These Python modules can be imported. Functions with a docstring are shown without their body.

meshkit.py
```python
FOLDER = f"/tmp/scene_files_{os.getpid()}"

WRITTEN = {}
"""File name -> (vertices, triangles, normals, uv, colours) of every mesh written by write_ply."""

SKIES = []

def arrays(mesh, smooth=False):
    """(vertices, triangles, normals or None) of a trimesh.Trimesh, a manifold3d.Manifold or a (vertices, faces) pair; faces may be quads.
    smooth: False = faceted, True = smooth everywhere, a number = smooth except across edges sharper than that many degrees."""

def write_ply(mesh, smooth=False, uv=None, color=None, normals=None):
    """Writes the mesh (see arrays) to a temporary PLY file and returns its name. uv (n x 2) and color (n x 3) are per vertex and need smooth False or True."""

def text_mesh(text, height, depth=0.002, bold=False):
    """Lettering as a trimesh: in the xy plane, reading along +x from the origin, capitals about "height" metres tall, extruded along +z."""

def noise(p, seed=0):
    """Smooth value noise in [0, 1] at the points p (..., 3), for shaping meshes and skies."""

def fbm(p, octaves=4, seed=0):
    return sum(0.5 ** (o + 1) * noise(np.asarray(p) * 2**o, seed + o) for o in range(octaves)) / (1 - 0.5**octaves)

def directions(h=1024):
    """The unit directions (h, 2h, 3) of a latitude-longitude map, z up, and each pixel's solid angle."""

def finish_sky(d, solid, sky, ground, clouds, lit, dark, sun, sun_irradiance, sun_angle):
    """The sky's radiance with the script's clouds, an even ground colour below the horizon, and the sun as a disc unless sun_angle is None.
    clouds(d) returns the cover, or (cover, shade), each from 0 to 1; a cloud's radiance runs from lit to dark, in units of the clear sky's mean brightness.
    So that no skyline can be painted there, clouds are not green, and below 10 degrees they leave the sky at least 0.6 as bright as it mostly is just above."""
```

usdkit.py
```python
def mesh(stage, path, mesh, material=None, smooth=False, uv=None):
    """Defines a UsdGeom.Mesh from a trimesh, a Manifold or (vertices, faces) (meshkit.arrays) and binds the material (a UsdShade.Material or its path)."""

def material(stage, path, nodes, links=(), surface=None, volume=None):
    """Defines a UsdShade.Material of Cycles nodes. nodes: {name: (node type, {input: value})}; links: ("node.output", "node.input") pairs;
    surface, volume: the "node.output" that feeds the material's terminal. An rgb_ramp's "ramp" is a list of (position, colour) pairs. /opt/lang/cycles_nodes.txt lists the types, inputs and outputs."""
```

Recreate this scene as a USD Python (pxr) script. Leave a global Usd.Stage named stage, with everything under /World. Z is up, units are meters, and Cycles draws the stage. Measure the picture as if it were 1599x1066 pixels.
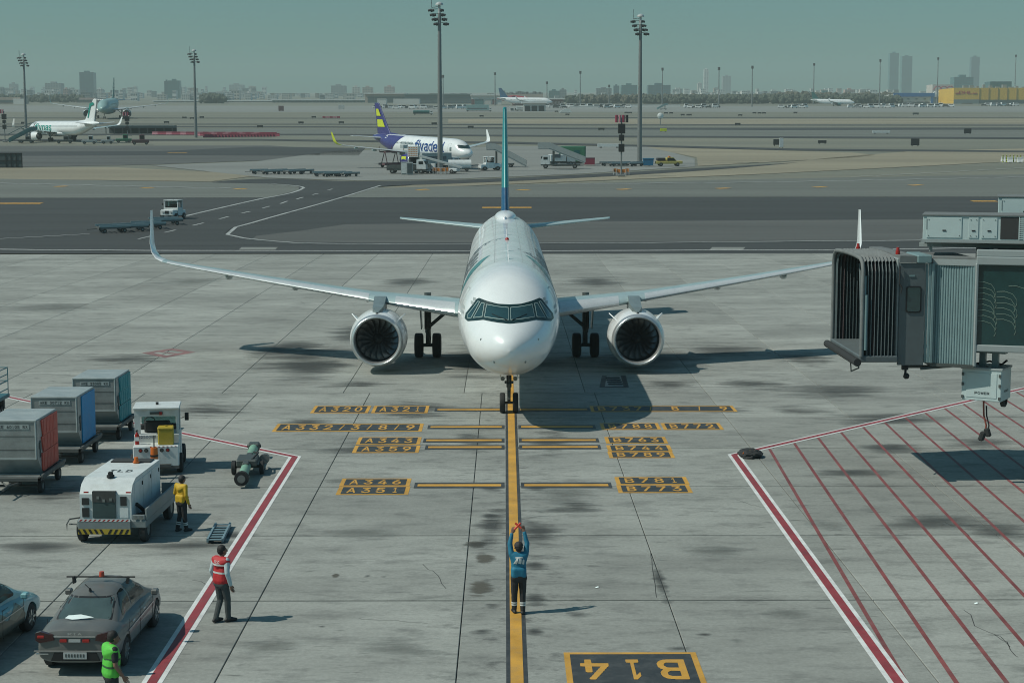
import math, random
import numpy as np, trimesh, shapely, usdkit, meshkit
from shapely.geometry import Polygon, LineString
from pxr import Usd, UsdGeom, UsdLux, UsdShade, Gf, Sdf

stage = Usd.Stage.CreateInMemory()
UsdGeom.SetStageUpAxis(stage, 'Z')
UsdGeom.SetStageMetersPerUnit(stage, 1.0)
UsdGeom.Xform.Define(stage, '/World')
UsdGeom.Scope.Define(stage, '/World/Looks')
rnd = random.Random(7)

# ---------------------------------------------------------------- camera, sky, sun
PW, PH = 1599.0, 1066.0
F, PITCH, ROLL, YAW, CH = 2649.0, 0.1174, -0.0007, 0.0040, 10.31
cp, sp, cyw, syw = math.cos(PITCH), math.sin(PITCH), math.cos(YAW), math.sin(YAW)
FW = np.array([syw*cp, cyw*cp, -sp]); RT = np.array([cyw, -syw, 0.0]); UP = np.cross(RT, FW)
RT, UP = RT*math.cos(ROLL) + UP*math.sin(ROLL), -RT*math.sin(ROLL) + UP*math.cos(ROLL)
EYE = np.array([0, 0, CH])
cam = UsdGeom.Camera.Define(stage, '/World/camera')
cam.CreateHorizontalApertureAttr(36.0); cam.CreateVerticalApertureAttr(36.0*682/1024)
cam.CreateFocalLengthAttr(36.0*F/PW); cam.CreateClippingRangeAttr(Gf.Vec2f(0.5, 60000))
cam.CreateExposureAttr(EXPOSURE := -0.07)
m4 = Gf.Matrix4d(1.0)
for r_, v_ in enumerate((RT, UP, -FW)):
    m4.SetRow(r_, Gf.Vec4d(*v_, 0))
m4.SetRow(3, Gf.Vec4d(*EYE, 1))
cam.AddTransformOp().Set(m4)

SUN_EL, SUN_AZ = math.radians(49), math.atan2(-0.966, -0.26)       # azimuth of the direction towards the sun, from +y towards +x
SD = np.array([math.sin(SUN_AZ)*math.cos(SUN_EL), math.cos(SUN_AZ)*math.cos(SUN_EL), math.sin(SUN_EL)])
dome = UsdLux.DomeLight.Define(stage, '/World/sky')
dome.GetPrim().SetCustomDataByKey('kind', 'structure')
sky_m = usdkit.material(stage, '/World/Looks/sky', {
    's': ('sky_texture', {'sky_type': 'single_scattering', 'sun_disc': False, 'sun_elevation': SUN_EL, 'sun_rotation': SUN_AZ, 'air_density': 1.2, 'aerosol_density': 2.0, 'ozone_density': 2.0}),
    't': ('mix_color', {'blend_type': 'multiply', 'fac': 1.0, 'b': (0.39, 0.84, 0.87), 'use_clamp': False}),
    'b': ('background_shader', {'strength': 0.075})}, [('s.color', 't.a'), ('t.result', 'b.color')], surface='b.background')
UsdShade.MaterialBindingAPI.Apply(dome.GetPrim()).Bind(sky_m)
sun = UsdLux.DistantLight.Define(stage, '/World/sun')
sun.CreateNormalizeAttr(True); sun.CreateIntensityAttr(0.95); sun.CreateAngleAttr(0.53); sun.CreateColorAttr(Gf.Vec3f(1.0, 0.985, 0.885))
zz = SD; xx = np.cross([0, 0, 1.0], zz); xx /= np.linalg.norm(xx); yy = np.cross(zz, xx)
ms = Gf.Matrix4d(1.0)
for r_, v_ in enumerate((xx, yy, zz)):
    ms.SetRow(r_, Gf.Vec4d(*map(float, v_), 0))
sun.AddTransformOp().Set(ms)

# ---------------------------------------------------------------- terrain and picture-to-ground helper
Y1, SLOPE = 157.0, 0.0304                                          # the flat apron ends at Y1, the field beyond rises gently
def T(y):
    return max(0.0, (y - Y1)*SLOPE)
def ray(u, v):
    return FW*F + RT*(u - PW/2) + UP*(PH/2 - v)
def G(u, v):
    """ground point that the photograph shows at (u, v)"""
    d = ray(u, v)
    p = EYE + d*(CH/-d[2]) if d[2] < 0 else None
    if p is not None and p[1] <= Y1:
        return p
    t = (-SLOPE*Y1 - CH)/(d[2] - SLOPE*d[1])
    return EYE + d*t
def At(u, v, y):
    """point of the sight line (u, v) at world depth y"""
    d = ray(u, v)
    return EYE + d*((y)/d[1])
def gx(u, y):
    """ground x at column u and depth y"""
    return At(u, 300, y)[0]

# ---------------------------------------------------------------- stage helpers
class Thing:
    def __init__(s, path): s.path = path; s.prim = stage.GetPrimAtPath(path)
used = {}
def numbered(path):
    n = used.get(path, 0); used[path] = n + 1
    return path if n == 0 else f'{path}_{n:03d}'
def tag(o, label=None, cat=None, group=None, kind=None):
    p = o.prim if isinstance(o, Thing) else o.GetPrim() if hasattr(o, 'GetPrim') else o
    for k, v in (('label', label), ('category', cat), ('group', group), ('kind', kind)):
        if v: p.SetCustomDataByKey(k, v)
    return o
def thing(name, label=None, cat=None, loc=(0, 0, 0), rz=0.0, group=None, scale=None, tilt=False):
    path = numbered('/World/' + name)
    x = UsdGeom.Xform.Define(stage, path)
    x.AddTranslateOp().Set(Gf.Vec3d(*map(float, loc)))
    if tilt: x.AddRotateXOp().Set(math.degrees(math.atan(SLOPE)))     # stands square on the rising field
    if rz: x.AddRotateZOp().Set(math.degrees(rz))
    if scale: x.AddScaleOp().Set(Gf.Vec3f(scale, scale, scale) if np.ndim(scale) == 0 else Gf.Vec3f(*scale))
    tag(x.GetPrim(), label, cat, group)
    return Thing(path)
def copy_of(src, loc, rz=0.0, label=None, cat=None, group=None, scale=None, name=None, tilt=False):
    base = name or src.path.split('/')[-1]
    if base[-4:-3] == '_' and base[-3:].isdigit(): base = base[:-4]
    was = src.prim.GetCustomData()
    t = thing(base, label or was.get('label'), cat or was.get('category'), loc, rz, group or was.get('group'), scale, tilt)
    p = stage.GetPrimAtPath(t.path)
    p.GetReferences().AddInternalReference(Sdf.Path(src.path)); p.SetInstanceable(True)
    return t
def obj(name, mesh, mat, parent=None, smooth=False, label=None, cat=None, group=None, kind=None):
    base = (parent.path if parent is not None else '/World') + '/' + name
    path = numbered(base)
    usdkit.mesh(stage, path, mesh, mat, smooth)
    t = Thing(path); tag(t.prim, label, cat, group, kind)
    return t

class MB:
    """collects shapes that become one mesh"""
    def __init__(s): s.v, s.f, s.n = [], [], 0
    def add(s, v, f):
        v = np.asarray(v, float); f = np.asarray(f, int)
        if f.shape[1] == 4: f = np.vstack([f[:, [0, 1, 2]], f[:, [0, 2, 3]]])
        s.v.append(v); s.f.append(f + s.n); s.n += len(v); return s
    def tm(s, m): return s.add(m.vertices, m.faces)
    def box(s, c, size, rz=0.0, rx=0.0, ry=0.0, ch=0.0):
        m = chbox(size, ch) if ch else trimesh.creation.box(size)
        R = trimesh.transformations.euler_matrix(rx, ry, rz)
        return s.add(np.asarray(m.vertices) @ R[:3, :3].T + np.asarray(c, float), m.faces)
    def b2(s, lo, hi, ch=0.0):
        lo, hi = np.minimum(lo, hi).astype(float), np.maximum(lo, hi).astype(float)
        return s.box((lo + hi)/2, hi - lo, ch=ch)
    def tube(s, pts, r, sides=8, cap=True):
        p = np.asarray(pts, float); v, f = tube(p, r, sides, cap); return s.add(v, f)
    def cyl(s, a, b, r, r2=None, sides=16): 
        v, f = tube(np.array([a, b], float), [r, r if r2 is None else r2], sides, True); return s.add(v, f)
    def lathe(s, prof, origin=(0, 0, 0), axis='y', n=24, close=True):
        v, f = lathe(prof, n, axis); return s.add(v + np.asarray(origin, float), f)
    def prism(s, poly, lo, hi, axis='y'):
        """extrudes a polygon: axis y -> poly in (x,z); axis x -> poly in (y,z); axis z -> (x,y)"""
        m = trimesh.creation.extrude_polygon(poly if hasattr(poly, 'exterior') else Polygon(poly), hi - lo, engine='earcut')
        v = np.asarray(m.vertices).copy(); v[:, 2] += lo
        f = np.asarray(m.faces)
        if axis == 'y': v = v[:, [0, 2, 1]]; f = f[:, ::-1]
        elif axis == 'x': v = v[:, [2, 0, 1]]
        return s.add(v, f)
    def quad(s, a, b, c, d): return s.add([a, b, c, d], [[0, 1, 2, 3]])
    def mesh(s): return (np.vstack(s.v), np.vstack(s.f))
    def build(s, name, mat, parent=None, smooth=False, **k): return obj(name, s.mesh(), mat, parent, smooth, **k)
    def mirror(s, ax=0):
        o = MB(); sg = np.ones(3); sg[ax] = -1
        for v, f in zip(s.v, s.f): o.v.append(v*sg); o.f.append(f[:, ::-1])
        o.n = s.n; return o
    def move(s, d):
        s.v = [v + np.asarray(d, float) for v in s.v]; return s
    def turn(s, rz):
        c, q = math.cos(rz), math.sin(rz); R = np.array([[c, -q, 0], [q, c, 0], [0, 0, 1]])
        s.v = [v @ R.T for v in s.v]; return s
def chbox(size, ch):
    hx, hy, hz = np.asarray(size)/2.0; ch = min(ch, hx*.9, hy*.9, hz*.9)
    p = []
    for a in (-1, 1):
        for b in (-1, 1):
            for c in (-1, 1):
                p += [(a*(hx-ch), b*(hy-ch), c*hz), (a*(hx-ch), b*hy, c*(hz-ch)), (a*hx, b*(hy-ch), c*(hz-ch))]
    return trimesh.convex.convex_hull(np.array(p))
def tube(p, r, sides=8, cap=True):
    t = np.gradient(p, axis=0) if len(p) > 2 else np.repeat([p[-1]-p[0]], 2, 0)
    t = t/(np.linalg.norm(t, axis=1, keepdims=True) + 1e-12)
    a = np.cross(t, [0, 0, 1.0] if abs(t[0][2]) < .9 else [1.0, 0, 0]); a /= np.linalg.norm(a, axis=1, keepdims=True) + 1e-12
    b = np.cross(t, a); ang = np.arange(sides)*2*np.pi/sides
    r = np.broadcast_to(np.asarray(r, float), (len(p),))
    v = p[:, None] + r[:, None, None]*(np.cos(ang)[None, :, None]*a[:, None] + np.sin(ang)[None, :, None]*b[:, None])
    f = [[i*sides+j, i*sides+(j+1) % sides, (i+1)*sides+(j+1) % sides, (i+1)*sides+j] for i in range(len(p)-1) for j in range(sides)]
    v = v.reshape(-1, 3); f = np.array(f); f = np.vstack([f[:, [0, 1, 2]], f[:, [0, 2, 3]]])
    if cap:
        n0 = len(v); v = np.vstack([v, p[0], p[-1]]); L = (len(p)-1)*sides
        f = np.vstack([f, [[n0, (j+1) % sides, j] for j in range(sides)], [[n0+1, L+j, L+(j+1) % sides] for j in range(sides)]])
    return v, f[:, ::-1] if False else f
def lathe(prof, n=24, axis='y'):
    """profile of (t, r): t along the axis"""
    prof = np.asarray(prof, float); a = np.arange(n)*2*np.pi/n
    v = np.stack([np.outer(prof[:, 1], np.cos(a)), np.repeat(prof[:, :1], n, 1), np.outer(prof[:, 1], np.sin(a))], -1).reshape(-1, 3)
    f = np.array([[i*n+j, i*n+(j+1) % n, (i+1)*n+(j+1) % n, (i+1)*n+j] for i in range(len(prof)-1) for j in range(n)])
    f = np.vstack([f[:, [0, 2, 1]], f[:, [0, 3, 2]]])
    if axis == 'x': v = v[:, [1, 0, 2]]; f = f[:, ::-1]
    if axis == 'z': v = v[:, [0, 2, 1]]; f = f[:, ::-1]
    return v, f
def hull(pts): return trimesh.convex.convex_hull(np.asarray(pts, float))
def loft(rings, cap=True):
    """rings of equal length joined by quads"""
    n = len(rings[0]); v = np.vstack(rings)
    f = [[i*n+j, (i+1)*n+j, (i+1)*n+(j+1) % n, i*n+(j+1) % n] for i in range(len(rings)-1) for j in range(n)]
    f = np.array(f); f = np.vstack([f[:, [0, 1, 2]], f[:, [0, 2, 3]]])
    if cap:
        a, b = len(v), len(v)+1; L = (len(rings)-1)*n
        v = np.vstack([v, np.mean(rings[0], 0), np.mean(rings[-1], 0)])
        f = np.vstack([f, [[a, j, (j+1) % n] for j in range(n)], [[b, L+(j+1) % n, L+j] for j in range(n)]])
    m = trimesh.Trimesh(v, f, process=False)
    if m.volume < 0: m.invert()
    return m

# ---------------------------------------------------------------- materials
mats = {}
def mat(name, col, rough=0.5, metal=0.0, var=0.12, vs=2.0, dirt=0.0, dirt_col=(0.10, 0.095, 0.085), ds=1.2, coat=0.0, bump=0.0, bs=30.0, spec=0.5, space='object', rand=0.0, streak=None):
    """plain paint, metal, rubber or cloth: base colour, slow tone variation, dirt blotches, fine relief"""
    if name in mats: return mats[name]
    n = {'tc': ('texture_coordinate', {}), 'g': ('geometry', {}),
         'n1': ('noise_texture', {'scale': vs, 'detail': 5.0, 'roughness': 0.6}),
         'mr': ('map_range', {'from_min': 0.25, 'from_max': 0.75, 'to_min': 1.0 - var, 'to_max': 1.0 + var*0.6}),
         'mul': ('mix_color', {'blend_type': 'multiply', 'fac': 1.0, 'a': col, 'use_clamp': False}),
         'p': ('principled_bsdf', {'roughness': rough, 'metallic': metal, 'coat_weight': coat, 'specular_ior_level': spec})}
    src = 'tc.object' if space == 'object' else 'g.position'
    l = [(src, 'n1.vector'), ('n1.fac', 'mr.value')]
    out = 'mr.result'
    if rand:
        n['oi'] = ('object_info', {}); n['rr'] = ('map_range', {'to_min': 1 - rand, 'to_max': 1 + rand}); n['rm'] = ('math', {'math_type': 'multiply'})
        l += [('oi.random', 'rr.value'), ('rr.result', 'rm.value1'), ('mr.result', 'rm.value2')]; out = 'rm.value'
    l.append((out, 'mul.b')); colr = 'mul.result'
    if dirt:
        n['mp'] = ('mapping', {'scale': streak or (1, 1, 1)})
        n['n2'] = ('noise_texture', {'scale': ds, 'detail': 6.0, 'roughness': 0.7})
        n['dm'] = ('map_range', {'from_min': 0.48, 'from_max': 0.75, 'to_min': 0.0, 'to_max': dirt, 'clamp': True})
        n['dx'] = ('mix_color', {'blend_type': 'mix', 'b': dirt_col})
        l += [(src, 'mp.vector'), ('mp.vector', 'n2.vector'), ('n2.fac', 'dm.value'), ('dm.result', 'dx.fac'), (colr, 'dx.a')]; colr = 'dx.result'
    l.append((colr, 'p.base_color'))
    n['ra'] = ('map_range', {'from_min': 0.3, 'from_max': 0.7, 'to_min': max(0.02, rough - 0.08), 'to_max': min(1, rough + 0.1)})
    l += [('n1.fac', 'ra.value'), ('ra.result', 'p.roughness')]
    if bump:
        n['n3'] = ('noise_texture', {'scale': bs, 'detail': 3.0}); n['bp'] = ('bump', {'strength': bump, 'distance': 0.02})
        l += [(src, 'n3.vector'), ('n3.fac', 'bp.height'), ('bp.normal', 'p.normal')]
    mats[name] = usdkit.material(stage, '/World/Looks/' + name, n, l, surface='p.BSDF')
    return mats[name]
def glass_mat(name, tint=(0.02, 0.05, 0.05), rough=0.04):
    """dark tinted glazing seen from outside"""
    if name in mats: return mats[name]
    mats[name] = usdkit.material(stage, '/World/Looks/' + name, {
        'f': ('fresnel', {'IOR': 1.5}), 't': ('transparent_bsdf', {'color': tint}), 'g': ('glossy_bsdf', {'color': (0.95, 0.95, 0.95), 'roughness': rough}), 'm': ('mix_closure', {})},
        [('f.fac', 'm.fac'), ('t.BSDF', 'm.closure1'), ('g.BSDF', 'm.closure2')], surface='m.closure')
    return mats[name]

# ---------------------------------------------------------------- ground, apron slabs, taxiways
def paving(name, col, var=0.25, streak=(0.05, 0.35, 1), rough=0.85, dark=(0.05, 0.052, 0.05), amount=0.5, fine=0.12, rand=0.0, lo=0.5, hi=0.75, oil=False, bump=0.15, scale2=1.0):
    n = {'g': ('geometry', {}),
         'm1': ('mapping', {'scale': streak}), 'n1': ('noise_texture', {'scale': 1.0, 'detail': 7.0, 'roughness': 0.62}),
         'm2': ('mapping', {'scale': (streak[0]*5*scale2, streak[1]*5*scale2, 1)}), 'n2': ('noise_texture', {'scale': 1.0, 'detail': 5.0, 'roughness': 0.7}),
         'n3': ('noise_texture', {'scale': 9.0, 'detail': 6.0, 'roughness': 0.75}),
         'v1': ('map_range', {'from_min': 0.3, 'from_max': 0.7, 'to_min': 1 - var, 'to_max': 1 + var*.5}),
         'v3': ('map_range', {'from_min': 0.3, 'from_max': 0.7, 'to_min': 1 - fine, 'to_max': 1 + fine}),
         'mm': ('math', {'math_type': 'multiply'}),
         'c1': ('mix_color', {'blend_type': 'multiply', 'fac': 1.0, 'a': col, 'use_clamp': False}),
         'd2': ('map_range', {'from_min': lo, 'from_max': hi, 'to_min': 0.0, 'to_max': amount, 'clamp': True}),
         'c2': ('mix_color', {'blend_type': 'mix', 'b': dark}),
         'bp': ('bump', {'strength': bump, 'distance': 0.01}),
         'p': ('principled_bsdf', {'roughness': rough, 'specular_ior_level': 0.35})}
    l = [('g.position', 'm1.vector'), ('m1.vector', 'n1.vector'), ('g.position', 'm2.vector'), ('m2.vector', 'n2.vector'), ('g.position', 'n3.vector'),
         ('n1.fac', 'v1.value'), ('n3.fac', 'v3.value'), ('v1.result', 'mm.value1'), ('v3.result', 'mm.value2'), ('n3.fac', 'bp.height'), ('bp.normal', 'p.normal')]
    out = 'mm.value'
    if rand:
        n['oi'] = ('object_info', {}); n['wn'] = ('white_noise_texture', {'dimensions': '1D'}); n['rr'] = ('map_range', {'to_min': 1 - rand, 'to_max': 1 + rand}); n['rm'] = ('math', {'math_type': 'multiply'})
        l += [('oi.random', 'rr.value'), ('rr.result', 'rm.value1'), (out, 'rm.value2')]; out = 'rm.value'
    l += [(out, 'c1.b'), ('n2.fac', 'd2.value')]
    fac = 'd2.result'
    if oil:   # drips and rubber along the centre line of the stand
        n['sx'] = ('separate_xyz', {}); n['ax'] = ('math', {'math_type': 'subtract', 'value2': 0.2}); n['ab'] = ('math', {'math_type': 'absolute'})
        n['ol'] = ('map_range', {'from_min': 0.3, 'from_max': 3.2, 'to_min': 1.0, 'to_max': 0.0, 'clamp': True})
        n['m4'] = ('mapping', {'scale': (1.3, 2.3, 1)}); n['n4'] = ('noise_texture', {'scale': 1.0, 'detail': 5.0, 'roughness': 0.75})
        n['o2'] = ('map_range', {'from_min': 0.52, 'from_max': 0.66, 'to_min': 0.0, 'to_max': 0.8, 'clamp': True})
        n['o3'] = ('math', {'math_type': 'multiply'}); n['o4'] = ('math', {'math_type': 'maximum'})
        l += [('g.position', 'sx.vector'), ('sx.x', 'ax.value1'), ('ax.value', 'ab.value1'), ('ab.value', 'ol.value'), ('g.position', 'm4.vector'), ('m4.vector', 'n4.vector'),
              ('n4.fac', 'o2.value'), ('o2.result', 'o3.value1'), ('ol.result', 'o3.value2'), ('o3.value', 'o4.value1'), (fac, 'o4.value2')]; fac = 'o4.value'
    if oil:   # small dark specks and scuffs, longer across the stand
        n['m5'] = ('mapping', {'scale': (1.1, 4.2, 1)}); n['n5'] = ('noise_texture', {'scale': 1.0, 'detail': 4.0, 'roughness': 0.6}); n['s5'] = ('map_range', {'from_min': 0.60, 'from_max': 0.68, 'to_min': 0.0, 'to_max': 0.72, 'clamp': True}); n['x5'] = ('math', {'math_type': 'maximum'})
        n['n6'] = ('noise_texture', {'scale': 0.12, 'detail': 2.0}); n['s6'] = ('map_range', {'from_min': 0.38, 'from_max': 0.58, 'to_min': 0.0, 'to_max': 1.0, 'clamp': True}); n['y5'] = ('math', {'math_type': 'multiply'})
        l += [('g.position', 'm5.vector'), ('m5.vector', 'n5.vector'), ('n5.fac', 's5.value'), ('g.position', 'n6.vector'), ('n6.fac', 's6.value'), ('s5.result', 'y5.value1'), ('s6.result', 'y5.value2'), ('y5.value', 'x5.value1'), (fac, 'x5.value2')]; fac = 'x5.value'
    l += [('c1.result', 'c2.a'), (fac, 'c2.fac'), ('c2.result', 'p.base_color')]
    return usdkit.material(stage, '/World/Looks/' + name, n, l, surface='p.BSDF')

M_conc = paving('concrete', (0.290, 0.294, 0.268), var=0.28, streak=(0.13, 0.30, 1), amount=0.6, lo=0.50, hi=0.72, dark=(0.075, 0.078, 0.074), rand=0.11, oil=True, fine=0.16)
M_joint = mat('joint_sealant', (0.035, 0.036, 0.034), 0.9, var=0.3)
M_asph = paving('asphalt_dark', (0.050, 0.053, 0.052), var=0.25, streak=(0.012, 0.16, 1), amount=0.35, dark=(0.03, 0.032, 0.032), fine=0.08)
M_asphm = paving('asphalt_worn', (0.098, 0.100, 0.094), var=0.25, streak=(0.012, 0.16, 1), amount=0.4, dark=(0.05, 0.052, 0.05), fine=0.08)
M_asphl = paving('asphalt_grey', (0.135, 0.142, 0.126), var=0.2, streak=(0.008, 0.1, 1), amount=0.3, dark=(0.09, 0.09, 0.085), fine=0.06)
M_conc2 = paving('far_concrete', (0.205, 0.21, 0.195), var=0.15, streak=(0.01, 0.06, 1), amount=0.25, dark=(0.12, 0.12, 0.115), fine=0.05)
M_sand = paving('sand', (0.245, 0.218, 0.158), var=0.22, streak=(0.006, 0.03, 1), amount=0.3, dark=(0.15, 0.14, 0.11), fine=0.06)
M_field = paving('field', (0.160, 0.162, 0.130), var=0.25, streak=(0.002, 0.012, 1), amount=0.35, lo=0.45, hi=0.7, dark=(0.255, 0.225, 0.165), fine=0.05, scale2=0.6)

def sheet(poly, lift, cut=True):
    """flat polygon (x, y) laid on the terrain"""
    out_v, out_f, n = [], [], 0
    for g in getattr(poly, 'geoms', [poly]):
        if g.is_empty or g.geom_type != 'Polygon': continue
        for part in ((g.intersection(shapely.box(-9e4, -9e4, 9e4, Y1)), g.intersection(shapely.box(-9e4, Y1, 9e4, 9e4))) if cut else (g,)):
            for q in getattr(part, 'geoms', [part]):
                if q.is_empty or q.geom_type != 'Polygon': continue
                v, f = trimesh.creation.triangulate_polygon(q, engine='earcut')
                v = np.asarray(v); z = np.array([T(y) for y in v[:, 1]]) + lift
                vv = np.column_stack([v, z]); f = np.asarray(f)
                nz = np.cross(vv[f[:, 1]] - vv[f[:, 0]], vv[f[:, 2]] - vv[f[:, 0]])[:, 2]
                f = np.where((nz < 0)[:, None], f[:, ::-1], f)
                out_v.append(vv); out_f.append(f + n); n += len(vv)
    return np.vstack(out_v), np.vstack(out_f)
def pxpoly(pts): return Polygon([G(u, v)[:2] for u, v in pts]).buffer(0)
def pxline(pts, w, cap='flat'): return LineString([G(u, v)[:2] for u, v in pts]).buffer(w/2, cap_style=cap, join_style='mitre')
def smooth_px(pts, n=6):
    p = np.asarray(pts, float); t = np.r_[0, np.cumsum(np.linalg.norm(np.diff(p, axis=0), axis=1))]
    from scipy.interpolate import PchipInterpolator
    tt = np.linspace(0, t[-1], n*len(p)); return np.column_stack([PchipInterpolator(t, p[:, k])(tt) for k in (0, 1)])

gv = []
xs_, ys_ = [-4400, -300, 300, 4400], [-300, 20, Y1, 2000, 6300]
gvv = np.array([[x, y, T(y) - 0.10] for y in ys_ for x in xs_]); nx = len(xs_)
gf = np.array([[j*nx+i, j*nx+i+1, (j+1)*nx+i+1, (j+1)*nx+i] for j in range(len(ys_)-1) for i in range(nx-1)])
obj('ground', (gvv, gf), M_field, kind='structure')

apron = thing('apron'); tag(apron, kind='structure')
AX0, AX1, AY0, AY1 = -110.0, 110.0, -12.0, 156.4
obj('joint_bed', (np.array([[AX0, AY0, -0.03], [AX1, AY0, -0.03], [AX1, AY1, -0.03], [AX0, AY1, -0.03]]), np.array([[0, 1, 2, 3]])), M_joint, apron)
def slab_shape(x0, x1, y0, y1, z=0.0, gap=0.011, c=0.010):
    x0 += gap; x1 -= gap; y0 += gap*4.0; y1 -= gap*4.0; d = -0.06
    top = [(x0+c, y0+c, z), (x1-c, y0+c, z), (x1-c, y1-c, z), (x0+c, y1-c, z)]; mid = [(x0, y0, z-c), (x1, y0, z-c), (x1, y1, z-c), (x0, y1, z-c)]; bot = [(x, y, d) for x, y, _ in mid]
    v = np.array(top + mid + bot); f = [[0, 1, 2, 3]]
    for a in (0, 4):
        for j in range(4): k = (j+1) % 4; f.append([a+4+j, a+4+k, a+k, a+j])
    return v, np.array(f)
ysn = [37.45 + 6.38*k for k in range(-8, 6)]
ysf = [ysn[-1] + 6.55*k for k in range(1, 13)] + [AY1]
allr = ysn + ysf
cells = []
for j in range(len(allr) - 1):
    y0, y1 = allr[j], allr[j+1]
    ref, pit = (-0.955, 4.635) if y1 <= ysn[-1] + 0.01 else (-1.7, 5.0)
    k0 = math.ceil((AX0 - ref)/pit); k1 = math.floor((AX1 - ref)/pit)
    for k in range(k0, k1): cells.append((ref + k*pit, ref + (k+1)*pit, y0, y1))
def in_view(c):
    ok = False
    for x in (c[0], c[1]):
        for y in (c[2], c[3]):
            if y < 20: continue
            d = np.array([x, y, 0]) - EYE; z = d @ FW
            u, v = PW/2 + F*(d @ RT)/z, PH/2 - F*(d @ UP)/z
            ok |= -10 < u < PW+10 and v < PH+10
    return ok
seen = sorted([c for c in cells if in_view(c)], key=lambda c: c[2])[:300]
rest = MB(); ss = set(seen)
for c in seen: obj('slab', slab_shape(*c), M_conc, apron)
for c in cells:
    if c not in ss: rest.add(*slab_shape(*c))
rest.build('outer_slabs', M_conc, apron, kind='stuff')

def strip(name, pts, m, lift): obj(name, sheet(pxpoly(pts), lift), m, kind='structure')
W0, W1 = -500, 2100
strip('service_road', [(W0, 395.2), (W1, 395.2), (W1, 376), (W0, 376)], M_asph, -0.02)
strip('taxilane', [(W0, 376.5), (W1, 374), (W1, 306), (W0, 309)], M_asph, -0.030)
strip('taxilane_worn_strip', [(390, 376.5), (570, 378.5), (W1, 374.2), (W1, 338), (1300, 343), (800, 347), (540, 350), (470, 360), (400, 368)], M_asphm, -0.016)
strip('taxiway_shoulder', [(W0, 309.5), (W1, 306.5), (W1, 262), (1599, 272), (1200, 279), (900, 286), (600, 293), (480, 283), (330, 284), (0, 279), (W0, 276)], M_asphl, -0.030)
strip('sand_verge', [(W0, 277), (0, 279), (330, 283), (400, 274), (330, 268), (180, 261), (0, 262), (W0, 262)], M_sand, -0.045)
strip('sand_verge', [(560, 296), (800, 287), (1000, 279), (1200, 271), (1500, 256), (1760, 243), (1760, 228), (1420, 236), (1300, 246), (1200, 256), (900, 274), (700, 284)], M_sand, -0.035)
strip('access_road', smooth_px([(286, 338), (400, 312), (455, 299.5), (474, 293), (456, 288), (330, 284.5), (420, 279), (560, 283), (700, 281), (900, 273), (1100, 262), (1300, 250), (1400, 241), (1599, 237), (1800, 236)])
      .tolist() + [(1800, 231.5)] + smooth_px([(1599, 231.5), (1400, 233), (1290, 249), (1100, 266), (900, 278), (700, 287), (594, 291), (521, 312), (400, 346), (352, 361), (350, 364), (363, 369), (400, 374), (484, 380), (566, 381)]).tolist() + [(240, 384), (200, 360)], M_asph, -0.010)
strip('remote_stand', [(235, 258), (400, 252), (520, 236), (800, 228), (1020, 229), (1085, 248), (1085, 260), (900, 271.5), (700, 279.5), (560, 281.5), (420, 277.5), (330, 268)], M_conc2, -0.040)
strip('sand_verge', [(1010, 229.5), (1330, 238), (1368, 242), (1330, 246), (1090, 259), (1088, 246)], M_sand, -0.035)
strip('taxiway', [(W0, 262), (0, 261), (230, 257), (420, 250), (560, 236), (420, 227), (W0, 228)], M_asphm, -0.050)
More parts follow.
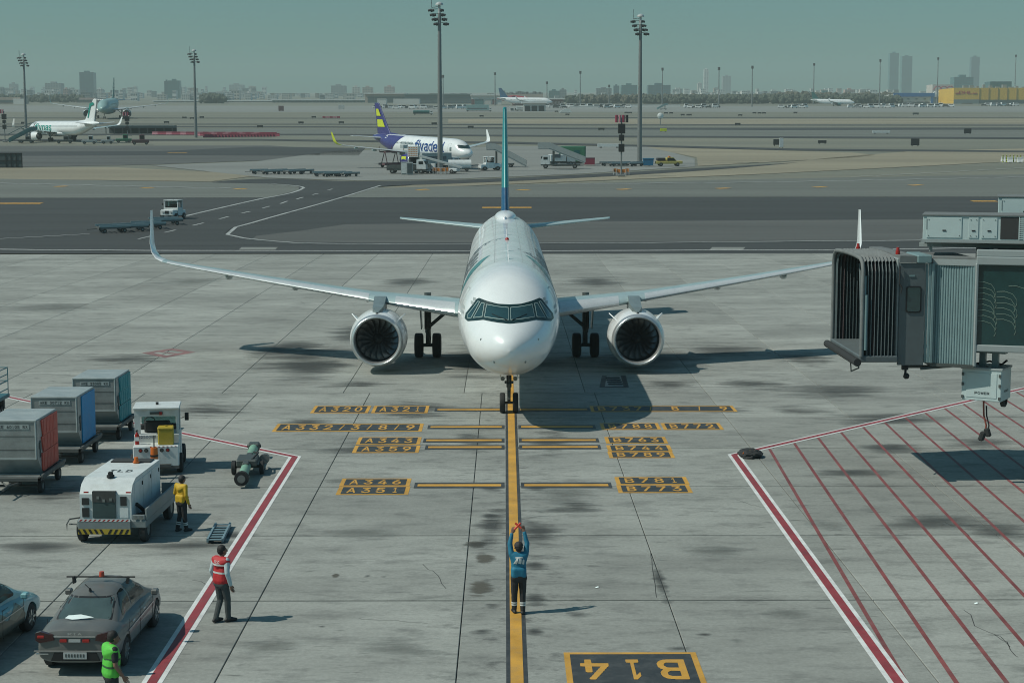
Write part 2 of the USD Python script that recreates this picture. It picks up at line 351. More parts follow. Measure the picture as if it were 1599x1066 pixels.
strip('taxiway_dark_strip', [(W0, 246), (250, 242), (560, 243), (570, 231), (400, 229), (250, 236), (W0, 238)], M_asph, -0.040)
for a in ([(W0, 221), (400, 219.5), (800, 224.5), (1250, 235), (1800, 239.5), (1800, 237), (1250, 232), (800, 221.5), (400, 217), (W0, 218)],
          [(W0, 211), (500, 211), (1000, 214.5), (1800, 218), (1800, 215), (1000, 212), (500, 209), (W0, 209)],
          [(W0, 197.5), (500, 199), (900, 201.7), (1200, 203.2), (1800, 202), (1800, 199), (1200, 199.4), (900, 199.4), (500, 197.2), (W0, 196)],
          [(W0, 194), (500, 194.5), (900, 195.7), (1800, 196.4), (1800, 195), (900, 194.3), (500, 193.3), (W0, 193)],
          [(W0, 184.6), (500, 185.2), (900, 184.2), (1800, 183.6), (1800, 182.6), (900, 183.2), (500, 184.2), (W0, 183.4)]):
    strip('runway_rubber_strip' if a[0][1] < 200 else 'taxiway_band', a, M_asph, -0.030)
strip('far_taxiway', [(W0, 209), (1800, 215), (1800, 203), (900, 202), (W0, 198)], M_asphl, -0.060)
strip('far_apron', [(W0, 175), (1800, 175), (1800, 166.2), (W0, 164.5)], M_conc2, -0.060)
strip('sand_field', [(700, 186), (1800, 185), (1800, 193), (1100, 194), (700, 192)], M_sand, -0.060)

# ---- painted markings
M_yel = mat('yellow_paint', (0.60, 0.31, 0.045), 0.6, var=0.35, vs=1.5, dirt=0.55, dirt_col=(0.16, 0.13, 0.09), ds=3.0, space='world')
M_blk = mat('black_paint', (0.040, 0.044, 0.046), 0.6, var=0.35, vs=1.5, dirt=0.35, dirt_col=(0.16, 0.16, 0.15), ds=2.5, space='world')
M_whp = mat('white_paint_line', (0.66, 0.66, 0.64), 0.6, var=0.2, vs=2.0, dirt=0.35, dirt_col=(0.25, 0.25, 0.24), ds=3.0, space='world')
M_redp = mat('red_paint', (0.27, 0.040, 0.048), 0.6, var=0.3, vs=1.5, dirt=0.4, dirt_col=(0.15, 0.10, 0.09), ds=2.5, space='world')
M_redw = mat('worn_red_paint', (0.215, 0.056, 0.054), 0.65, var=0.4, vs=1.0, dirt=0.5, dirt_col=(0.17, 0.13, 0.12), ds=1.2, space='world')
M_redf = mat('faded_red_paint', (0.24, 0.12, 0.115), 0.7, var=0.4, vs=1.0, dirt=0.7, dirt_col=(0.22, 0.21, 0.20), ds=1.5, space='world')
def rect(x0, x1, y0, y1): return shapely.box(min(x0, x1), min(y0, y1), max(x0, x1), max(y0, y1))
LX = 0.22
line = obj('lead_in_line', sheet(rect(LX-0.21, LX+0.21, 26, 66.5), 0.006), M_blk, apron)
obj('yellow_stripe', sheet(rect(LX-0.125, LX+0.125, 26, 104), 0.011), M_yel, line)
def glyphs(text, x0, x1, y0, y1, fill=0.62, turn=False):
    """letters spread evenly over the rectangle"""
    n = len(text); w = (x1 - x0)/n; mb = MB(); h = y1 - y0
    for k, ch in enumerate(text):
        if ch == ' ': continue
        m = meshkit.text_mesh(ch, 1.0, 0.001, bold=True); v = np.asarray(m.vertices).copy(); f = np.asarray(m.faces)
        b0, b1 = v.min(0), v.max(0)
        keep = np.isclose(v[f][:, :, 2], b1[2]).all(1)
        cw = w*fill*(0.45 if ch in '1I/' else 1.0)
        c = x0 + (k + 0.5)*w
        v[:, 0] = c + ((v[:, 0] - b0[0])/(b1[0] - b0[0]) - 0.5)*cw
        v[:, 1] = y0 + (v[:, 1] - b0[1])/(b1[1] - b0[1])*h
        if turn: v[:, 0] = x0 + x1 - v[:, 0]; v[:, 1] = y0 + y1 - v[:, 1]
        v[:, 2] = 0
        mb.add(v, f[keep])
    return mb
def stand_label(text, u0, u1, v0, v1, pad=True):
    y1, y0 = G(u0, v0)[1], G(u0, v1)[1]
    x0, x1 = G(u0, (v0+v1)/2)[0], G(u1, (v0+v1)/2)[0]
    dy = y1 - y0
    b = obj('stand_label', sheet(rect(x0, x1, y0, y1), 0.006), M_yel, apron, label=f'yellow framed ground marking reading {text}')
    obj('dark_panel', sheet(rect(x0+0.13, x1-0.13, y0+dy*.09, y1-dy*.09), 0.011), M_blk, b)
    g = glyphs(text, x0+0.2, x1-0.2, y0+dy*.2, y1-dy*.2); v, f = g.mesh(); v[:, 2] = 0.016
    obj('lettering', (v, f), M_yel, b)
for a in [('A320', 488, 577, 633.5, 645), ('A321', 582, 669, 633.5, 645), ('A332/3/8/9', 429, 660, 661.5, 674), ('A343', 558, 657, 682.5, 694), ('A359', 552, 655, 695.5, 707),
          ('A346', 532, 641, 747, 758.8), ('A351', 527, 639, 759.2, 772.5), ('B737/ 8 / 9', 922, 1148, 633.5, 643), ('B788', 938, 1030, 660.5, 671), ('B772', 1034, 1127, 660.5, 671),
          ('B763', 945, 1041, 682, 692.5), ('B744', 948, 1048, 695, 704.7), ('B789', 950, 1052, 705, 715), ('B781', 961, 1074, 744.5, 756.5), ('B773', 964, 1079, 757, 769.5)]:
    stand_label(*a)
for u0, u1, v in [(679, 921, 639.5), (668, 930, 666.5), (661, 935, 687.3), (664, 938, 698), (647, 955, 757.5)]:
    y = G(800, v)[1]; x0, x1 = G(u0, v)[0], G(u1, v)[0]
    for a, b in ((x0, LX-0.25), (LX+0.25, x1)):
        s = obj('stop_line', sheet(rect(a, b, y-0.42, y+0.42), 0.006), M_blk, apron)
        obj('yellow_stripe', sheet(rect(a+0.1, b-0.1, y-0.16, y+0.16), 0.011), M_yel, s)
b14y1 = G(985, 1018)[1]; bx0, bx1 = G(880, 1018)[0], G(1086, 1018)[0]; b14y0 = b14y1 - 3.0
b = obj('stand_label', sheet(rect(bx0, bx1, b14y0, b14y1), 0.006), M_yel, apron, label='large yellow framed ground marking reading B14 upside down')
obj('dark_panel', sheet(rect(bx0+.12, bx1-.12, b14y0+.14, b14y1-.14), 0.011), M_blk, b)
yt, yb = G(1000, 1030)[1], G(1000, 1061)[1]
g = glyphs('B14', bx0+.2, bx1-.2, yb, yt, fill=0.74, turn=True); v, f = g.mesh(); v[:, 2] = 0.016
f = f if np.cross(v[f[:, 1]]-v[f[:, 0]], v[f[:, 2]]-v[f[:, 0]])[:, 2].mean() > 0 else f[:, ::-1]
obj('lettering', (v, f), M_yel, b)
def boundary(pts, label):
    L = LineString(pts)
    a = obj('boundary_line', sheet(L.buffer(0.20, cap_style='flat', join_style='mitre'), 0.006), M_whp, apron, label=label)
    obj('red_stripe', sheet(L.buffer(0.098, cap_style='flat', join_style='mitre'), 0.011), M_redp, a)
pl = [G(0, 617)[:2], G(460.5, 713)[:2]]; dl = pl[1] - pl[0]
boundary([pl[0] - dl*1.2, pl[1], (-6.72, 20)], 'red and white safety line along the equipment area')
pr = [G(1146, 710)[:2], G(1520, 624.5)[:2]]; dr = pr[1] - pr[0]
boundary([pr[0] + dr*2.6, pr[0], (7.52, 20)], 'red and white safety line around the bridge area')
hx = lambda y, k: 7.72 + 0.965*k + (y - 32.3)*0.0495
for k in range(14):
    lo, hi = 20.0, None
    for y in np.arange(40, 110, .05):
        t = (hx(y, k) - pr[0][0])/dr[0]
        if y > pr[0][1] + dr[1]*t - 0.35: hi = y; break
    if hi is None: continue
    obj('hatch_stripe', sheet(LineString([(hx(lo, k), lo), (hx(hi, k), hi)])  .buffer(0.050, cap_style='flat'), 0.0045), M_redw, apron)
dm = pxpoly([(221, 551), (270, 544), (305.6, 549.6), (257.7, 558.6)])
obj('red_diamond', sheet(dm.difference(dm.buffer(-0.45)).union(LineString([G(232, 547)[:2], G(298, 555)[:2]]).buffer(.12).intersection(dm)), 0.006), M_redf, apron, label='faded red diamond outline painted on the concrete')
M_whw = mat('worn_white_line', (0.36, 0.37, 0.36), 0.7, var=0.35, vs=.3, dirt=0.7, dirt_col=(0.10, 0.10, 0.10), ds=.5, space='world')
def wl(pts, w, m=None, name='taxiway_line', lift=0.0, smooth=True): obj(name, sheet(pxline(smooth_px(pts) if smooth and len(pts) > 2 else pts, w), lift), m or M_whw, marks)
marks = thing('taxiway_markings'); tag(marks, kind='structure')
wl([(-300, 388), (0, 389.2), (250, 391), (800, 391.2), (1250, 390), (1599, 386), (1900, 382)], 0.34, M_whp)
wl([(W1, 366), (1599, 373.5), (1200, 377), (900, 379.5), (566, 380.5), (484, 379.7), (400, 373.8), (363, 368.4), (351, 363.2), (355, 360), (400, 346), (521, 312), (594, 289.6)], 0.42)
wl([(291, 337), (400, 312), (465, 298), (474.6, 293), (456, 289.6), (400, 286.8)], 0.45)
wl([(-300, 281), (0, 286), (130, 289), (360, 294)], 0.7)
wl([(870, 287.5), (1200, 284), (1599, 276.3), (1900, 270)], 0.7)
wl([(1330, 276), (1599, 262), (1800, 250)], 0.35)
wl([(-200, 381), (0, 372.5), (140, 365)], 0.3)
wl([(1400, 183.2), (1800, 182.8)], 3.0)
for p in [((216, 373), (238, 368)), ((257, 363), (274, 359)), ((301, 352), (318, 348)), ((342, 342), (357, 338)), ((377, 333), (390, 330)), ((410, 325), (421, 322)), ((438, 318), (449, 314)), ((463, 311), (473, 308)), ((488, 304), (497, 302)), ((512, 297), (519, 295))]:
    wl(p, 0.3, name='centre_dash')
for u, v in [(95, 291), (230, 293), (375, 295), (660, 296), (817, 296.5), (974, 295.5), (1129, 294), (1280, 292), (1430, 289)]:
    wl([(u-9, v+0.4), (u+9, v-0.4)], 1.4, M_yel, 'yellow_dash')
for u0, u1, v in [(753, 830, 324), (-60, 65, 317.5), (1517, 1556, 314), (262, 292, 239)]:
    wl([(u0, v), (u1, v)], 2.0, M_yel, 'yellow_patch')
for u0, u1, v in [(373, 430, 388), (1108, 1160, 388)]:
    q = obj('drain_cover', sheet(pxpoly([(u0, 390), (u1, 390), (u1+4, 386), (u0+4, 386)]), 0.004), M_conc2, marks)
# access cover set in the concrete
gc = [G(936, 605)[:2], G(982, 605)[:2], G(977, 586)[:2], G(940, 586)[:2]]
fr = Polygon(gc)
cv = obj('access_cover', sheet(fr, 0.005), M_blk, apron)
M_cover = mat('cover_metal', (0.26, 0.27, 0.26), 0.5, 0.3, dirt=0.4)
obj('lid', sheet(fr.buffer(-0.22), 0.012), M_cover, cv)
c0 = np.mean(gc, 0)
for k in range(4): obj('rib', MB().box((c0[0], c0[1] - 1.0 + k*.65, 0.03), (0.62, 0.2, 0.04), ch=.01).mesh(), M_blk, cv)

# stains and cracks in the concrete, and soft cast shade painted as dark patches
def stain_shade_mat(name, col, sc=2.0, lo=.42, hi=.60, mx=.85):
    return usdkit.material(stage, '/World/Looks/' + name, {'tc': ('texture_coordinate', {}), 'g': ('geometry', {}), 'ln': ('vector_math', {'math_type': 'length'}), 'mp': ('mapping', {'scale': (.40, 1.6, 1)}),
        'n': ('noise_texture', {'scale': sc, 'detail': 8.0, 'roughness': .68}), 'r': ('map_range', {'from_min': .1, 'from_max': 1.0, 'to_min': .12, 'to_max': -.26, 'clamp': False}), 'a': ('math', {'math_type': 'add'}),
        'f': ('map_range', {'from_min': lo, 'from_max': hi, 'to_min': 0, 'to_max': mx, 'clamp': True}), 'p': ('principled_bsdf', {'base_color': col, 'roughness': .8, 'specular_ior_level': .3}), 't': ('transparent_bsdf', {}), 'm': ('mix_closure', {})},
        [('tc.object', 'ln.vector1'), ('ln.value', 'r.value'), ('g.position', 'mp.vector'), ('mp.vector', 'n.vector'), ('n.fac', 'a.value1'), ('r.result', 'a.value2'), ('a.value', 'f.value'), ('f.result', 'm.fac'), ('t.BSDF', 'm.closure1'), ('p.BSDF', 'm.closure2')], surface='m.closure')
M_st = [stain_shade_mat('oil_stain', (.055, .058, .056), 1.1, .42, .70, .70), stain_shade_mat('soot_soft_shade', (.062, .066, .064), .42, .36, .66, .72), stain_shade_mat('spill_brown', (.105, .098, .080), 1.4, .36, .50, .80), stain_shade_mat('damp_patch', (.125, .132, .120), .9, .40, .66, .38)]  # the soft sooty tone doubles as painted cast shade on the apron
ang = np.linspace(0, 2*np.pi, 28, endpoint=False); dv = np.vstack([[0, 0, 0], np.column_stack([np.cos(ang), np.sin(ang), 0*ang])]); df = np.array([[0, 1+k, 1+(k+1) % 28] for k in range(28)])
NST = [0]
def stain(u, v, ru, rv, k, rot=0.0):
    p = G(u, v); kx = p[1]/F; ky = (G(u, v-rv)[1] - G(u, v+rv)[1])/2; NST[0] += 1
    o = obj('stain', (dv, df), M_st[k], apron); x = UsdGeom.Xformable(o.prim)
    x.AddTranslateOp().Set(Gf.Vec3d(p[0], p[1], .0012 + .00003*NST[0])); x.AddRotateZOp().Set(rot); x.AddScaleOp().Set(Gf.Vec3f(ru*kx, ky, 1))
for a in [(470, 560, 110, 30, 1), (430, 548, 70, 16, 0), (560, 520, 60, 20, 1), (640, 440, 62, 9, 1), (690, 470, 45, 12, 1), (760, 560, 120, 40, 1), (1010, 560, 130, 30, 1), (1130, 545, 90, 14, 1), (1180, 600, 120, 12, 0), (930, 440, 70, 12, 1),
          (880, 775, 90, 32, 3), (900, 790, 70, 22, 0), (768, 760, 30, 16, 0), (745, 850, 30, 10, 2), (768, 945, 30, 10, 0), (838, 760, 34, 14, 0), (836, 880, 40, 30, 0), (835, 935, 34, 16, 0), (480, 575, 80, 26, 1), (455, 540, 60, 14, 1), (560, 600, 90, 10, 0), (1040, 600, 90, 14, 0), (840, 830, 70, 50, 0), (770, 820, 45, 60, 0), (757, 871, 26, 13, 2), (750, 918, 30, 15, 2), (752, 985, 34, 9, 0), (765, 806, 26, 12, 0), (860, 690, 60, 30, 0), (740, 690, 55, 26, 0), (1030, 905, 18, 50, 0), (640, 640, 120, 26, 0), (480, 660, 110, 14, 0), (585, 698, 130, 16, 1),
          (1300, 612, 150, 15, 1), (1240, 640, 110, 9, 1), (1400, 655, 150, 12, 1), (1330, 738, 110, 12, 1), (1455, 815, 140, 18, 1), (1390, 700, 70, 10, 1), (1530, 690, 90, 12, 1), (1250, 560, 90, 18, 0), (1560, 830, 90, 22, 1), (1290, 820, 60, 12, 3), (1130, 640, 70, 10, 0),  # soft patches here paint cast shade across the hatching
          (300, 850, 170, 13, 1), (60, 855, 90, 16, 1), (360, 836, 60, 10, 1), (90, 770, 90, 18, 0), (330, 640, 120, 18, 0), (200, 560, 130, 14, 0), (100, 480, 140, 12, 3), (300, 440, 120, 8, 3), (600, 900, 14, 4, 0), (524, 898, 9, 4, 2), (574, 899, 12, 4, 0), (503, 978, 11, 2.5, 0), (540, 750, 60, 9, 3), (1150, 1000, 24, 10, 3), (1100, 990, 22, 5, 0), (1060, 1012, 40, 6, 1), (835, 985, 24, 9, 0), (1015, 765, 60, 12, 3), (620, 1010, 120, 24, 3), (420, 1010, 90, 20, 3), (900, 960, 50, 12, 0), (560, 830, 120, 12, 3), (1120, 860, 80, 16, 3), (1230, 960, 70, 14, 3)]:  # soft bands leading this row paint shade over the left apron
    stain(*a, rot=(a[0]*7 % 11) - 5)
rk = np.random.default_rng(11)
for u, v, n, dx, dy in [(1016, 862, 9, 1.2, 9), (1476, 815, 6, 8, 6), (1505, 952, 7, 12, 12), (1553, 990, 5, 9, 8), (620, 560, 6, 10, 2), (420, 690, 7, 14, -1), (560, 965, 8, 14, 1), (90, 700, 6, 12, 3), (300, 905, 6, 9, 5), (1150, 780, 7, 10, 3), (660, 880, 6, 6, 6), (1080, 470, 6, 12, 3), (200, 470, 6, 14, -3), (460, 470, 6, 10, 3)]:
    p = [(u, v)]
    for k in range(n): p.append((p[-1][0] + dx*rk.uniform(.4, 1.5), p[-1][1] + dy*rk.uniform(.2, 1.6)))
    obj('crack', sheet(pxline(p, .018), .0009), M_joint, apron)

# ---------------------------------------------------------------- airliners
M_white = mat('aircraft_white', (0.74, 0.75, 0.745), 0.26, var=0.05, vs=0.7, dirt=0.10, dirt_col=(0.45, 0.45, 0.43), ds=0.8, coat=0.5, streak=(1, .3, 1))
M_wing = mat('wing_grey', (0.33, 0.42, 0.42), 0.30, var=0.08, vs=0.8, dirt=0.2, dirt_col=(0.25, 0.26, 0.26), ds=1.0, coat=0.25)
M_slat = mat('bare_leading_edge', (0.66, 0.67, 0.66), 0.30, 0.35, var=0.06, dirt=0.25, dirt_col=(0.35, 0.35, 0.34), ds=2)
M_alu = mat('polished_lip', (0.62, 0.63, 0.62), 0.32, 0.75, var=0.06)
M_pyl = mat('pylon_grey', (0.22, 0.27, 0.27), 0.35, 0.3, var=0.15, dirt=0.3)
M_dark = mat('dark_metal', (0.045, 0.05, 0.05), 0.5, 0.4, var=0.3)
M_gear = mat('gear_grey', (0.085, 0.095, 0.09), 0.5, 0.3, var=0.3, dirt=0.4, dirt_col=(0.03, 0.03, 0.028), ds=6)
M_tyre = mat('tyre_rubber', (0.018, 0.019, 0.019), 0.75, var=0.3, vs=6)
M_hub = mat('wheel_hub', (0.20, 0.21, 0.20), 0.5, 0.5, var=0.3)
M_fan = mat('fan_blade', (0.17, 0.18, 0.18), 0.30, 0.7, var=0.2)
M_duct = mat('inlet_duct', (0.055, 0.060, 0.060), 0.5, var=0.2)
M_glass = mat('cockpit_glass', (0.018, 0.050, 0.052), 0.06, var=0.3, vs=2, coat=0.6, spec=0.7)
M_mask = mat('window_surround', (0.010, 0.030, 0.030), 0.3, var=0.1)
M_seal = mat('window_seal', (0.33, 0.42, 0.40), 0.5)
M_lines = mat('panel_line', (0.33, 0.36, 0.355), 0.6)
M_teal = mat('livery_teal', (0.02, 0.20, 0.205), 0.3, coat=0.4, var=0.05)
M_navy = mat('livery_navy', (0.012, 0.075, 0.16), 0.3, coat=0.4, var=0.05)
M_plum = mat('livery_slate', (0.10, 0.115, 0.13), 0.35, coat=0.3, var=0.05)
M_black = mat('black_trim', (0.012, 0.012, 0.012), 0.5)
M_lampr = mat('red_lens', (0.35, 0.02, 0.015), 0.2)
M_lampo = mat('orange_lens', (0.55, 0.13, 0.02), 0.25)
from scipy.interpolate import PchipInterpolator
NOSE = np.array([(0, -.56, -.56, .0), (.04, -.36, -.74, .20), (.12, -.22, -.88, .36), (.3, -.03, -1.07, .60), (.6, .18, -1.27, .88), (1.0, .40, -1.45, 1.13), (1.5, .63, -1.60, 1.36),
                 (1.95, .86, -1.70, 1.51), (2.5, 1.27, -1.79, 1.64), (3.05, 1.62, -1.86, 1.74), (3.6, 1.82, -1.92, 1.81), (4.4, 1.96, -1.98, 1.88), (5.4, 2.04, -2.03, 1.94), (6.8, 2.07, -2.07, 1.975)])
TAIL = np.array([(24.5, 2.07, -2.07, 1.975), (27, 2.07, -1.88, 1.95), (29, 2.07, -1.45, 1.86), (31, 2.06, -.85, 1.65), (33, 2.03, -.22, 1.32), (35, 1.94, .45, .86), (36.4, 1.80, .95, .48), (37.2, 1.66, 1.2, .26), (37.5, 1.55, 1.28, .12)])
def fus_table(f1, f2):
    t = TAIL.copy(); t[:, 0] += f2
    return PchipInterpolator(np.r_[NOSE[:, 0], t[:, 0]], np.vstack([NOSE, t])[:, 1:])
class Fus:
    def __init__(s, f1, f2, zb=3.54, pitch=0.014): s.f1, s.f2, s.t, s.zb, s.p, s.end = f1, f2, fus_table(f1, f2), zb, pitch, 37.5 + f2
    def z0(s, y): return s.zb + s.p*np.asarray(y)
    def sec(s, y): return s.t(np.clip(y, 0, s.end))
    def mesh(s, lo=0.0, hi=None, n=56):
        hi = hi or s.end
        ys = np.unique(np.r_[np.linspace(0, 1, 14)**2*1.5, np.linspace(1.5, 6.8, 22), np.linspace(6.8, 24.5+s.f2, 24), np.linspace(24.5+s.f2, s.end, 22)]); ys = np.unique(np.r_[lo, ys[(ys > lo) & (ys < hi)], hi])
        a = np.linspace(0, 2*np.pi, n, endpoint=False); R = []
        for y in ys:
            t, b, w = s.sec(y); w = max(w, .002); h = max((t-b)/2, .002)
            R.append(np.column_stack([w*np.sin(a), np.full(n, y), (t+b)/2 + s.z0(y) + h*np.cos(a)]))
        return loft(R)
    def side(s, y, z, sgn, off):
        """point on the side at station y and height z above the centre line"""
        t, b, w = np.asarray(s.sec(y)).T; zz_ = np.clip((z - (t+b)/2)/((t-b)/2), -.999, .999)
        return np.column_stack([sgn*(w*np.sqrt(1-zz_**2) + off), y, z + s.z0(y)])
    def front(s, x, z, off):
        """points on the nose with front-view coordinates x, z (above the local centre line)"""
        lo, hi = np.zeros(len(x)), np.full(len(x), 9.0)
        for _ in range(40):
            m = (lo+hi)/2; q = s.sec(m); t, b, w = q[:, 0], q[:, 1], q[:, 2]
            ins = (x/np.maximum(w, 1e-3))**2 + ((z-(t+b)/2)/np.maximum((t-b)/2, 1e-3))**2 <= 1
            hi = np.where(ins, m, hi); lo = np.where(ins, lo, m)
        p = np.column_stack([x, hi, z + s.z0(hi)])
        e = .01; q, q2 = s.sec(hi), s.sec(hi+e)
        nx_ = x/np.maximum(q[:, 2], .05)**2; nz_ = (z-(q[:, 0]+q[:, 1])/2)/np.maximum((q[:, 0]-q[:, 1])/2, .05)**2
        g = lambda qq: (x/np.maximum(qq[:, 2], .05))**2 + ((z-(qq[:, 0]+qq[:, 1])/2)/np.maximum((qq[:, 0]-qq[:, 1])/2, .05))**2
        ny_ = (g(q2)-g(q))/e/2; N = np.column_stack([nx_, ny_, nz_]); N /= np.linalg.norm(N, axis=1, keepdims=True)
        return p + N*off
def fine2d(poly, size):
    v, f = trimesh.creation.triangulate_polygon(poly, engine='earcut')
    v = np.column_stack([v, np.zeros(len(v))]); v, f = trimesh.remesh.subdivide_to_size(v, f, size, max_iter=12)
    return v[:, :2], f
def front_patch(fu, poly, off, size=0.12):
    v, f = fine2d(poly, size); p = fu.front(v[:, 0], v[:, 1], off)
    m = trimesh.Trimesh(p, f, process=False)
    return (p, f if m.face_normals[:, 1].mean() < 0 else f[:, ::-1])
def side_patch(fu, poly, sgn, off, size=0.35):
    vs, fs, n = [], [], 0
    for g in getattr(poly, 'geoms', [poly]):
        if g.is_empty or g.geom_type != 'Polygon': continue
        v, f = fine2d(g, size); p = fu.side(v[:, 0], v[:, 1], sgn, off)
        m = trimesh.Trimesh(p, f, process=False)
        f = f if m.face_normals[:, 0].mean()*sgn > 0 else f[:, ::-1]
        vs.append(p); fs.append(f+n); n += len(p)
    return np.vstack(vs), np.vstack(fs)
def text_poly(text, h):
    m = meshkit.text_mesh(text, h, 0.01, bold=True); v, f = np.asarray(m.vertices), np.asarray(m.faces)
    top = f[(v[f][:, :, 2] > .005).all(1)]
    return shapely.union_all([Polygon(v[t][:, :2]).buffer(1e-4) for t in top])
FOIL = np.array([(1, 0), (.8, .027), (.55, .056), (.32, .070), (.15, .060), (.06, .042), (.018, .024), (0, .002), (.02, -.018), (.08, -.032), (.2, -.042), (.4, -.040), (.7, -.018)])
def foil_ring(x, le, c, z, tk=1.0, vert=0.0, slope=0.0):
    """aerofoil at span x; vert turns the thickness from z towards x (winglets)"""
    t = FOIL[:, 1]*c*tk
    return np.column_stack([np.full(len(FOIL), x) - t*math.sin(vert), le + FOIL[:, 0]*c, z + t*math.cos(vert) + slope*(FOIL[:, 0]-.5)*c])
def wing_stations(f1):
    return [(0.3, 11.2+f1, 7.1, -1.32, 1.15, 0), (1.9, 11.85+f1, 6.2, -1.16, 1.15, 0), (6.4, 14.2+f1, 3.9, -.70, .95, 0), (11.6, 16.85+f1, 2.75, -.10, .85, 0), (16.3, 19.3+f1, 1.68, .48, .8, 0),
            (16.85, 19.62+f1, 1.52, .58, .8, .15), (17.22, 19.9+f1, 1.40, .72, .75, .5), (17.48, 20.25+f1, 1.24, 1.0, .7, 1.0), (17.62, 20.6+f1, 1.1, 1.4, .65, 1.35), (17.78, 21.75+f1, .5, 2.98, .6, 1.42)]
def build_airliner(name, label, loc, rz, f1=0.0, f2=0.0, white=None, fin=None, nac=None, detail=2, group=None, scale=None, base_fin=None, tip=None, tail_paint=None, pitch=0.014, gear_axles=1, tilt=False):
    white = white or M_white; fin = fin or white; nac = nac or white; tip = tip or white
    fu = Fus(f1, f2, pitch=pitch); t = thing(name, label, 'aeroplane', loc, rz, group, scale, tilt)
    body = obj('fuselage', fu.mesh(n=64 if detail > 1 else 32), white, t, smooth=40)
    # glazing of the flight deck
    def P(pts): return Polygon(pts).buffer(0.0)
    half = [(0, .35), (-.5, .375), (-.98, .40), (-1.30, .33), (-1.57, .26), (-1.66, .30), (-1.63, .45), (-1.22, .97), (-1.14, 1.01), (-.84, .94), (-.46, .87), (0, .85)]
    panes = [[(-.035, .42), (-.94, .46), (-.86, .865), (-.46, .82), (-.035, .79)], [(-1.01, .455), (-1.37, .37), (-1.05, .90), (-.93, .885)], [(-1.43, .36), (-1.58, .325), (-1.575, .45), (-1.19, .935), (-1.10, .925)]]
    if detail:
        half = [(x*.965, z) for x, z in half]; panes = [[(x*.965, z) for x, z in p] for p in panes]
        mk = P(half + [(-x, z) for x, z in half[::-1][1:-1]])
        if detail < 2:
            half = [(0, .38), (-1.0, .42), (-1.36, .46), (-1.40, .60), (-1.10, .97), (-.84, .92), (0, .83)]; mk = P(half + [(-x, z) for x, z in half[::-1][1:-1]])
        mask = obj('cockpit_window_surround', front_patch(fu, mk.buffer(.03), .006 if detail > 1 else .05), M_mask, t, smooth=True)
        for sg in ((1, -1) if detail > 1 else ()):
            for p in panes:
                q = P([(sg*x, z) for x, z in p])
                w_ = obj('window', front_patch(fu, q, .012), M_seal, mask, smooth=True)
                obj('pane', front_patch(fu, q.buffer(-.018), .018), M_glass, mask, smooth=True)
    for sg, nm in ((-1, 'starboard'), (1, 'port')):
        n = int((22 + f2)/.53)
        mb = MB()
        for k in range(n):
            y = 7.2 + k*.53
            mb.add(*side_patch(fu, shapely.box(y-.11, .42, y+.11, .76).buffer(-.05).buffer(.05), sg, .006, 1))
        mb.build('cabin_windows', M_mask, body, kind='stuff')
        if detail:
            for y in (4.7, 30.6 + f2):
                d = shapely.box(y-.42, -.62, y+.42, 1.25).buffer(-.1).buffer(.1)
                obj('cabin_door_outline', side_patch(fu, d.difference(d.buffer(-.035)), sg, .005), M_lines, t)
    # belly fairing
    R = []
    for y, w, b in ((10.2+f1, .3, -2.0), (11.4+f1, 1.5, -2.25), (13.2+f1, 2.05, -2.45), (17.5+f1, 2.1, -2.45), (20.0+f1, 1.6, -2.25), (21.6+f1, .4, -2.0)):
        a = np.linspace(0, 2*np.pi, 24, endpoint=False); zc = -1.45; R.append(np.column_stack([w*np.sin(a), np.full(24, y), zc + fu.z0(y) + (zc-b)*np.cos(a)*np.where(np.cos(a) > 0, .45, 1)]))
    obj('belly_fairing', loft(R), white, t, smooth=50)
    st = wing_stations(f1)
    for sg in (-1, 1):
        rings = [foil_ring(x, le, c, z + fu.z0(le+c*.4), tk, v) for x, le, c, z, tk, v in st]
        F_ = lambda rs: [r*np.array([sg, 1, 1]) for r in rs]
        w_ = obj('wing', loft(F_(rings[:6])), M_wing, t, smooth=50)
        obj('winglet', loft(F_(rings[5:])), tip if not isinstance(tip, tuple) else tip[(sg+1)//2], t, smooth=50)
        # bare metal leading edge, proud of the skin
        for (xa, xb) in ((2.35, 5.1), (6.35, 16.6)):
            R = []
            for x in np.linspace(xa, xb, 8):
                le = np.interp(x, [s_[0] for s_ in st[:6]], [s_[1] for s_ in st[:6]]); c = np.interp(x, [s_[0] for s_ in st[:6]], [s_[2] for s_ in st[:6]]); z = np.interp(x, [s_[0] for s_ in st[:6]], [s_[3] for s_ in st[:6]]); tk = np.interp(x, [s_[0] for s_ in st[:6]], [s_[4] for s_ in st[:6]])
                fr = FOIL[(FOIL[:, 0] <= .16)]; z_ = z + np.interp(le+c*.4, [0, 50], [fu.z0(0), fu.z0(50)])
                pr = np.column_stack([np.full(len(fr), x), le - .012 + fr[:, 0]*c, z_ + fr[:, 1]*c*tk*1.0 + np.sign(fr[:, 1])*.008])
                R.append(pr*np.array([sg, 1, 1]))
            obj('slat', loft(R, cap=True), M_slat, w_, smooth=50)
        for x, ln in ((6.6, 2.6), (10.2, 2.2), (13.6, 1.8)):
            le, c = np.interp(x, [s_[0] for s_ in st[:6]], [s_[1] for s_ in st[:6]]), np.interp(x, [s_[0] for s_ in st[:6]], [s_[2] for s_ in st[:6]]); z = np.interp(x, [s_[0] for s_ in st[:6]], [s_[3] for s_ in st[:6]]) + fu.z0(le)
            v, f = lathe([(-ln*.5, .01), (-ln*.3, .13), (0, .17), (ln*.3, .12), (ln*.55, .01)], 10); v[:, 2] *= 1.3
            obj('flap_track_fairing', (v + [sg*x, le + c*.85, z - .22], f), M_wing, w_, smooth=True)
        # engine
        ex, ez, ey = sg*5.80, 1.52, 11.33 + f1
        cz = lambda y: ez
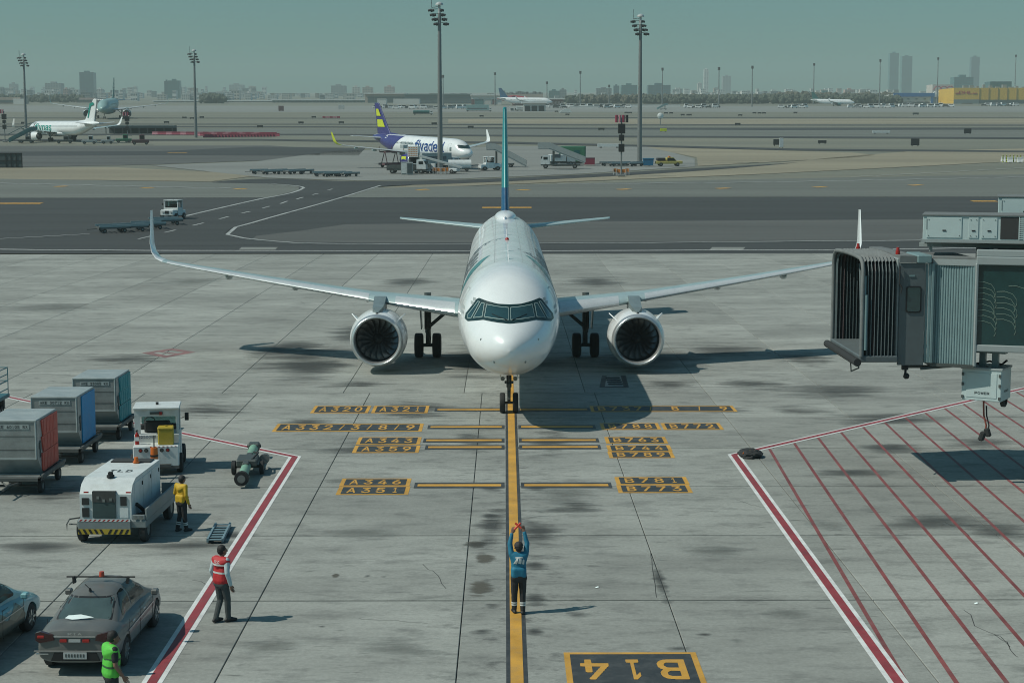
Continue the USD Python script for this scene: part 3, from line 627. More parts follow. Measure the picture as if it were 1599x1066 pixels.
        n = 48 if detail > 1 else 20
        v, f = lathe([(.26, 1.165), (.5, 1.215), (.9, 1.262), (1.5, 1.29), (2.2, 1.27), (2.9, 1.17), (3.5, 1.02), (3.52, .96), (2.9, .95)], n)
        nac_o = obj('engine', (v + [ex, ey, ez], f), nac, t, smooth=50)
        v, f = lathe([(.26, 1.166), (.12, 1.137), (.04, 1.10), (.0, 1.06), (.02, 1.02), (.10, .985), (.24, .965), (.25, .96)], n); obj('inlet_lip', (v + [ex, ey, ez], f), M_alu, nac_o, smooth=True)
        v, f = lathe([(.24, .963), (.5, .965), (.9, .985), (1.3, .985), (1.3, .05)], n); obj('inlet_duct', (v + [ex, ey, ez], f), M_duct, nac_o, smooth=40)
        v, f = lathe([(2.9, .8), (3.6, .72), (4.4, .50), (4.45, .44), (4.9, .22), (5.3, .02)], 24); obj('exhaust_nozzle', (v + [ex, ey, ez+.02], f), M_dark, nac_o, smooth=40)
        if detail > 1:
            v, f = lathe([(.62, .004), (.66, .05), (.76, .13), (.92, .22), (1.05, .27)], 24); obj('spinner', (v + [ex, ey, ez], f), M_dark, nac_o, smooth=True)
            sw = MB().add(*tube(np.array([(ex + .13*math.cos(a)*q, ey + .62 + .18*q, ez + .13*math.sin(a)*q) for a, q in [(k*.5, .25 + k*.09) for k in range(9)]]), .014, 5)); sw.build('spinner_mark', M_white, nac_o)
            for k in range(18):
                a0 = 2*np.pi*k/18 + .1; rr = np.linspace(.24, .955, 7); bv = []
                for r in rr:
                    q = (r-.24)/.715; tw = .55 + .75*q; ch = .20 + .16*q; sw_ = -.16*math.sin(q*2.6)
                    for e in (-1, 1):
                        th = e*ch/2*math.sin(tw)/r*1.0 + a0 + sw_; bv.append((ex + r*math.cos(th), ey + .95 + e*ch/2*math.cos(tw), ez + r*math.sin(th)))
                bv = np.array(bv); bf = np.array([[2*i, 2*i+1, 2*i+3, 2*i+2] for i in range(6)])
                obj('fan_blade', (bv, bf), M_fan, nac_o, smooth=True)
            for q in (1, -1):
                pts = np.array([(0, 1.05), (.75, .95), (.75, 1.12), (.55, 1.42), (.42, 1.42)]); a = math.radians(48)
                v = [];
                for e in (-.02, .02):
                    for y_, r in pts: v.append((ex + q*(r+.2)*math.sin(a) + e*math.cos(a)*q, ey + 1.0 + y_, ez + (r+.2)*math.cos(a) - e*math.sin(a)))
                obj('strake', hull(v), nac, nac_o)
            obj('nacelle_sensor', trimesh.creation.icosphere(2, .055).apply_translation((ex, ey+.36, ez+1.19)), M_black, nac_o)
        zt = np.interp(abs(ex), [s_[0] for s_ in st[:6]], [s_[3] for s_ in st[:6]]) + fu.z0(13.9+f1)
        py = MB()
        R = [np.array([(ex-h, y, zb), (ex+h, y, zb), (ex+h, y, ztp), (ex-h, y, ztp)]) for y, h, zb, ztp in ((ey+.42, .03, ez+1.15, ez+1.23), (ey+.75, .22, ez+1.05, ez+1.42), (ey+1.6, .25, ez+1.1, zt-.02), (ey+2.5, .27, ez+1.0, zt+.23), (ey+3.6, .24, ez+.7, zt+.22), (ey+5.2, .08, ez+.9, zt-.02))]
        obj('pylon', loft(R), M_pyl, t, smooth=60)
        # tail plane
        T_ = [(0.2, 31.0+f2, 3.9, 1.18), (6.1, 34.75+f2, 1.5, 1.62), (6.25, 35.0+f2, 1.2, 1.635)]
        R = [foil_ring(x, le, c, z + fu.z0(le), .75) for (x, le, c, z) in T_]
        obj('tailplane', loft(F_(R)), M_slat if detail < 2 else M_wing, t, smooth=50)
        # main gear
        gx_, gy = sg*3.795, 17.71 + f1
        for off in ((-.43, .43) if gear_axles == 1 else (-.6, .6)):
            for k in range(gear_axles):
                yy_ = gy + (k - (gear_axles-1)/2)*1.0
                tyre(t, (gx_+off, yy_, .58 if gear_axles == 1 else .45), .58 if gear_axles == 1 else .45, .42, detail)
        g = MB().cyl((gx_, gy, .58), (gx_, gy+.05, 1.5), .10).cyl((gx_, gy+.05, 1.35), (gx_, gy+.08, 3.1), .165).cyl((gx_-.62, gy, .58), (gx_+.62, gy, .58), .085)
        g.box((gx_, gy-.16, .95), (.14, .10, .7), rx=.2, ch=.02).cyl((gx_+.09*sg, gy-.22, 1.2), (gx_+.09*sg, gy-.12, 2.9), .03, sides=8).cyl((gx_-.14*sg, gy-.18, .6), (gx_-.1*sg, gy-.14, 2.6), .025, sides=8)
        g.build('main_gear_strut', M_gear, t, smooth=40)
        MB().cyl((gx_-sg*.1, gy+.03, 1.5), (gx_-sg*1.55, gy-.1, 2.75), .085).cyl((gx_-sg*1.25, gy-.08, 2.35), (gx_-sg*1.6, gy-.1, 2.5), .12).build('side_brace', M_gear, t, smooth=40)
        MB().box((gx_+sg*.33, gy+.1, 2.05), (.05, 1.0, 1.35), ry=sg*.06, ch=.015).build('gear_door', M_pyl, t)
    # fin
    F0 = [(1.72, 29.6+f2, 6.0, .55), (2.1, 30.1+f2, 5.55, .52), (3.6, 31.35+f2, 4.6, .46), (8.05, 34.75+f2, 2.05, .25), (8.18, 35.0+f2, 1.7, .2)]
    R = []
    for z, le, c, th in F0:
        y = FOIL.copy(); y[:, 1] = np.where(y[:, 0] >= 0, np.sign(FOIL[:, 1])*np.interp(FOIL[:, 0], [0, .02, .08, .3, .7, 1], [0, .25, .45, .5, .3, .02])*th, 0)
        R.append(np.column_stack([y[:, 1], le + y[:, 0]*c, np.full(len(y), z + fu.z0(le))]))
    if base_fin:
        obj('fin', loft(R[2:]), fin, t, smooth=50); obj('fin_base', loft(R[:3]), base_fin, t, smooth=50)
    else: obj('fin', loft(R), fin, t, smooth=50)
    v, f = lathe([(-4.2, .02), (-3, .10), (0, .2), (1.5, .1)], 12); obj('dorsal_fillet', (v*[1, 1, 2.2] + [0, 30.5+f2, fu.z0(30.5+f2)+1.93], f), base_fin or fin, t, smooth=True)
    # nose gear
    gy = 5.07
    for off in (-.25, .25): tyre(t, (off, gy, .385), .385, .21, detail)
    MB().cyl((0, gy, .385), (0, gy-.08, 1.15), .065).cyl((0, gy-.07, 1.0), (0, gy-.16, 1.9), .10).cyl((-.32, gy, .385), (.32, gy, .385), .05).box((0, gy-.13, .72), (.09, .06, .42), rx=-.35, ch=.01).box((0, gy-.2, 1.02), (.12, .06, .3), rx=.4, ch=.01).box((0, gy-.02, 1.18), (.34, .12, .1), ch=.02).cyl((0, gy-.1, 1.3), (0, gy-.9, 1.85), .04).build('nose_gear_strut', M_gear, t, smooth=40)
    if detail > 1:
        for q in (-1, 1):
            MB().cyl((q*.24, gy-.34, 1.36), (q*.24, gy-.20, 1.36), .085, .06).build('taxi_light', M_hub, t, smooth=40)
            MB().box((q*.34, gy+.15, 1.55), (.025, 1.0, .42), ry=q*.12, ch=.01).build('nose_gear_door', M_white, t)
            MB().cyl((q*.05, gy-.16, .6), (q*.07, gy-.2, 1.5), .014, sides=6).build('hydraulic_hose', M_black, t)
            MB().tube([(q*.62, 1.35, fu.z0(1)-.98), (q*.80, 1.22, fu.z0(1)-1.02), (q*.80, 1.05, fu.z0(1)-1.03)], .016, 6).build('pitot_probe', M_dark, t)
            for zz_, r in ((-.25, .05), (-.98, .06)):
                p = fu.front(np.array([q*1.02 if zz_ > -.5 else q*.55]), np.array([zz_]), .004)[0]
                obj('sensor', trimesh.creation.icosphere(1, r).apply_scale((.6, .3, 1)).apply_translation(p), M_pyl, t)
        for y, h in ((7.4, .22), (11.5, .3), (21.0, .3)):
            b_ = fu.z0(y) + 2.05
            obj('blade_antenna', hull([(e, y+d_, b_+zq) for e in (-.015, .015) for d_, zq in ((0, 0), (.35, 0), (.33, h), (.2, h))]), M_white, t)
        obj('beacon', trimesh.creation.icosphere(2, .09).apply_translation((0, 18.0, fu.z0(18)+2.09)), M_lampr, t)
        for y in (6.9, 12.2, 17.6, 23.8, 30.1, 35.6):
            a = np.linspace(-1.9, 1.9, 48); q = fu.sec(y); mb = MB()
            R = [np.column_stack([(q[2]+.003)*np.sin(a), np.full(48, y+e), (q[0]+q[1])/2 + fu.z0(y) + ((q[0]-q[1])/2+.003)*np.cos(a)]) for e in (0, .022)]
            mb.add(np.vstack(R), [[i, i+1, 49+i, 48+i] for i in range(47)]).build('panel_joint', M_lines, body)
        for x0 in (-.55, .55):
            ys = np.linspace(6.9, 36, 30); q = fu.sec(ys); zz_ = (q[:, 0]+q[:, 1])/2 + fu.z0(ys) + (q[:, 0]-q[:, 1])/2*np.sqrt(1-(x0/q[:, 2])**2) + .004
            mb = MB(); mb.add(np.vstack([np.column_stack([np.full(30, x0-.009), ys, zz_]), np.column_stack([np.full(30, x0+.009), ys, zz_])]), [[i, 30+i, 31+i, 1+i] for i in range(29)]); mb.build('panel_joint', M_lines, body)
    return t, fu
def tyre(parent, c, r, w, detail=2):
    prof = [(-w*.5, r*.55), (-w*.5, r*.80), (-w*.44, r*.94), (-w*.28, r), (w*.28, r), (w*.44, r*.94), (w*.5, r*.80), (w*.5, r*.55)]
    v, f = lathe(prof, 28 if detail > 1 else 14, 'x'); ty = obj('tyre', (v + c, f), M_tyre, parent, smooth=40)
    if detail:
        v, f = lathe([(-w*.36, .01), (-w*.4, r*.25), (-w*.32, r*.5), (-w*.48, r*.57), (w*.48, r*.57), (w*.32, r*.5), (w*.4, r*.25), (w*.36, .01)], 20, 'x'); obj('hub', (v + c, f), M_hub, ty, smooth=30)
main, fu = build_airliner('airliner', 'large white twin engine airliner head on at the stand, nose wheel on the yellow line', (0.16, 59.12, 0), 0.004, 4.27, 6.94, fin=M_teal, base_fin=M_navy)
for q in (-1, 1):   # wipers
    pts = fu.front(np.array([q*.06, q*.3, q*.62]), np.array([.40, .47, .56]), .03); obj('wiper', tube(pts, .012, 5), M_black, main)
    for k, (x, z) in enumerate(((1.28, .98), (1.36, .86), (1.70, .62), (1.73, .45))): 
        dd_ = shapely.box(q*x-.05, z-.05, q*x+.05, z+.05); obj('stencil', front_patch(fu, dd_, .006), M_lines, main)
obj('antenna_fairing', trimesh.creation.icosphere(3, 1.0).apply_scale((.62, 2.0, .42)).apply_translation((0, 36.2, fu.z0(36.2)+2.0)), M_white, main, smooth=True)
for q in (-1, 1): obj('wing_root_mark', trimesh.creation.icosphere(2, 1.0).apply_scale((.85, .8, .03)).apply_translation((q*3.35, 19.1, fu.z0(19)-.70)), M_white, main, smooth=True)
# lettering and teal shapes on both sides, read from the wing towards the nose or back
tp = text_poly('flynas', 1.15); b0 = tp.bounds
for sg in (-1, 1):
    k = 8.0/(b0[2]-b0[0])
    q = shapely.affinity.affine_transform(tp, [-k if sg < 0 else k, 0, 0, 1.45, (20.0 if sg < 0 else 12.0), .30])
    obj('fuselage_lettering', side_patch(fu, q, sg, .007), M_plum, main)
    leaf = Polygon([(7.0, .1), (7.8, .95), (9.2, 1.55), (11.2, 1.78), (10.9, 1.35), (9.6, .9), (8.2, .2)]).buffer(.15)
    obj('teal_emblem', side_patch(fu, leaf, sg, .008), M_teal, main)
    obj('registration_mark', side_patch(fu, shapely.affinity.translate(text_poly('A321neo', .22) if sg > 0 else shapely.affinity.scale(text_poly('A321neo', .22), -1, 1, origin=(0, 0)), 5.6 if sg > 0 else 6.7, -.1), sg, .007), M_lines, main)

# ---------------------------------------------------------------- boarding bridge
M_bgrey = mat('bridge_panel', (0.098, 0.116, 0.120), 0.5, var=0.15, dirt=0.3, dirt_col=(0.10, 0.11, 0.11), ds=1.5, streak=(2, 2, .4))
M_blight = mat('bridge_frame', (0.30, 0.33, 0.325), 0.45, var=0.12, dirt=0.35, dirt_col=(0.16, 0.16, 0.15), ds=2.0)
M_bteal = mat('corrugated_panel', (0.17, 0.25, 0.255), 0.42, var=0.12, dirt=0.25, dirt_col=(0.12, 0.15, 0.15), ds=1.5, streak=(3, 3, .3))
M_canvas = mat('canopy_fabric', (0.055, 0.078, 0.082), 0.85, var=0.3, vs=3, dirt=0.5, dirt_col=(0.13, 0.12, 0.12), ds=2)
M_canvas2 = mat('canopy_fabric_maroon', (0.085, 0.065, 0.068), 0.85, var=0.3, vs=3)
M_ribl = mat('canopy_rib', (0.115, 0.138, 0.14), 0.6, var=0.2, dirt=0.4)
M_canroof = mat('canopy_top', (0.155, 0.165, 0.162), 0.8, var=0.25, vs=3, dirt=0.5, dirt_col=(0.13, 0.125, 0.115), ds=2)
M_tunnel = mat('tunnel_glazing', (0.012, 0.045, 0.045), 0.10, var=0.2, coat=0.3)
M_pline = mat('pane_line_tone', (0.20, 0.27, 0.22), 0.5)
M_ac = mat('unit_casing', (0.44, 0.52, 0.51), 0.45, var=0.06, dirt=0.15, dirt_col=(0.28, 0.30, 0.29), ds=1.2)
M_grille = mat('coil_grille', (0.035, 0.035, 0.034), 0.7)
M_rubber = mat('rubber', (0.02, 0.021, 0.021), 0.8)
br = thing('boarding_bridge', 'grey boarding bridge with open pleated canopy reaching in from the right', 'boarding bridge', (10.68, 50.3, 0), 0, None, (.935, 1, 1))
ZF, ZT, BW = 3.97, 6.83, 4.3          # floor, top, width along y; local x grows towards the terminal end, y away from the camera
# pleated canopy: deep mouth looking left
def arch(x, e, top=ZT, bulge=0.05):
    pts = [(x, -e, ZF-.05)] + [(x, -e, z) for z in np.linspace(ZF+.2, top-.35, 6)] + [(x, -e + .12, top-.12), (x, -e+.4, top)] + [(x, y, top + bulge*math.sin(math.pi*(y+e)/(BW+2*e))) for y in np.linspace(.9, BW-.9, 5)] + [(x, BW+e-.4, top), (x, BW+e-.12, top-.12)] + [(x, BW+e, z) for z in np.linspace(top-.35, ZF+.2, 6)] + [(x, BW+e, ZF-.05)]
    return np.array(pts)
npl = 9
for k in range(npl):
    x0, x1 = k*1.02/npl, (k+1)*1.02/npl; xm = (x0+x1)/2
    a, b_, c = arch(x0, .10), arch(xm, -.04, ZT-.1), arch(x1, .10)
    n = len(a); v = np.vstack([a, b_, c]); f = np.array([[r*n+i, r*n+i+1, (r+1)*n+i+1, (r+1)*n+i] for r in (0, 1) for i in range(n-1)])
    obj('canopy_pleat', (v, f), M_canvas2 if k in (2,) else M_canvas, br)
    obj('canopy_rib', tube(arch(x0, .125), .013, 6), M_ribl, br)
    top = arch(x0, .1, ZT+.02)[7:14]; top2 = arch(x1-.02, .1, ZT+.02)[7:14]; mid = arch(xm, .1, ZT+.075)[7:14]
    m_ = len(top); obj('canopy_top_fold', (np.vstack([top, mid, top2]), np.array([[r*m_+i, r*m_+i+1, (r+1)*m_+i+1, (r+1)*m_+i] for r in (0, 1) for i in range(m_-1)])), M_canroof, br)
MB().tube(arch(-.06, .12), .065, 8).build('mouth_cushion', M_canroof, br, smooth=60)
MB().cyl((-.02, -.05, ZF+.3), (-.02, -.05, ZT-.5), .09, sides=10).cyl((.05, -.14, ZF+.15), (.05, -.14, ZF+1.8), .05, sides=8).build('hydraulic_arm', M_bteal, br, smooth=40)
MB().cyl((.35, 2.2, ZT-.3), (.2, 1.2, ZF+1.2), .04, sides=6).build('tension_rod', M_ribl, br)
MB().b2((-.12, -.15, ZF-.22), (1.1, BW+.15, ZF-.02), ch=.03).build('cab_floor', M_bgrey, br)
MB().cyl((-.22, -.32, ZF-.2), (-.22, BW+.2, ZF-.2), .12, sides=12).build('floor_bumper', M_rubber, br, smooth=40)
MB().tube([(-.2, .8, ZF-.3), (-.15, .9, ZF-.62), (.25, 1.6, ZF-.62), (.3, 1.7, ZF-.3)], .025, 6).build('guard_rail', M_gear, br)
# cab
MB().b2((1.04, 0, ZF-.2), (1.12, BW, ZT+.02), ch=.02).build('cab_frame', M_blight, br)
MB().b2((1.12, -.02, ZF-.32), (1.95, .06, ZT-.12), ch=.015).build('cab_wall', M_bgrey, br)
wn = obj('cab_window', MB().prism(shapely.box(1.34, ZF+1.26, 1.83, ZF+2.05).buffer(-.08).buffer(.08), -.045, -.018).mesh(), M_black, br)
obj('pane', MB().prism(shapely.box(1.38, ZF+1.30, 1.79, ZF+2.01).buffer(-.06).buffer(.06), -.055, -.046).mesh(), M_glass, wn)
MB().box((1.52, -.03, ZT-.5), (.18, .02, .05)).build('name_plate', M_bteal, br)
MB().prism([(1.1, ZT-.10), (1.98, ZT-.10), (1.98, ZT+.02), (1.55, ZT+.10), (1.12, ZT+.10)], -.06, BW, 'y').build('cab_roof', M_canroof, br)
MB().b2((1.66, -.10, ZT-.12), (2.12, 1.4, ZT+.12), ch=.03).build('curtain_housing', M_bteal, br)
MB().tube([(1.12, -.08, ZT-.2), (1.10, -.10, ZT-.7), (1.18, -.12, ZT-.85), (1.16, -.1, ZT-1.0)], .025, 6).build('cab_handle', M_rubber, br)
# rounded corner and rolling curtain of vertical slats
cxm, R_ = 2.75, 0.98
nsl = 16
for k in range(nsl):
    if k < 3:
        xa, xb = 1.97 + k*.09, 1.97 + (k+1)*.09; ya = .02 - .03*k; m_ = M_bteal
        MB().b2((xa, ya, ZF-.25), (xb-.008, ya+.05, ZT-.14), ch=.01).build('corner_panel', M_bteal, br)
    q0 = k/nsl; x0 = 2.24 + q0*1.18; x1 = 2.24 + (k+1)/nsl*1.18
    yo = lambda x: .10 - .50*(x-2.24)/1.18 + .05*math.sin(math.pi*(x-2.24)/1.18)
    mb = MB(); a = np.linspace(0, math.pi, 6)
    xx_ = (x0+x1)/2 - np.cos(a)*(x1-x0)/2; yy2 = np.array([yo(x) for x in xx_]) - np.sin(a)*.035
    v = np.vstack([np.column_stack([xx_, yy2, np.full(6, ZF-.28)]), np.column_stack([xx_, yy2, np.full(6, ZT-.16)])]); mb.add(v, [[i, i+1, 7+i, 6+i] for i in range(5)])
    mb.build('curtain_slat', M_bteal, br, smooth=40)
MB().prism([(2.2, .16), (3.42, -.36), (3.42, -.30), (2.2, .22)], ZF-.2, ZT-.16, 'z').build('curtain_backing', M_bgrey, br)
for z0_, z1_, off in ((ZT-.18, ZT+.0, .0), (ZF-.36, ZF-.26, .0)):
    pts = [(x, .06 - .50*(x-2.24)/1.18) for x in np.linspace(2.2, 3.46, 12)] + [(3.46, 2.2), (2.2, 2.2)]
    MB().prism(pts, z0_, z1_, 'z').build('rotunda_rim', M_blight if z0_ > 5 else M_gear, br)
MB().prism([(2.2, .1), (3.46, -.42), (3.46, 2.2), (2.2, 2.2)], ZT-.0, ZT+.05, 'z').build('rotunda_roof', M_canroof, br)
MB().b2((3.41, -.50, ZF-.3), (3.50, -.2, ZT-.1), ch=.02).build('tunnel_end_frame', M_blight, br)
# glazed tunnel running off to the right, swung towards the terminal
class TB(MB):
    def build(s, name, mat, parent=None, smooth=False, **k):
        c = np.array([2.9, .9, 0]); s.move(-c); s.turn(math.radians(-16)); s.move(c + np.array([.22, -.26, 0]))
        return MB.build(s, name, mat, parent, smooth, **k)
TB().b2((3.5, 0, ZF+.35), (34, .08, ZT-.12)).build('tunnel_glazing', M_tunnel, br)
for (z0_, z1_, o) in ((ZT-.14, ZT+.10, -.10), (ZT+.10, ZT+.30, -.04), (ZF+.15, ZF+.35, -.08)):
    TB().b2((3.5, o, z0_), (34, o+.25, z1_), ch=.02).build('tunnel_beam', M_blight, br)
TB().b2((3.5, .25, ZF+.16), (34, BW-.6, ZF+.34)).build('tunnel_floor', M_bgrey, br)
TB().b2((3.5, .2, ZT+.02), (34, BW-.6, ZT+.22)).build('tunnel_roof', M_canroof, br)
TB().b2((3.5, BW-.6, ZF+.16), (34, BW-.5, ZT+.1)).build('tunnel_far_wall', M_bgrey, br)
for x in (9.6, 15.6, 21.6, 27.6): TB().b2((x, -.05, ZF+.35), (x+.14, -.001, ZT-.14)).build('mullion', M_blight, br)
rr_ = random.Random(3)
for k in range(15):                                                      # stacked pale curved lines laid on the first pane
    col, row = k % 2, k // 2
    x0 = 3.52 + col*.62 + (.35 if row < 1 and col else 0); z0_ = ZF + 2.20 - row*.165 - col*.10 - (0 if row else 0)
    w = .62 + .1*rr_.random()
    pts = [(x0, -.006, z0_), (x0+w*.35, -.006, z0_+.01), (x0+w*.7, -.006, z0_-.06), (x0+w*.86, -.006, z0_-.20), (x0+w*.9, -.006, z0_-.36), (x0+w*.84, -.006, z0_-.44)]
    TB().tube(pts, .007, 5).build('graphic_line', M_pline, br)
TB().b2((24, 1.2, 0.0), (25, 2.4, 3.7)).b2((22.6, .2, 0), (26.4, 3.4, .5)).build('support_column', M_bgrey, br)
TB().b2((33, -1, 0.0), (34.4, BW, 3.7)).build('fixed_pier', M_bgrey, br)
for x, y, z in ((.5, 3.2, ZT+.06), (1.2, .6, ZT+.10)):
    MB().cyl((x, y, z), (x, y, z+.10), .075, sides=12).cyl((x, y, z+.1), (x, y, z+.21), .06, .045, sides=12).build('red_beacon', M_lampr, br, smooth=40)
MB().box((1.42, .2, ZF-.42), (.18, .2, .12)).cyl((1.45, .2, ZF-.45), (1.42, .12, ZF-.62), .04).box((1.45, .1, ZF-.66), (.18, .16, .16), rz=.5, rx=.4, ch=.04).build('floodlight', M_rubber, br)
MB().cyl((1.5, .3, ZF-.4), (2.4, .6, ZF-.44), .05).cyl((1.9, .1, ZF-.44), (3.4, .2, ZF-.34), .04).build('under_strut', M_gear, br)
# air conditioning units on the roof frame
def ac_unit(label, loc, L, panels, grille):
    t = thing('air_conditioning_unit', label, 'air conditioner', loc, math.radians(-16))
    H_, D_ = 0.80, 1.9
    MB().b2((0, 0, 0), (L, D_, H_), ch=.012).build('casing', M_ac, t)
    MB().prism([(-.03, H_), (L+.03, H_), (L+.03, H_+.03), (-.03, H_+.03)], -.04, D_+.03, 'y').build('roof_sheet', M_canroof, t)
    MB().b2((-.01, -.025, -.0), (L, -.002, .09)).build('base_rail', M_blight, t)
    for a, b in panels:
        p = obj('access_panel', MB().b2((a+.01, -.022, .14), (b-.01, -.002, H_-.05), ch=.006).mesh(), M_ac, t)
        MB().box(((a+b)/2, -.03, .36), (.10, .02, .035)).build('latch', M_black, p)
        for q in (a+.07, b-.07):
            for z in (.2, H_-.12): obj('screw', trimesh.creation.icosphere(1, .014).apply_translation((q, -.025, z)), M_black, p)
    for a, b in grille:
        g = obj('coil_opening', MB().b2((a, -.012, .12), (b, -.002, H_-.03)).mesh(), M_grille, t)
        for k in range(11): MB().box((b+.02, -.02,   .14+k*.058), (.12, .03, .03)).build('ladder_rung', M_ac, t)
        MB().b2((b-.06, -.03, .1), (b-.03, -.003, H_)).b2((b+.08, -.03, .1), (b+.11, -.003, H_)).build('ladder_rail', M_ac, t)
    MB().b2((.10, -.026, H_-.42), (.13, -.023, H_-.1)).build('stencil_mark', M_pyl, t)
    return t
pa = At(1440.5, 380, 51.0)
ac_unit('lower grey air conditioning unit with open dark coil section on the bridge roof', (pa[0], 51.0, 7.29), 6.0, [(.10, 1.14), (1.32, 1.62), (1.68, 2.16)], [(2.24, 2.82), (3.05, 3.7)])
pb = At(1558.5, 333, 53.2)
ac_unit('upper grey air conditioning unit cut by the right edge of the photo', (pb[0], 53.2, 7.76), 5.0, [(.10, 1.5)], [])
fr_ = TB()
fx = (pa[0] - 10.68)/.935
fr_.b2((fx-.32, 1.6, 7.10), (fx+7, 1.72, 7.22)).b2((fx-.32, 3.6, 7.10), (fx+7, 3.72, 7.22))
for x in (fx+.0, fx+1.9, fx+3.0, fx+5): fr_.b2((x, 1.62, 6.95), (x+.1, 1.72, 7.1)).b2((x, 3.6, 6.95), (x+.1, 3.7, 7.1))
fr_.b2((fx+2.2, 3.9, 7.1), (fx+2.3, 4.0, 7.65)).b2((fx+6.2, 3.9, 6.9), (fx+6.3, 4.0, 7.65)).b2((fx+2.0, 3.92, 7.62), (fx+7, 4.02, 7.74)).b2((fx+2.0, 5.5, 7.62), (fx+7, 5.6, 7.74))
fr_.build('roof_unit_frame', M_blight, br)
TB().b2((fx+2.0, .35, 6.9+.24), (fx+2.12, .5, 7.1)).b2((fx+4.2, .2, 7.1), (fx+4.28, .28, 7.4)).b2((fx-.15, 1.5, 7.2), (fx-.1, 1.55, 7.5)).build('roof_bracket', M_gear, br)
# power converter hanging under the bridge
gp = At(1542, 610, 50.4)
cv_ = thing('power_converter', 'pale grey power converter box hanging under the bridge with a dangling cable', 'power unit', (gp[0], 50.55, 0), math.radians(-31), scale=(1.27, 1.27, 1.0))
zb, zt_ = 2.60, 3.58
MB().b2((-.47, -.42, zb), (.47, .42, zt_), ch=.02).build('casing', M_ac, cv_)
MB().b2((-.36, -.432, zb+.1), (.36, -.421, zt_-.14), ch=.004).build('front_panel', M_ac, cv_)
MB().b2((-.49, -.44, zt_-.05), (.49, .44, zt_+.02), ch=.01).build('lid', M_blight, cv_)
for x in (-.44, .43):
    for z in (zb+.1, zt_-.2, zt_-.5): MB().box((x, -.435, z), (.05, .03, .09)).build('corner_clip', M_gear, cv_)
t_ = glyphs('POWER', -.02, .34, 0, .075, fill=.85); v, f = t_.mesh(); obj('lettering', (np.column_stack([v[:, 0]-.14, np.full(len(v), -.437), v[:, 1]+zb+.2]), f), M_black, cv_)
t_ = glyphs('POWER', -.2, .2, 0, .07, fill=.85); v, f = t_.mesh(); obj('lettering', (np.column_stack([np.full(len(v), .474), v[:, 0], v[:, 1]+zb+.25]), f), M_black, cv_)
for a_ in (-.16, .14): MB().b2((a_, -.1, zt_), (a_+.14, .04, zt_+.56)).build('hanger_post', M_bteal, cv_)
MB().b2((-.36, -.16, zt_+.42), (.46, .1, zt_+.56)).b2((-.36, -.2, zt_+.2), (-.3, -.1, zt_+.45)).build('hanger_beam', M_bteal, cv_)
MB().tube([(-.3, .2, zt_+.03), (0, .25, zt_+.12), (.3, .2, zt_+.05), (.44, .1, zt_+.2)], .03, 6).build('feed_cable', M_rubber, cv_)
v, f = lathe([(-.05, .12), (-.04, .2), (.04, .2), (.05, .12), (-.05, .12)], 18, 'x'); obj('cable_reel', (v + [.36, .25, zb-.06], f), M_rubber, cv_)
cb = [(-.02, -.1, zb), (-.02, -.1, zb-.2), (.0, -.12, zb-.5), (.06, -.12, zb-.78), (.05, -.12, zb-.95)]
MB().tube(cb, .022, 8).build('cable', mat('cable_red', (.22, .05, .03), .6), cv_); MB().tube([(p[0]+.06, p[1]+.02, p[2]) for p in cb[1:]], .018, 8).build('cable', M_rubber, cv_)
MB().box((.10, -.12, zb-1.0), (.13, .12, .26), ry=-.25, ch=.03).box((-.02, -.14, zb-1.12), (.14, .14, .3), ry=.25, ch=.04).build('plug', M_rubber, cv_)

# ---------------------------------------------------------------- containers on dollies
M_ualu = mat('container_aluminium', (0.30, 0.31, 0.30), 0.38, 0.35, var=0.2, dirt=0.6, dirt_col=(0.14, 0.14, 0.135), ds=1.5, streak=(.5, 1, 1.2), bump=.5, bs=2.2)
M_utop = mat('container_top', (0.40, 0.43, 0.42), 0.4, 0.3, var=0.15, dirt=0.3)
M_ured = mat('curtain_red', (0.58, 0.085, 0.055), 0.6, var=0.2, dirt=0.3, dirt_col=(0.16, 0.05, 0.05))
M_ublue = mat('curtain_blue', (0.003, 0.23, 0.48), 0.55, var=0.2)
M_uteal = mat('curtain_teal', (0.006, 0.24, 0.27), 0.55, var=0.2)
M_doll = mat('dolly_steel', (0.11, 0.115, 0.11), 0.6, 0.3, var=0.3, dirt=0.5, dirt_col=(0.05, 0.045, 0.04), ds=2)
def small_wheel(par, c, r=.2, w=.12, name='wheel'):
    v, f = lathe([(-w/2, r*.5), (-w/2, r*.85), (-w*.35, r), (w*.35, r), (w/2, r*.85), (w/2, r*.5)], 16, 'x'); ty = obj(name, (v + c, f), M_tyre, par, smooth=40)
    v, f = lathe([(-w*.4, .01), (-w*.45, r*.52), (w*.45, r*.52), (w*.4, .01)], 12, 'x'); obj('hub', (v + c, f), M_hub, ty)
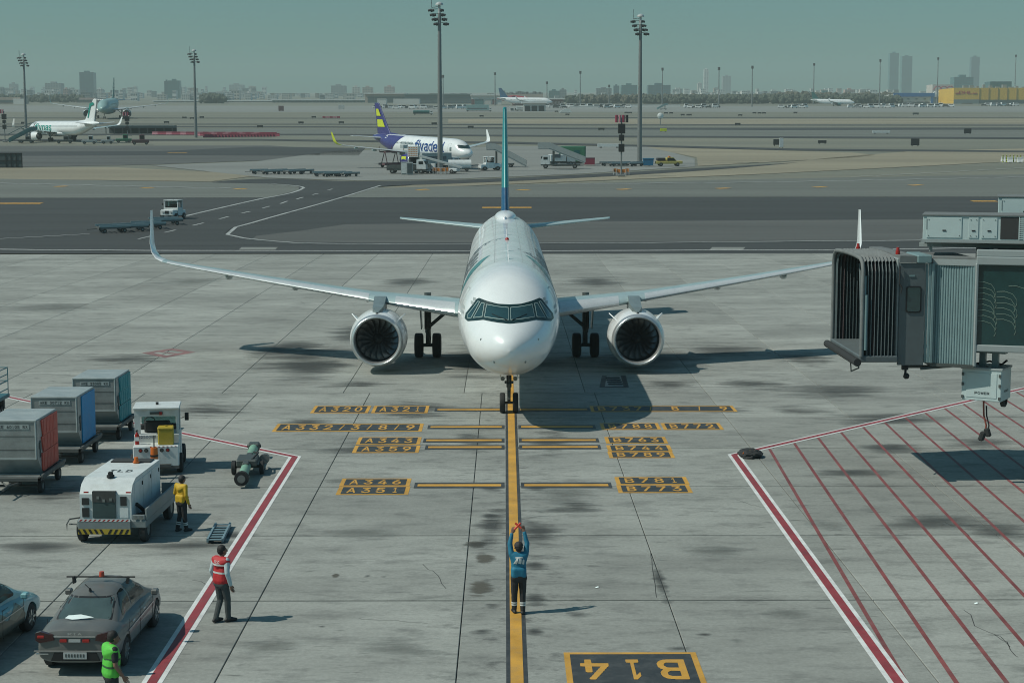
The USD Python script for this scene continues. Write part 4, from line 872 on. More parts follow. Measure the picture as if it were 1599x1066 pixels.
def make_dolly(label, x, y):
    t = thing('container_dolly', label, 'baggage dolly', (x, y, 0), 0, 'dollies under the containers')
    MB().b2((0, 0, .42), (1.75, .09, .54), ch=.01).b2((0, 2.81, .42), (1.75, 2.9, .54), ch=.01).b2((0, 0, .42), (.08, 2.9, .54), ch=.01).b2((1.67, 0, .42), (1.75, 2.9, .54), ch=.01).build('frame', M_doll, t)
    for k in range(7): MB().cyl((.1, .35+k*.37, .50), (1.65, .35+k*.37, .50), .045, sides=8).build('roller', M_hub, t, smooth=40)
    MB().b2((.1, .1, .40), (1.65, 2.8, .44)).build('deck_plate', M_doll, t)
    for xx_ in (.12, 1.63):
        for yy_ in (.5, 2.4): small_wheel(t, (xx_, yy_, .2), .2, .13)
    for y_ in (.5, 2.4): MB().cyl((.12, y_, .2), (1.63, y_, .2), .035).box((.87, y_, .31), (.3, .3, .2)).build('axle', M_doll, t)
    MB().cyl((.87, 0, .36), (.87, -.75, .32), .035).cyl((.6, .1, .38), (.87, -.3, .34), .025).cyl((1.14, .1, .38), (.87, -.3, .34), .025).build('tow_bar', M_doll, t)
    MB().b2((1.73, .15, .5), (1.80, 2.75, .60), ch=.01).build('side_stop', M_doll, t)
    return t
def make_uld(label, x, y, m, code, sect=True):
    t = thing('air_freight_container', label, 'cargo container', (x, y, .552), 0)
    W_, D_, H_ = 1.53, 2.18, 1.62
    prof = [(.45, 0), (D_, 0), (D_, H_), (0, H_), (0, .5)]
    MB().prism(prof, 0, W_-.09, 'x').build('shell', M_ualu, t)
    MB().b2((-.02, -.025, H_-.03), (W_-.06, D_+.02, H_+.025), ch=.01).build('top', M_utop, t)
    MB().prism(prof, W_-.09, W_-.045, 'x').build('door_frame', M_ualu, t)
    for e in (0, W_-.09):
        MB().cyl((e, -.004, .48), (e, -.004, H_), .022, sides=6).build('edge_rail', M_utop, t)
    MB().b2((.0, -.012, .47), (W_-.08, .004, .53)).build('lower_rail', M_utop, t)
    if sect:
        for k, (a, b) in enumerate(((.62, 1.08), (.34+.75, 1.58), (.04, .60))):
            pts = [(max(.38, .52-.5*(b<.7)*0), a), (D_-.04, a), (D_-.04, b), (.38, b)] if a > .3 else [(.46, a), (D_-.04, a), (D_-.04, b), (.38, b), (.38, .12)]
            MB().prism(pts, W_-.045, W_-.008, 'x').build('door_curtain', m, t)
            for q in range(4): MB().cyl((W_-.005, .5+q*.36, a+.03), (W_-.005, .62+q*.36, b-.03), .008, sides=4).build('curtain_strap', m, t)
    else:
        MB().prism([(.42, .05), (D_-.04, .05), (D_-.04, 1.58), (.42, 1.58)], W_-.045, W_-.01, 'x').build('door_curtain', m, t)
    MB().cyl((W_-.03, .24, .5), (W_-.03, .24, 1.0), .02, sides=6).box((W_-.03, .22, .85), (.03, .12, .2)).build('door_latch', M_doll, t)
    p = obj('code_plate', MB().b2((.25, -.014, H_-.24), (W_-.28, -.003, H_-.11)).mesh(), M_utop, t)
    g_ = glyphs(code, .28, W_-.31, H_-.22, H_-.13, fill=.8); v, f = g_.mesh(); obj('lettering', (np.column_stack([v[:, 0], np.full(len(v), -.018), v[:, 1]]), f), M_black, p)
    for z in (.75, 1.15): MB().b2((.05, -.006, z), (W_-.14, .004, z+.02)).build('skin_joint', M_doll, t)
    return t
for x, y, m, c, lb, nm, s in ((-15.38, 48.95, M_ured, 'AKE 60105 RX', 'silver freight container with a red door curtain, nearest of the three', 'dolly carrying the container with the red curtain', True),
                             (-15.35, 53.6, M_ublue, 'AKE 30712 KU', 'silver freight container with a plain blue door curtain between the red and the teal one', 'dolly carrying the container with the blue curtain', False),
                             (-15.10, 57.9, M_uteal, 'AKE 23005 KU', 'silver freight container with a dark teal door curtain, farthest of the three', 'dolly carrying the container with the teal curtain', True)):
    make_dolly(nm, x, y); make_uld(lb, x+.14, y+.28, m, c, s)
# railed service platform at the left edge
M_tealm = mat('teal_steel', (0.05, 0.14, 0.16), 0.5, 0.2, var=0.2, dirt=0.3)
sp_ = thing('service_platform', 'teal steel platform trolley with railings at the left edge of the photo', 'platform', (-21.3, 61.2, 0))
MB().b2((0, 0, .72), (2.55, 2.4, .86), ch=.02).build('deck', M_tealm, sp_)
MB().b2((.1, .1, .3), (2.4, .25, .72)).build('chassis_beam', M_doll, sp_); MB().b2((.1, 2.1, .3), (2.4, 2.25, .72)).build('chassis_beam', M_doll, sp_); MB().b2((2.2, -.3, .45), (2.75, .5, .55)).build('step', M_doll, sp_)
for x in (.2, 2.3):
    for y in (.4, 2.0): small_wheel(sp_, (x, y, .22), .22, .15)
for y in (.03, 2.37):
    for x in np.linspace(.05, 2.5, 7): MB().cyl((x, y, .86), (x, y, 1.85), .018, sides=6).build('rail_post', M_tealm, sp_)
    for z in (1.35, 1.85): MB().cyl((.05, y, z), (2.5, y, z), .02, sides=6).build('hand_rail', M_tealm, sp_)
for z in (1.05, 1.35, 1.6, 1.85): MB().cyl((2.5, .03, z), (2.5, 2.37, z), .02, sides=6).build('hand_rail', M_tealm, sp_)
MB().b2((2.44, .2, 1.0), (2.52, .9, 1.8)).build('gate_panel', M_tealm, sp_)

# ---------------------------------------------------------------- tow tractor
M_vwhite = mat('vehicle_white', (0.60, 0.625, 0.615), 0.4, var=0.10, vs=1.5, dirt=0.45, dirt_col=(0.30, 0.29, 0.26), ds=2.2)
M_vyel = mat('drum_yellow', (0.42, 0.30, 0.025), 0.5, var=0.2, dirt=0.3)
M_seat = mat('seat_black', (0.02, 0.022, 0.022), 0.7)
def make_tractor(label, loc, rz=0.0, full=True, group=None, scale=None, tilt=False):
    t = thing('tow_tractor', label, 'tow tractor', loc, rz, group, scale, tilt)
    W_ = 1.56
    MB().b2((-.78, 0, .30), (.78, .75, 1.02), ch=.03).build('rear_body', M_vwhite, t)
    MB().b2((-.78, .70, .36), (.78, 1.95, 1.32), ch=.03).build('cab_lower', M_vwhite, t)
    MB().b2((-.70, 1.9, .40), (.70, 3.0, 1.12), ch=.08).build('bonnet', M_vwhite, t)
    for x in (-.76, .67): MB().b2((x, .74, 1.30), (x+.09, .86, 2.22), ch=.01).build('cab_pillar', M_vwhite, t); MB().b2((x, 1.84, 1.30), (x+.09, 1.94, 2.22), ch=.01).build('cab_pillar', M_vwhite, t)
    MB().b2((-.76, .73, 1.94), (.76, .79, 2.22)).build('rear_header', M_vwhite, t)
    MB().b2((-.76, .73, 1.30), (-.55, .79, 1.96)).build('rear_panel', M_vwhite, t)
    MB().b2((-.80, .62, 2.20), (.80, 2.02, 2.27), ch=.02).build('roof', M_vwhite, t)
    MB().b2((-.60, 1.86, 1.35), (.60, 1.88, 2.15)).build('windscreen', glass_mat('cab_glass', (.35, .5, .5)), t)
    MB().b2((-.45, 1.1, 1.2), (.45, 1.5, 1.45), ch=.05).b2((-.45, 1.0, 1.35), (.45, 1.14, 1.75), ch=.05).build('seat', M_seat, t)
    MB().b2((-.62, 1.68, 1.28), (.62, 1.86, 1.52), ch=.03).build('dashboard', M_seat, t)
    a = np.linspace(0, 2*np.pi, 20); MB().tube(np.column_stack([-.3 + .19*np.cos(a), 1.6 + .06*np.sin(a), 1.62 + .17*np.sin(a)]), .018, 6).cyl((-.3, 1.62, 1.6), (-.3, 1.75, 1.45), .03).build('steering_wheel', M_seat, t)
    for x in (-.72, .72):
        for y, r in ((.55, .34), (2.4, .34)):
            small_wheel(t, (x+.06*np.sign(x), y, r), r, .22)
    for x in (.80,):
        MB().b2((.77, 1.0, .4), (.80, 1.8, 1.25), ch=.01).build('side_door', M_vwhite, t)
    MB().cyl((.80, 1.8, 1.7), (.98, 1.75, 1.78), .012, sides=5).b2((.92, 1.70, 1.62), (1.06, 1.74, 1.90), ch=.01).build('mirror', M_seat, t)
    MB().b2((-.5, -.12, .30), (.5, .02, .40)).cyl((0, -.1, .2), (0, -.1, .42), .05).build('tow_hitch', M_doll, t)
    MB().b2((-.78, -.02, .22), (.78, .06, .32)).build('rear_bumper', M_doll, t)
    for x in (-.52, -.33, .20, .40):
        MB().cyl((x, .005, .88), (x, -.02, .88), .068, sides=16).build('tail_lamp', M_rubber, t); MB().cyl((x, -.018, .88), (x, -.03, .88), .045, sides=12).build('lamp_lens', M_lampr if abs(x) > .35 else M_gear, t)
    MB().b2((-.22, .69, 2.02), (.22, .725, 2.10)).build('light_bar', M_gear, t); MB().b2((.10, .66, 2.0), (.2, .70, 2.11)).build('stop_lamp', M_lampr, t)
    MB().cyl((0, 1.3, 2.27), (0, 1.3, 2.36), .05).build('roof_beacon', M_rubber, t)
    if full:
        for k in range(7): MB().b2((-.2+k*.14, -.003, .985), (-.14+k*.14, .01, 1.01)).build('reflector', M_lampr, t)
        g_ = glyphs('GS250088', -.74, -.02, 1.185, 1.275, fill=.8); v, f = g_.mesh(); obj('fleet_number', (np.column_stack([v[:, 0], np.full(len(v), .694), v[:, 1]]), f), mat('number_blue', (.03, .06, .14), .5), t)
        MB().b2((.12, .695, 1.10), (.20, .698, 1.2)).build('sticker', M_lampr, t)
    return t
tr = make_tractor('white tow tractor with open cab standing beside the containers, yellow drum on its rear deck', TP := (-10.86, 52.0, 0), math.radians(8), scale=.90)
def on_deck(x, y): c_, s_ = math.cos(math.radians(8)), math.sin(math.radians(8)); return (TP[0] + .9*(x*c_ - y*s_), TP[1] + .9*(x*s_ + y*c_), .918)
dr = thing('yellow_drum_box', 'yellow chock box standing on the rear deck of the tow tractor', 'box', on_deck(.33, .40), math.radians(8))
MB().b2((-.24, -.2, 0), (.24, .2, .50), ch=.03).build('body', M_vyel, dr); MB().b2((-.25, -.21, .47), (.25, .21, .56), ch=.03).cyl((0, 0, .55), (0, 0, .585), .05).build('lid', M_vyel, dr)
fe = thing('fire_extinguisher', 'small red and white fire extinguisher on the left of the tractor deck', 'fire extinguisher', on_deck(-.66, .45))
MB().lathe([(0, .01), (0, .065), (.3, .065), (.36, .03), (.40, .02), (.40, .001)], n=14, axis='z').build('bottle', M_lampr, fe, smooth=40); MB().b2((-.07, -.068, .12), (.07, -.06, .24)).build('band', M_vwhite, fe); MB().box((0, -.03, .43), (.04, .14, .05)).build('valve', M_rubber, fe)
cn = thing('warning_beacon_stand', 'orange topped warning post standing at the rear of the tow tractor', 'warning post', (-10.80, 51.45, 0))
MB().cyl((0, 0, 0), (0, 0, 1.35), .022).box((0, 0, .02), (.3, .3, .04)).b2((-.16, -.12, .22), (.16, .12, .26)).build('post', M_doll, cn)
MB().cyl((0, 0, .55), (0, 0, .98), .12, .11, sides=14).build('orange_drum', M_lampo, cn, smooth=40); MB().cyl((0, 0, .70), (0, 0, .76), .125).build('black_band', M_black, cn)

# ---------------------------------------------------------------- ground power unit on its trailer
M_bump = mat('bumper_grey', (0.19, 0.215, 0.215), 0.5, var=0.2, dirt=0.4)
gu = thing('ground_power_unit', 'white ground power unit with hazard striped bumper behind the man in yellow', 'power unit', (-10.16, 42.95, 0), math.radians(-2))
MB().b2((-.90, .0, .42), (.90, 3.45, .62), ch=.02).build('chassis', M_bump, gu)
prof = [(.10, .62), (3.25, .62), (3.25, 1.60), (.62, 1.62), (.28, 1.50), (.10, 1.28)]
MB().prism(prof, -.84, .50, 'x').build('cabinet', M_vwhite, gu)
MB().prism([(2.72, 1.6), (3.2, 1.6), (3.2, 1.64), (2.72, 1.64)], -.72, .36, 'x').build('roof_vent', M_grille, gu)
MB().b2((-.50, .06, .66), (.10, .105, 1.10)).build('radiator_grille', mat('radiator_dark', (.035, .062, .062), .5, var=.2), gu); MB().b2((-.50, .05, 1.08), (.10, .2, 1.36)).build('control_panel', mat('panel_dark', (.05, .052, .05), .5, var=.3, vs=8), gu)
for x, z in ((-.35, 1.2), (-.2, 1.12), (-.02, 1.15)): MB().box((x, .045, z), (.07, .02, .07)).build('gauge', M_hub, gu)
MB().b2((-.78, .075, 1.0), (-.6, .1, 1.18)).b2((-.78, .075, .68), (-.6, .1, .92)).b2((.22, .075, .98), (.38, .1, 1.22)).build('hatch', M_seat, gu)
MB().b2((.2, .085, .66), (.42, .1, .92), ch=.003).build('door_panel', M_vwhite, gu)
for x in (-.74, .36): MB().b2((x, .12, 1.30), (x+.12, .16, 1.34)).build('marker_lamp', M_lampr, gu)
for k, (a, b) in enumerate(((.45, 1.3), (1.34, 2.2), (2.24, 3.1))):
    d_ = obj('side_door', MB().b2((.495, a, .70), (.512, b, 1.50), ch=.004).mesh(), M_vwhite, gu); MB().box((.52, b-.08, 1.36), (.02, .05, .1)).build('latch', M_seat, d_)
g_ = glyphs('TLD', -.45, .22, 0, .30, fill=.72); v, f = g_.mesh(); obj('roof_lettering', (np.column_stack([v[:, 0], v[:, 1]+1.35, np.full(len(v), 1.6215)]), f), M_gear, gu)
MB().cyl((-.16, .62, 1.62), (-.16, .62, 1.68), .10, sides=10).box((-.16, .62, 1.72), (.12, .1, .1), ch=.02).build('exhaust_cap', M_rubber, gu)
MB().cyl((.0, 2.65, 1.62), (.0, 2.65, 1.66), .09).cyl((.0, 2.65, 1.66), (.0, 2.65, 1.78), .065, .05).build('beacon', M_lampo, gu, smooth=40)
MB().b2((-.86, -.06, .30), (.5, .05, .64), ch=.01).build('bumper', M_bump, gu)
for k in range(11):
    xa = -.83 + k*.12; MB().add(*[np.array([(xa, -.066, .60), (xa+.05, -.066, .60), (xa+.10, -.066, .65), (xa+.05, -.066, .65)]), [[0, 1, 2, 3]]]).build('red_chevron', M_lampr, gu)
MB().b2((-.86, -.064, .595), (.5, -.055, .655)).build('white_band', M_vwhite, gu)
MB().b2((-.86, -.064, .26), (.5, -.055, .40)).build('yellow_band', M_vyel, gu)
for k in range(9):
    s_ = 1 if k < 4.5 else -1; xa = -.82 + k*.145
    MB().add(np.array([(xa, -.068, .265), (xa+.065, -.068, .265), (xa+.065+.07*s_*-1, -.068, .395), (xa+.07*s_*-1, -.068, .395)]), [[0, 1, 2, 3]]).build('black_stripe', M_black, gu)
MB().b2((.86, .05, .62), (.92, 3.45, .92), ch=.01).b2((.5, 3.38, .62), (.92, 3.45, .92)).build('tray_side', M_bump, gu)
MB().b2((.52, .05, .56), (.88, 3.4, .60)).build('tray_floor', M_seat, gu)
MB().b2((.54, .02, .62), (.86, .07, .76), ch=.01).build('lamp_bracket', M_bump, gu); MB().cyl((.62, .0, .69), (.62, -.02, .69), .045).build('lamp', M_hub, gu); MB().cyl((.76, .0, .69), (.76, -.02, .69), .045).build('lamp', M_hub, gu)
MB().tube([(.55, .45, .95), (.6, .7, .80), (.62, 1.0, .64), (.66, 1.6, .63), (.7, 2.3, .64)], .05, 8).tube([(.56, .5, .66), (.7, .9, .66), (.74, 1.8, .66)], .04, 8).build('coiled_cable', M_rubber, gu)
for x in (-.84, .78):
    for y in (.35, 2.95): small_wheel(gu, (x, y, .33), .33, .2)
MB().tube([(-.9, .3, .62), (-1.12, .1, .62), (-1.12, -.15, .55), (-1.12, -.15, .36)], .02, 6).tube([(-1.12, .05, .5), (-.9, .05, .5)], .02, 6).build('side_bracket', M_doll, gu)

# ---------------------------------------------------------------- tow bar, step ladder, net bundle
M_gtube = mat('tow_bar_green', (0.20, 0.36, 0.26), 0.5, var=0.2, dirt=0.35)
tb = thing('aircraft_tow_bar', 'green tubular aircraft tow bar on small wheels lying by the left safety line', 'tow bar', (-8.06, 52.3, 0), math.radians(4))
MB().cyl((0, -2.3, .30), (0, 2.6, .36), .145, sides=16).build('tube', M_gtube, tb, smooth=40)
MB().cyl((0, -2.42, .30), (0, -2.22, .30), .22, sides=16).build('shock_head', M_rubber, tb, smooth=40); MB().cyl((0, -2.44, .30), (0, -2.43, .30), .12).build('head_ring', M_hub, tb)
MB().b2((-.32, -.55, .3), (.32, .5, .52), ch=.04).b2((-.1, -.9, .2), (.1, .9, .5), ch=.03).cyl((-.45, 0, .22), (.5, 0, .22), .05).build('axle_block', M_gear, tb)
for x, y in ((-.42, -.15), (.44, -.1)): small_wheel(tb, (x, y, .22), .22, .14)
MB().cyl((.48, .75, .34), (.48, .45, .36), .16, sides=12).build('hydraulic_tank', M_hub, tb, smooth=40)
MB().b2((-.18, 2.3, .25), (.18, 2.75, .52), ch=.04).cyl((-.22, 2.6, .4), (.22, 2.6, .4), .06).build('coupling_head', M_gear, tb)
MB().tube([(.15, -.4, .5), (.3, -.1, .62), (.3, .4, .58), (.12, .9, .5)], .03, 6).build('hose', M_rubber, tb)
sl = thing('step_ladder', 'small blue grey step ladder lying flat by the left safety line', 'ladder', (-7.70, 42.95, 0.03), math.radians(3), None, (.85, .9, 1))
M_lad = mat('ladder_blue_grey', (0.16, 0.24, 0.27), 0.5, var=0.2)
MB().b2((-.03, 0, 0), (.03, 2.1, .10)).build('side_rail', M_lad, sl); MB().b2((.42, 0, 0), (.48, 2.1, .10)).build('side_rail', M_lad, sl)
for k in range(7): MB().box((.225, .08+k*.32, .06), (.42, .27, .02), rx=-.12).build('tread', M_lad, sl)
nb = thing('cargo_net_bundle', 'dark bundle of netting and straps dropped on the corner of the right safety line', 'net bundle', (8.05, 55.0, 0))
rg = np.random.default_rng(5)
ico = trimesh.creation.icosphere(4, 1.0); v = ico.vertices*(1 + .55*(meshkit.fbm(ico.vertices*2.6 + 5, 4, 3)-.5)[:, None]); v = v*[.38, .48, .17] + [0, 0, .10]; v[:, 2] = np.maximum(v[:, 2], .008)
obj('folded_net', (v, ico.faces), M_rubber, nb, smooth=True)
for k in range(16):
    a = rg.uniform(0, 6.28); c = rg.uniform(-.22, .22, 2); L_ = rg.uniform(.1, .28); q = np.linspace(-1, 1, 7)
    p = np.column_stack([c[0] + q*L_*math.cos(a), c[1] + q*L_*math.sin(a)*1.2, .24 - .16*(q*.8)**2 - .5*np.hypot(*c)**2 + rg.uniform(-.01, .02)]); p[:, 2] = np.maximum(p[:, 2], .02)
    obj('strap', tube(p, .014, 5), [M_canvas, M_vyel, M_lampo, M_hub, M_seat][k % 5], nb)

# ---------------------------------------------------------------- cars
M_kgrey = mat('car_grey', (0.135, 0.135, 0.126), 0.42, 0.12, var=0.14, vs=2, coat=0.25, dirt=0.45, dirt_col=(0.17, 0.16, 0.14), ds=2.2)
M_cteal = mat('car_teal', (0.17, 0.36, 0.38), 0.30, 0.0, var=0.06, coat=0.6)
M_colive = mat('wrap_olive', (0.085, 0.088, 0.065), 0.35, var=0.15, coat=0.3)
M_csand = mat('wrap_sand', (0.20, 0.20, 0.15), 0.35, var=0.1, coat=0.3)
M_cglass = mat('car_glass', (0.012, 0.018, 0.018), 0.10, var=0.3, vs=2, coat=0.0, spec=0.35)
M_rglass = mat('rear_glass', (0.065, 0.095, 0.092), 0.12, var=0.3, vs=1.5, coat=0.4)
M_chrome = mat('bright_trim', (0.55, 0.56, 0.55), 0.25, 0.8)
M_plate = mat('number_plate', (0.42, 0.43, 0.42), 0.5)
M_paper = mat('paper', (0.72, 0.80, 0.78), 0.7)
def superring(w, zb, zt, n=28, p=3.2, tum=0.0):
    a = np.linspace(0, 2*np.pi, n, endpoint=False); c, s_ = np.cos(a), np.sin(a)
    x = w*np.sign(c)*np.abs(c)**(2/p); z = np.sign(s_)*np.abs(s_)**(2/p)
    zz_ = (zb+zt)/2 + z*(zt-zb)/2
    return x*(1 - tum*np.clip(z, 0, 1)**2), zz_
def sedan(name, label, loc, rz, paint, W=1.0, L=4.4):
    """local y runs from the tail (0) to the nose (L)"""
    t = thing(name, label, 'car', loc, rz, None, scale=(W, 1, .93))
    st = [(0, .70, .36, .84, .1), (.05, .77, .30, .98, .1), (.25, .82, .25, 1.04, .09), (.7, .85, .21, 1.06, .07), (1.1, .86, .20, 1.02, .05), (1.8, .86, .19, .98, .04), (2.6, .86, .19, .97, .04), (3.2, .86, .19, .96, .05), (3.6, .85, .20, .90, .09), (4.0, .82, .22, .80, .12), (4.25, .75, .26, .68, .12), (L, .62, .32, .56, .1)]
    R = []
    for y, w, zb, zt, tu in st:
        x, z = superring(w, zb, zt, 32, 4.0, tu); R.append(np.column_stack([x, np.full(32, y), z]))
    body = loft(R)
    # wheel arches cut out of the body
    import manifold3d as m3
    mf = m3.Manifold(m3.Mesh(np.asarray(body.vertices, np.float32), np.asarray(trimesh.Trimesh(body.vertices, body.faces).faces, np.uint32)))
    for y in (.82, 3.5):
        mf = mf - m3.Manifold.cylinder(2.4, .345, .345, 40).rotate([0, 90, 0]).translate([-1.2, y, .32])
    bo = obj('body', mf, paint, t, smooth=35)
    gst = [(.55, .74, .98), (.95, .68, 1.22), (1.45, .60, 1.43), (2.0, .585, 1.475), (2.6, .595, 1.46), (3.0, .66, 1.24), (3.42, .73, .94)]
    R = []
    for y, w, zt in gst:
        a = np.linspace(0, np.pi, 15); p = 3.6; x = w*np.sign(np.cos(a))*np.abs(np.cos(a))**(2/p); z = .85 + (zt-.85)*np.abs(np.sin(a))**(2/p)
        R.append(np.column_stack([x*(1 + .17*(1-(z-.85)/max(zt-.85, .1))*(zt-.85)/.6), np.full(15, y), z]))
    roof = loft(R); obj('roof', roof, paint, bo, smooth=50)
    rm = trimesh.Trimesh(roof.vertices, roof.faces, process=True)
    def glaze(nm, poly, axis, m, off=.006, sub=.07, par=bo):
        """drapes a pane outline over the roof shell: axis 'y-' seen from behind, 'y+' from ahead, 'x+'/'x-' from the side"""
        v, f = fine2d(Polygon(poly).buffer(-.05).buffer(.05), sub)
        if axis[0] == 'y': o = np.column_stack([v[:, 0], np.full(len(v), -3 if axis[1] == '-' else 9.0), v[:, 1]]); d = np.tile([0, 1.0 if axis[1] == '-' else -1.0, 0], (len(v), 1))
        else: sg = 1 if axis[1] == '+' else -1; o = np.column_stack([np.full(len(v), 3.0*sg), v[:, 0], v[:, 1]]); d = np.tile([-1.0*sg, 0, 0], (len(v), 1))
        loc_, ri, _ = rm.ray.intersects_location(o, d, multiple_hits=False)
        p = np.full((len(v), 3), np.nan); p[ri] = loc_
        ok = ~np.isnan(p).any(1); keep = ok[f].all(1); f = f[keep]; p[~ok] = 0
        p = p - d*off; mm = trimesh.Trimesh(p, f, process=False)
        if (mm.face_normals*d[0]).sum(1).mean() > 0: f = f[:, ::-1]
        return obj(nm, (p, f), m, par, smooth=True)
    rw = glaze('rear_window', [(-.60, 1.0), (.60, 1.0), (.50, 1.36), (-.50, 1.36)], 'y-', M_black, .004)
    glaze('pane', [(-.565, 1.03), (.565, 1.03), (.47, 1.335), (-.47, 1.335)], 'y-', M_rglass, .009, par=rw)
    glaze('windscreen', [(-.62, .98), (.62, .98), (.52, 1.38), (-.52, 1.38)], 'y+', M_cglass)
    for s_ in ('x+', 'x-'):
        glaze('side_window', [(1.02, .985), (1.88, .985), (1.88, 1.39), (1.50, 1.36), (1.2, 1.20)], s_, M_cglass); glaze('side_window', [(1.97, .985), (2.98, .985), (2.84, 1.20), (2.55, 1.39), (1.97, 1.41)], s_, M_cglass)
    for q in (-1, 1):
        for y in (.82, 3.5):
            v, f = lathe([(-.10, .17), (-.10, .27), (-.07, .315), (.07, .315), (.10, .27), (.10, .17)], 28, 'x'); ty = obj('wheel', (v + [q*.74, y, .315], f), M_tyre, t, smooth=40)
            v, f = lathe([(-.085, .01), (-.10, .08), (-.085, .20), (.085, .20), (.10, .08), (.085, .01)], 20, 'x'); obj('rim', (v + [q*.745, y, .315], f), M_hub, ty, smooth=30)
            for k in range(7): a = k*2*np.pi/7; MB().box((q*.848, y+.12*math.cos(a), .315+.12*math.sin(a)), (.014, .045, .13), rx=a-np.pi/2).build('spoke', M_hub if k % 2 else M_chrome, ty)
        MB().b2((q*.88, 2.82, .93), (q*1.03, 3.0, 1.06), ch=.03).build('door_mirror', paint, t)
        MB().b2((q*.862, .9, .70), (q*.868, 3.1, .72)).build('waist_trim', M_chrome, bo)
        for y in (1.25, 2.15): MB().b2((q*.862, y, .80), (q*.885, y+.18, .83), ch=.008).build('door_handle', M_chrome, bo)
        for y in (1.0, 1.93, 3.05): MB().b2((q*.858, y-.006, .30), (q*.8645, y+.006, .95)).build('door_gap', M_black, bo)
    return t, bo
kc, kb = sedan('grey_sedan', 'dusty dark grey sedan with roof bar and orange beacon seen from behind', (-8.33, 31.95, 0), math.radians(-1.0), M_kgrey, W=.95)
MB().tube([(-.84, -.01, .56), (.84, -.01, .56)], .02, 6).build('bumper_crease', M_kgrey, kb)
for q in (-1, 1):
    MB().prism([(q*.42, .80), (q*.72, .74), (q*.80, .80), (q*.80, .95), (q*.70, .98), (q*.45, .91)], -.03, .06, 'y').build('tail_lamp', mat('dark_red_lens', (.035, .005, .005), .2, coat=.4), kb)
    MB().b2((q*.62, -.04, .84), (q*.76, .0, .90), ch=.01).build('brake_lamp', M_lampr if q < 0 else mat('dark_red_lens', (.035, .005, .005)), kb)  # lit look of the left lens is put into its brighter red
    MB().b2((q*.16, -.045, .76), (q*.30, .0, .82), ch=.005).build('reflector', M_lampr, kb)
    MB().b2((q*.55, -.02, .49), (q*.80, .02, .515)).build('rear_trim', M_chrome, kb)
MB().b2((-.42, -.035, .865), (.42, .0, .885)).build('boot_trim', M_chrome, kb)
MB().b2((-.12, -.048, .765), (.12, .0, .82)).build('plate_light_panel', M_plate, kb)
MB().prism([(-.5, .36), (.5, .36), (.42, .56), (-.42, .56)], -.02, .05, 'y').build('bumper_recess', M_black, kb)
pl_ = obj('number_plate', MB().b2((-.24, -.035, .40), (.24, -.018, .54), ch=.004).mesh(), M_plate, kb)
for k in range(7): MB().b2((-.2+k*.06, -.04, .44), (-.17+k*.06, -.034, .51)).build('plate_mark', M_gear, pl_)
g_ = glyphs('KIA', -.15, .15, .905, .955, fill=.85); v, f = g_.mesh(); obj('boot_lettering', (np.column_stack([v[:, 0], np.full(len(v), -.012), v[:, 1]]), f), M_chrome, kb)
g_ = glyphs('PEGAS', -.56, -.36, .87, .90, fill=.85); v, f = g_.mesh(); obj('boot_lettering', (np.column_stack([v[:, 0], np.full(len(v), -.02), v[:, 1]]), f), M_chrome, kb)
MB().cyl((-.06, 1.42, 1.44), (-.06, 1.40, 1.50), .035, .02).cyl((-.06, 1.40, 1.48), (-.09, 1.15, 1.66), .008, sides=5).build('aerial', M_rubber, kb)
rb = obj('roof_bar', MB().cyl((-.74, 2.05, 1.57), (.74, 2.05, 1.57), .018, sides=6).mesh(), M_rubber, kc)
for q in (-1, 1): MB().prism([(q*.54, 1.44), (q*.60, 1.42), (q*.61, 1.57), (q*.57, 1.58)], 2.0, 2.1, 'y').build('bar_foot', M_rubber, rb)
MB().cyl((.02, 2.05, 1.58), (.02, 2.05, 1.69), .06, .05).build('beacon', mat('red_orange_lens', (.45, .06, .03), .3), kc, smooth=40)
v, f = fine2d(Polygon([(-.36, .62), (-.30, .74), (-.05, .78), (.1, .72), (.24, .66), (.02, .6), (-.2, .56)]), .06)
pp = obj('paper_sheet', (np.column_stack([v[:, 0], .52 + (v[:, 1]-.55)*.55, 1.065 + (v[:, 1]-.55)*.34 + .006]), f), M_paper, kc)
tc, tbd = sedan('teal_car', 'teal and white marked car cut by the left edge of the photo', (-11.27, 31.75, 0), math.radians(-6), M_cteal)
def wrap(poly, m, nm, sg=1, off=.004, body=tbd):
    v, f = fine2d(Polygon(poly), .12); y = v[:, 0]; z = v[:, 1]
    W_ = np.interp(y, [0, .25, .7, 1.1, 3.2, 3.6, 4.0, 4.25], [.70, .82, .85, .86, .86, .85, .82, .75]); zb_, zt_ = np.interp(y, [0, .7, 1.8, 3.6, 4.25], [.36, .21, .19, .20, .26]), np.interp(y, [0, .25, .7, 1.8, 3.2, 3.6, 4.0, 4.25], [.84, 1.04, 1.06, .98, .96, .90, .80, .68]); tu = np.interp(y, [0, .7, 1.8, 3.2, 3.6, 4.0], [.1, .07, .04, .05, .09, .12])
    q = np.clip((z - (zb_+zt_)/2)/((zt_-zb_)/2), -.98, .98); sn = np.sign(q)*np.abs(q)**2.0; x = W_*np.sqrt(1-sn**2)**.5*(1 - tu*np.clip(q, 0, 1)**2)
    p = np.column_stack([sg*(x+off), y, z]); mm = trimesh.Trimesh(p, f, process=False)
    f = f if (mm.face_normals[:, 0]*sg).mean() > 0 else f[:, ::-1]; return obj(nm, (p, f), m, body, smooth=True)
wrap([(.6+.6, .28), (3.10, .28), (3.13, .52), (2.8, .86), (2.2, .62), (1.6, .80), (1.2, .6)], M_colive, 'olive_wrap_panel')
wrap([(2.25, .64), (2.75, .88), (3.0, .62), (2.6, .50)], M_csand, 'sand_wrap_panel', off=.007)
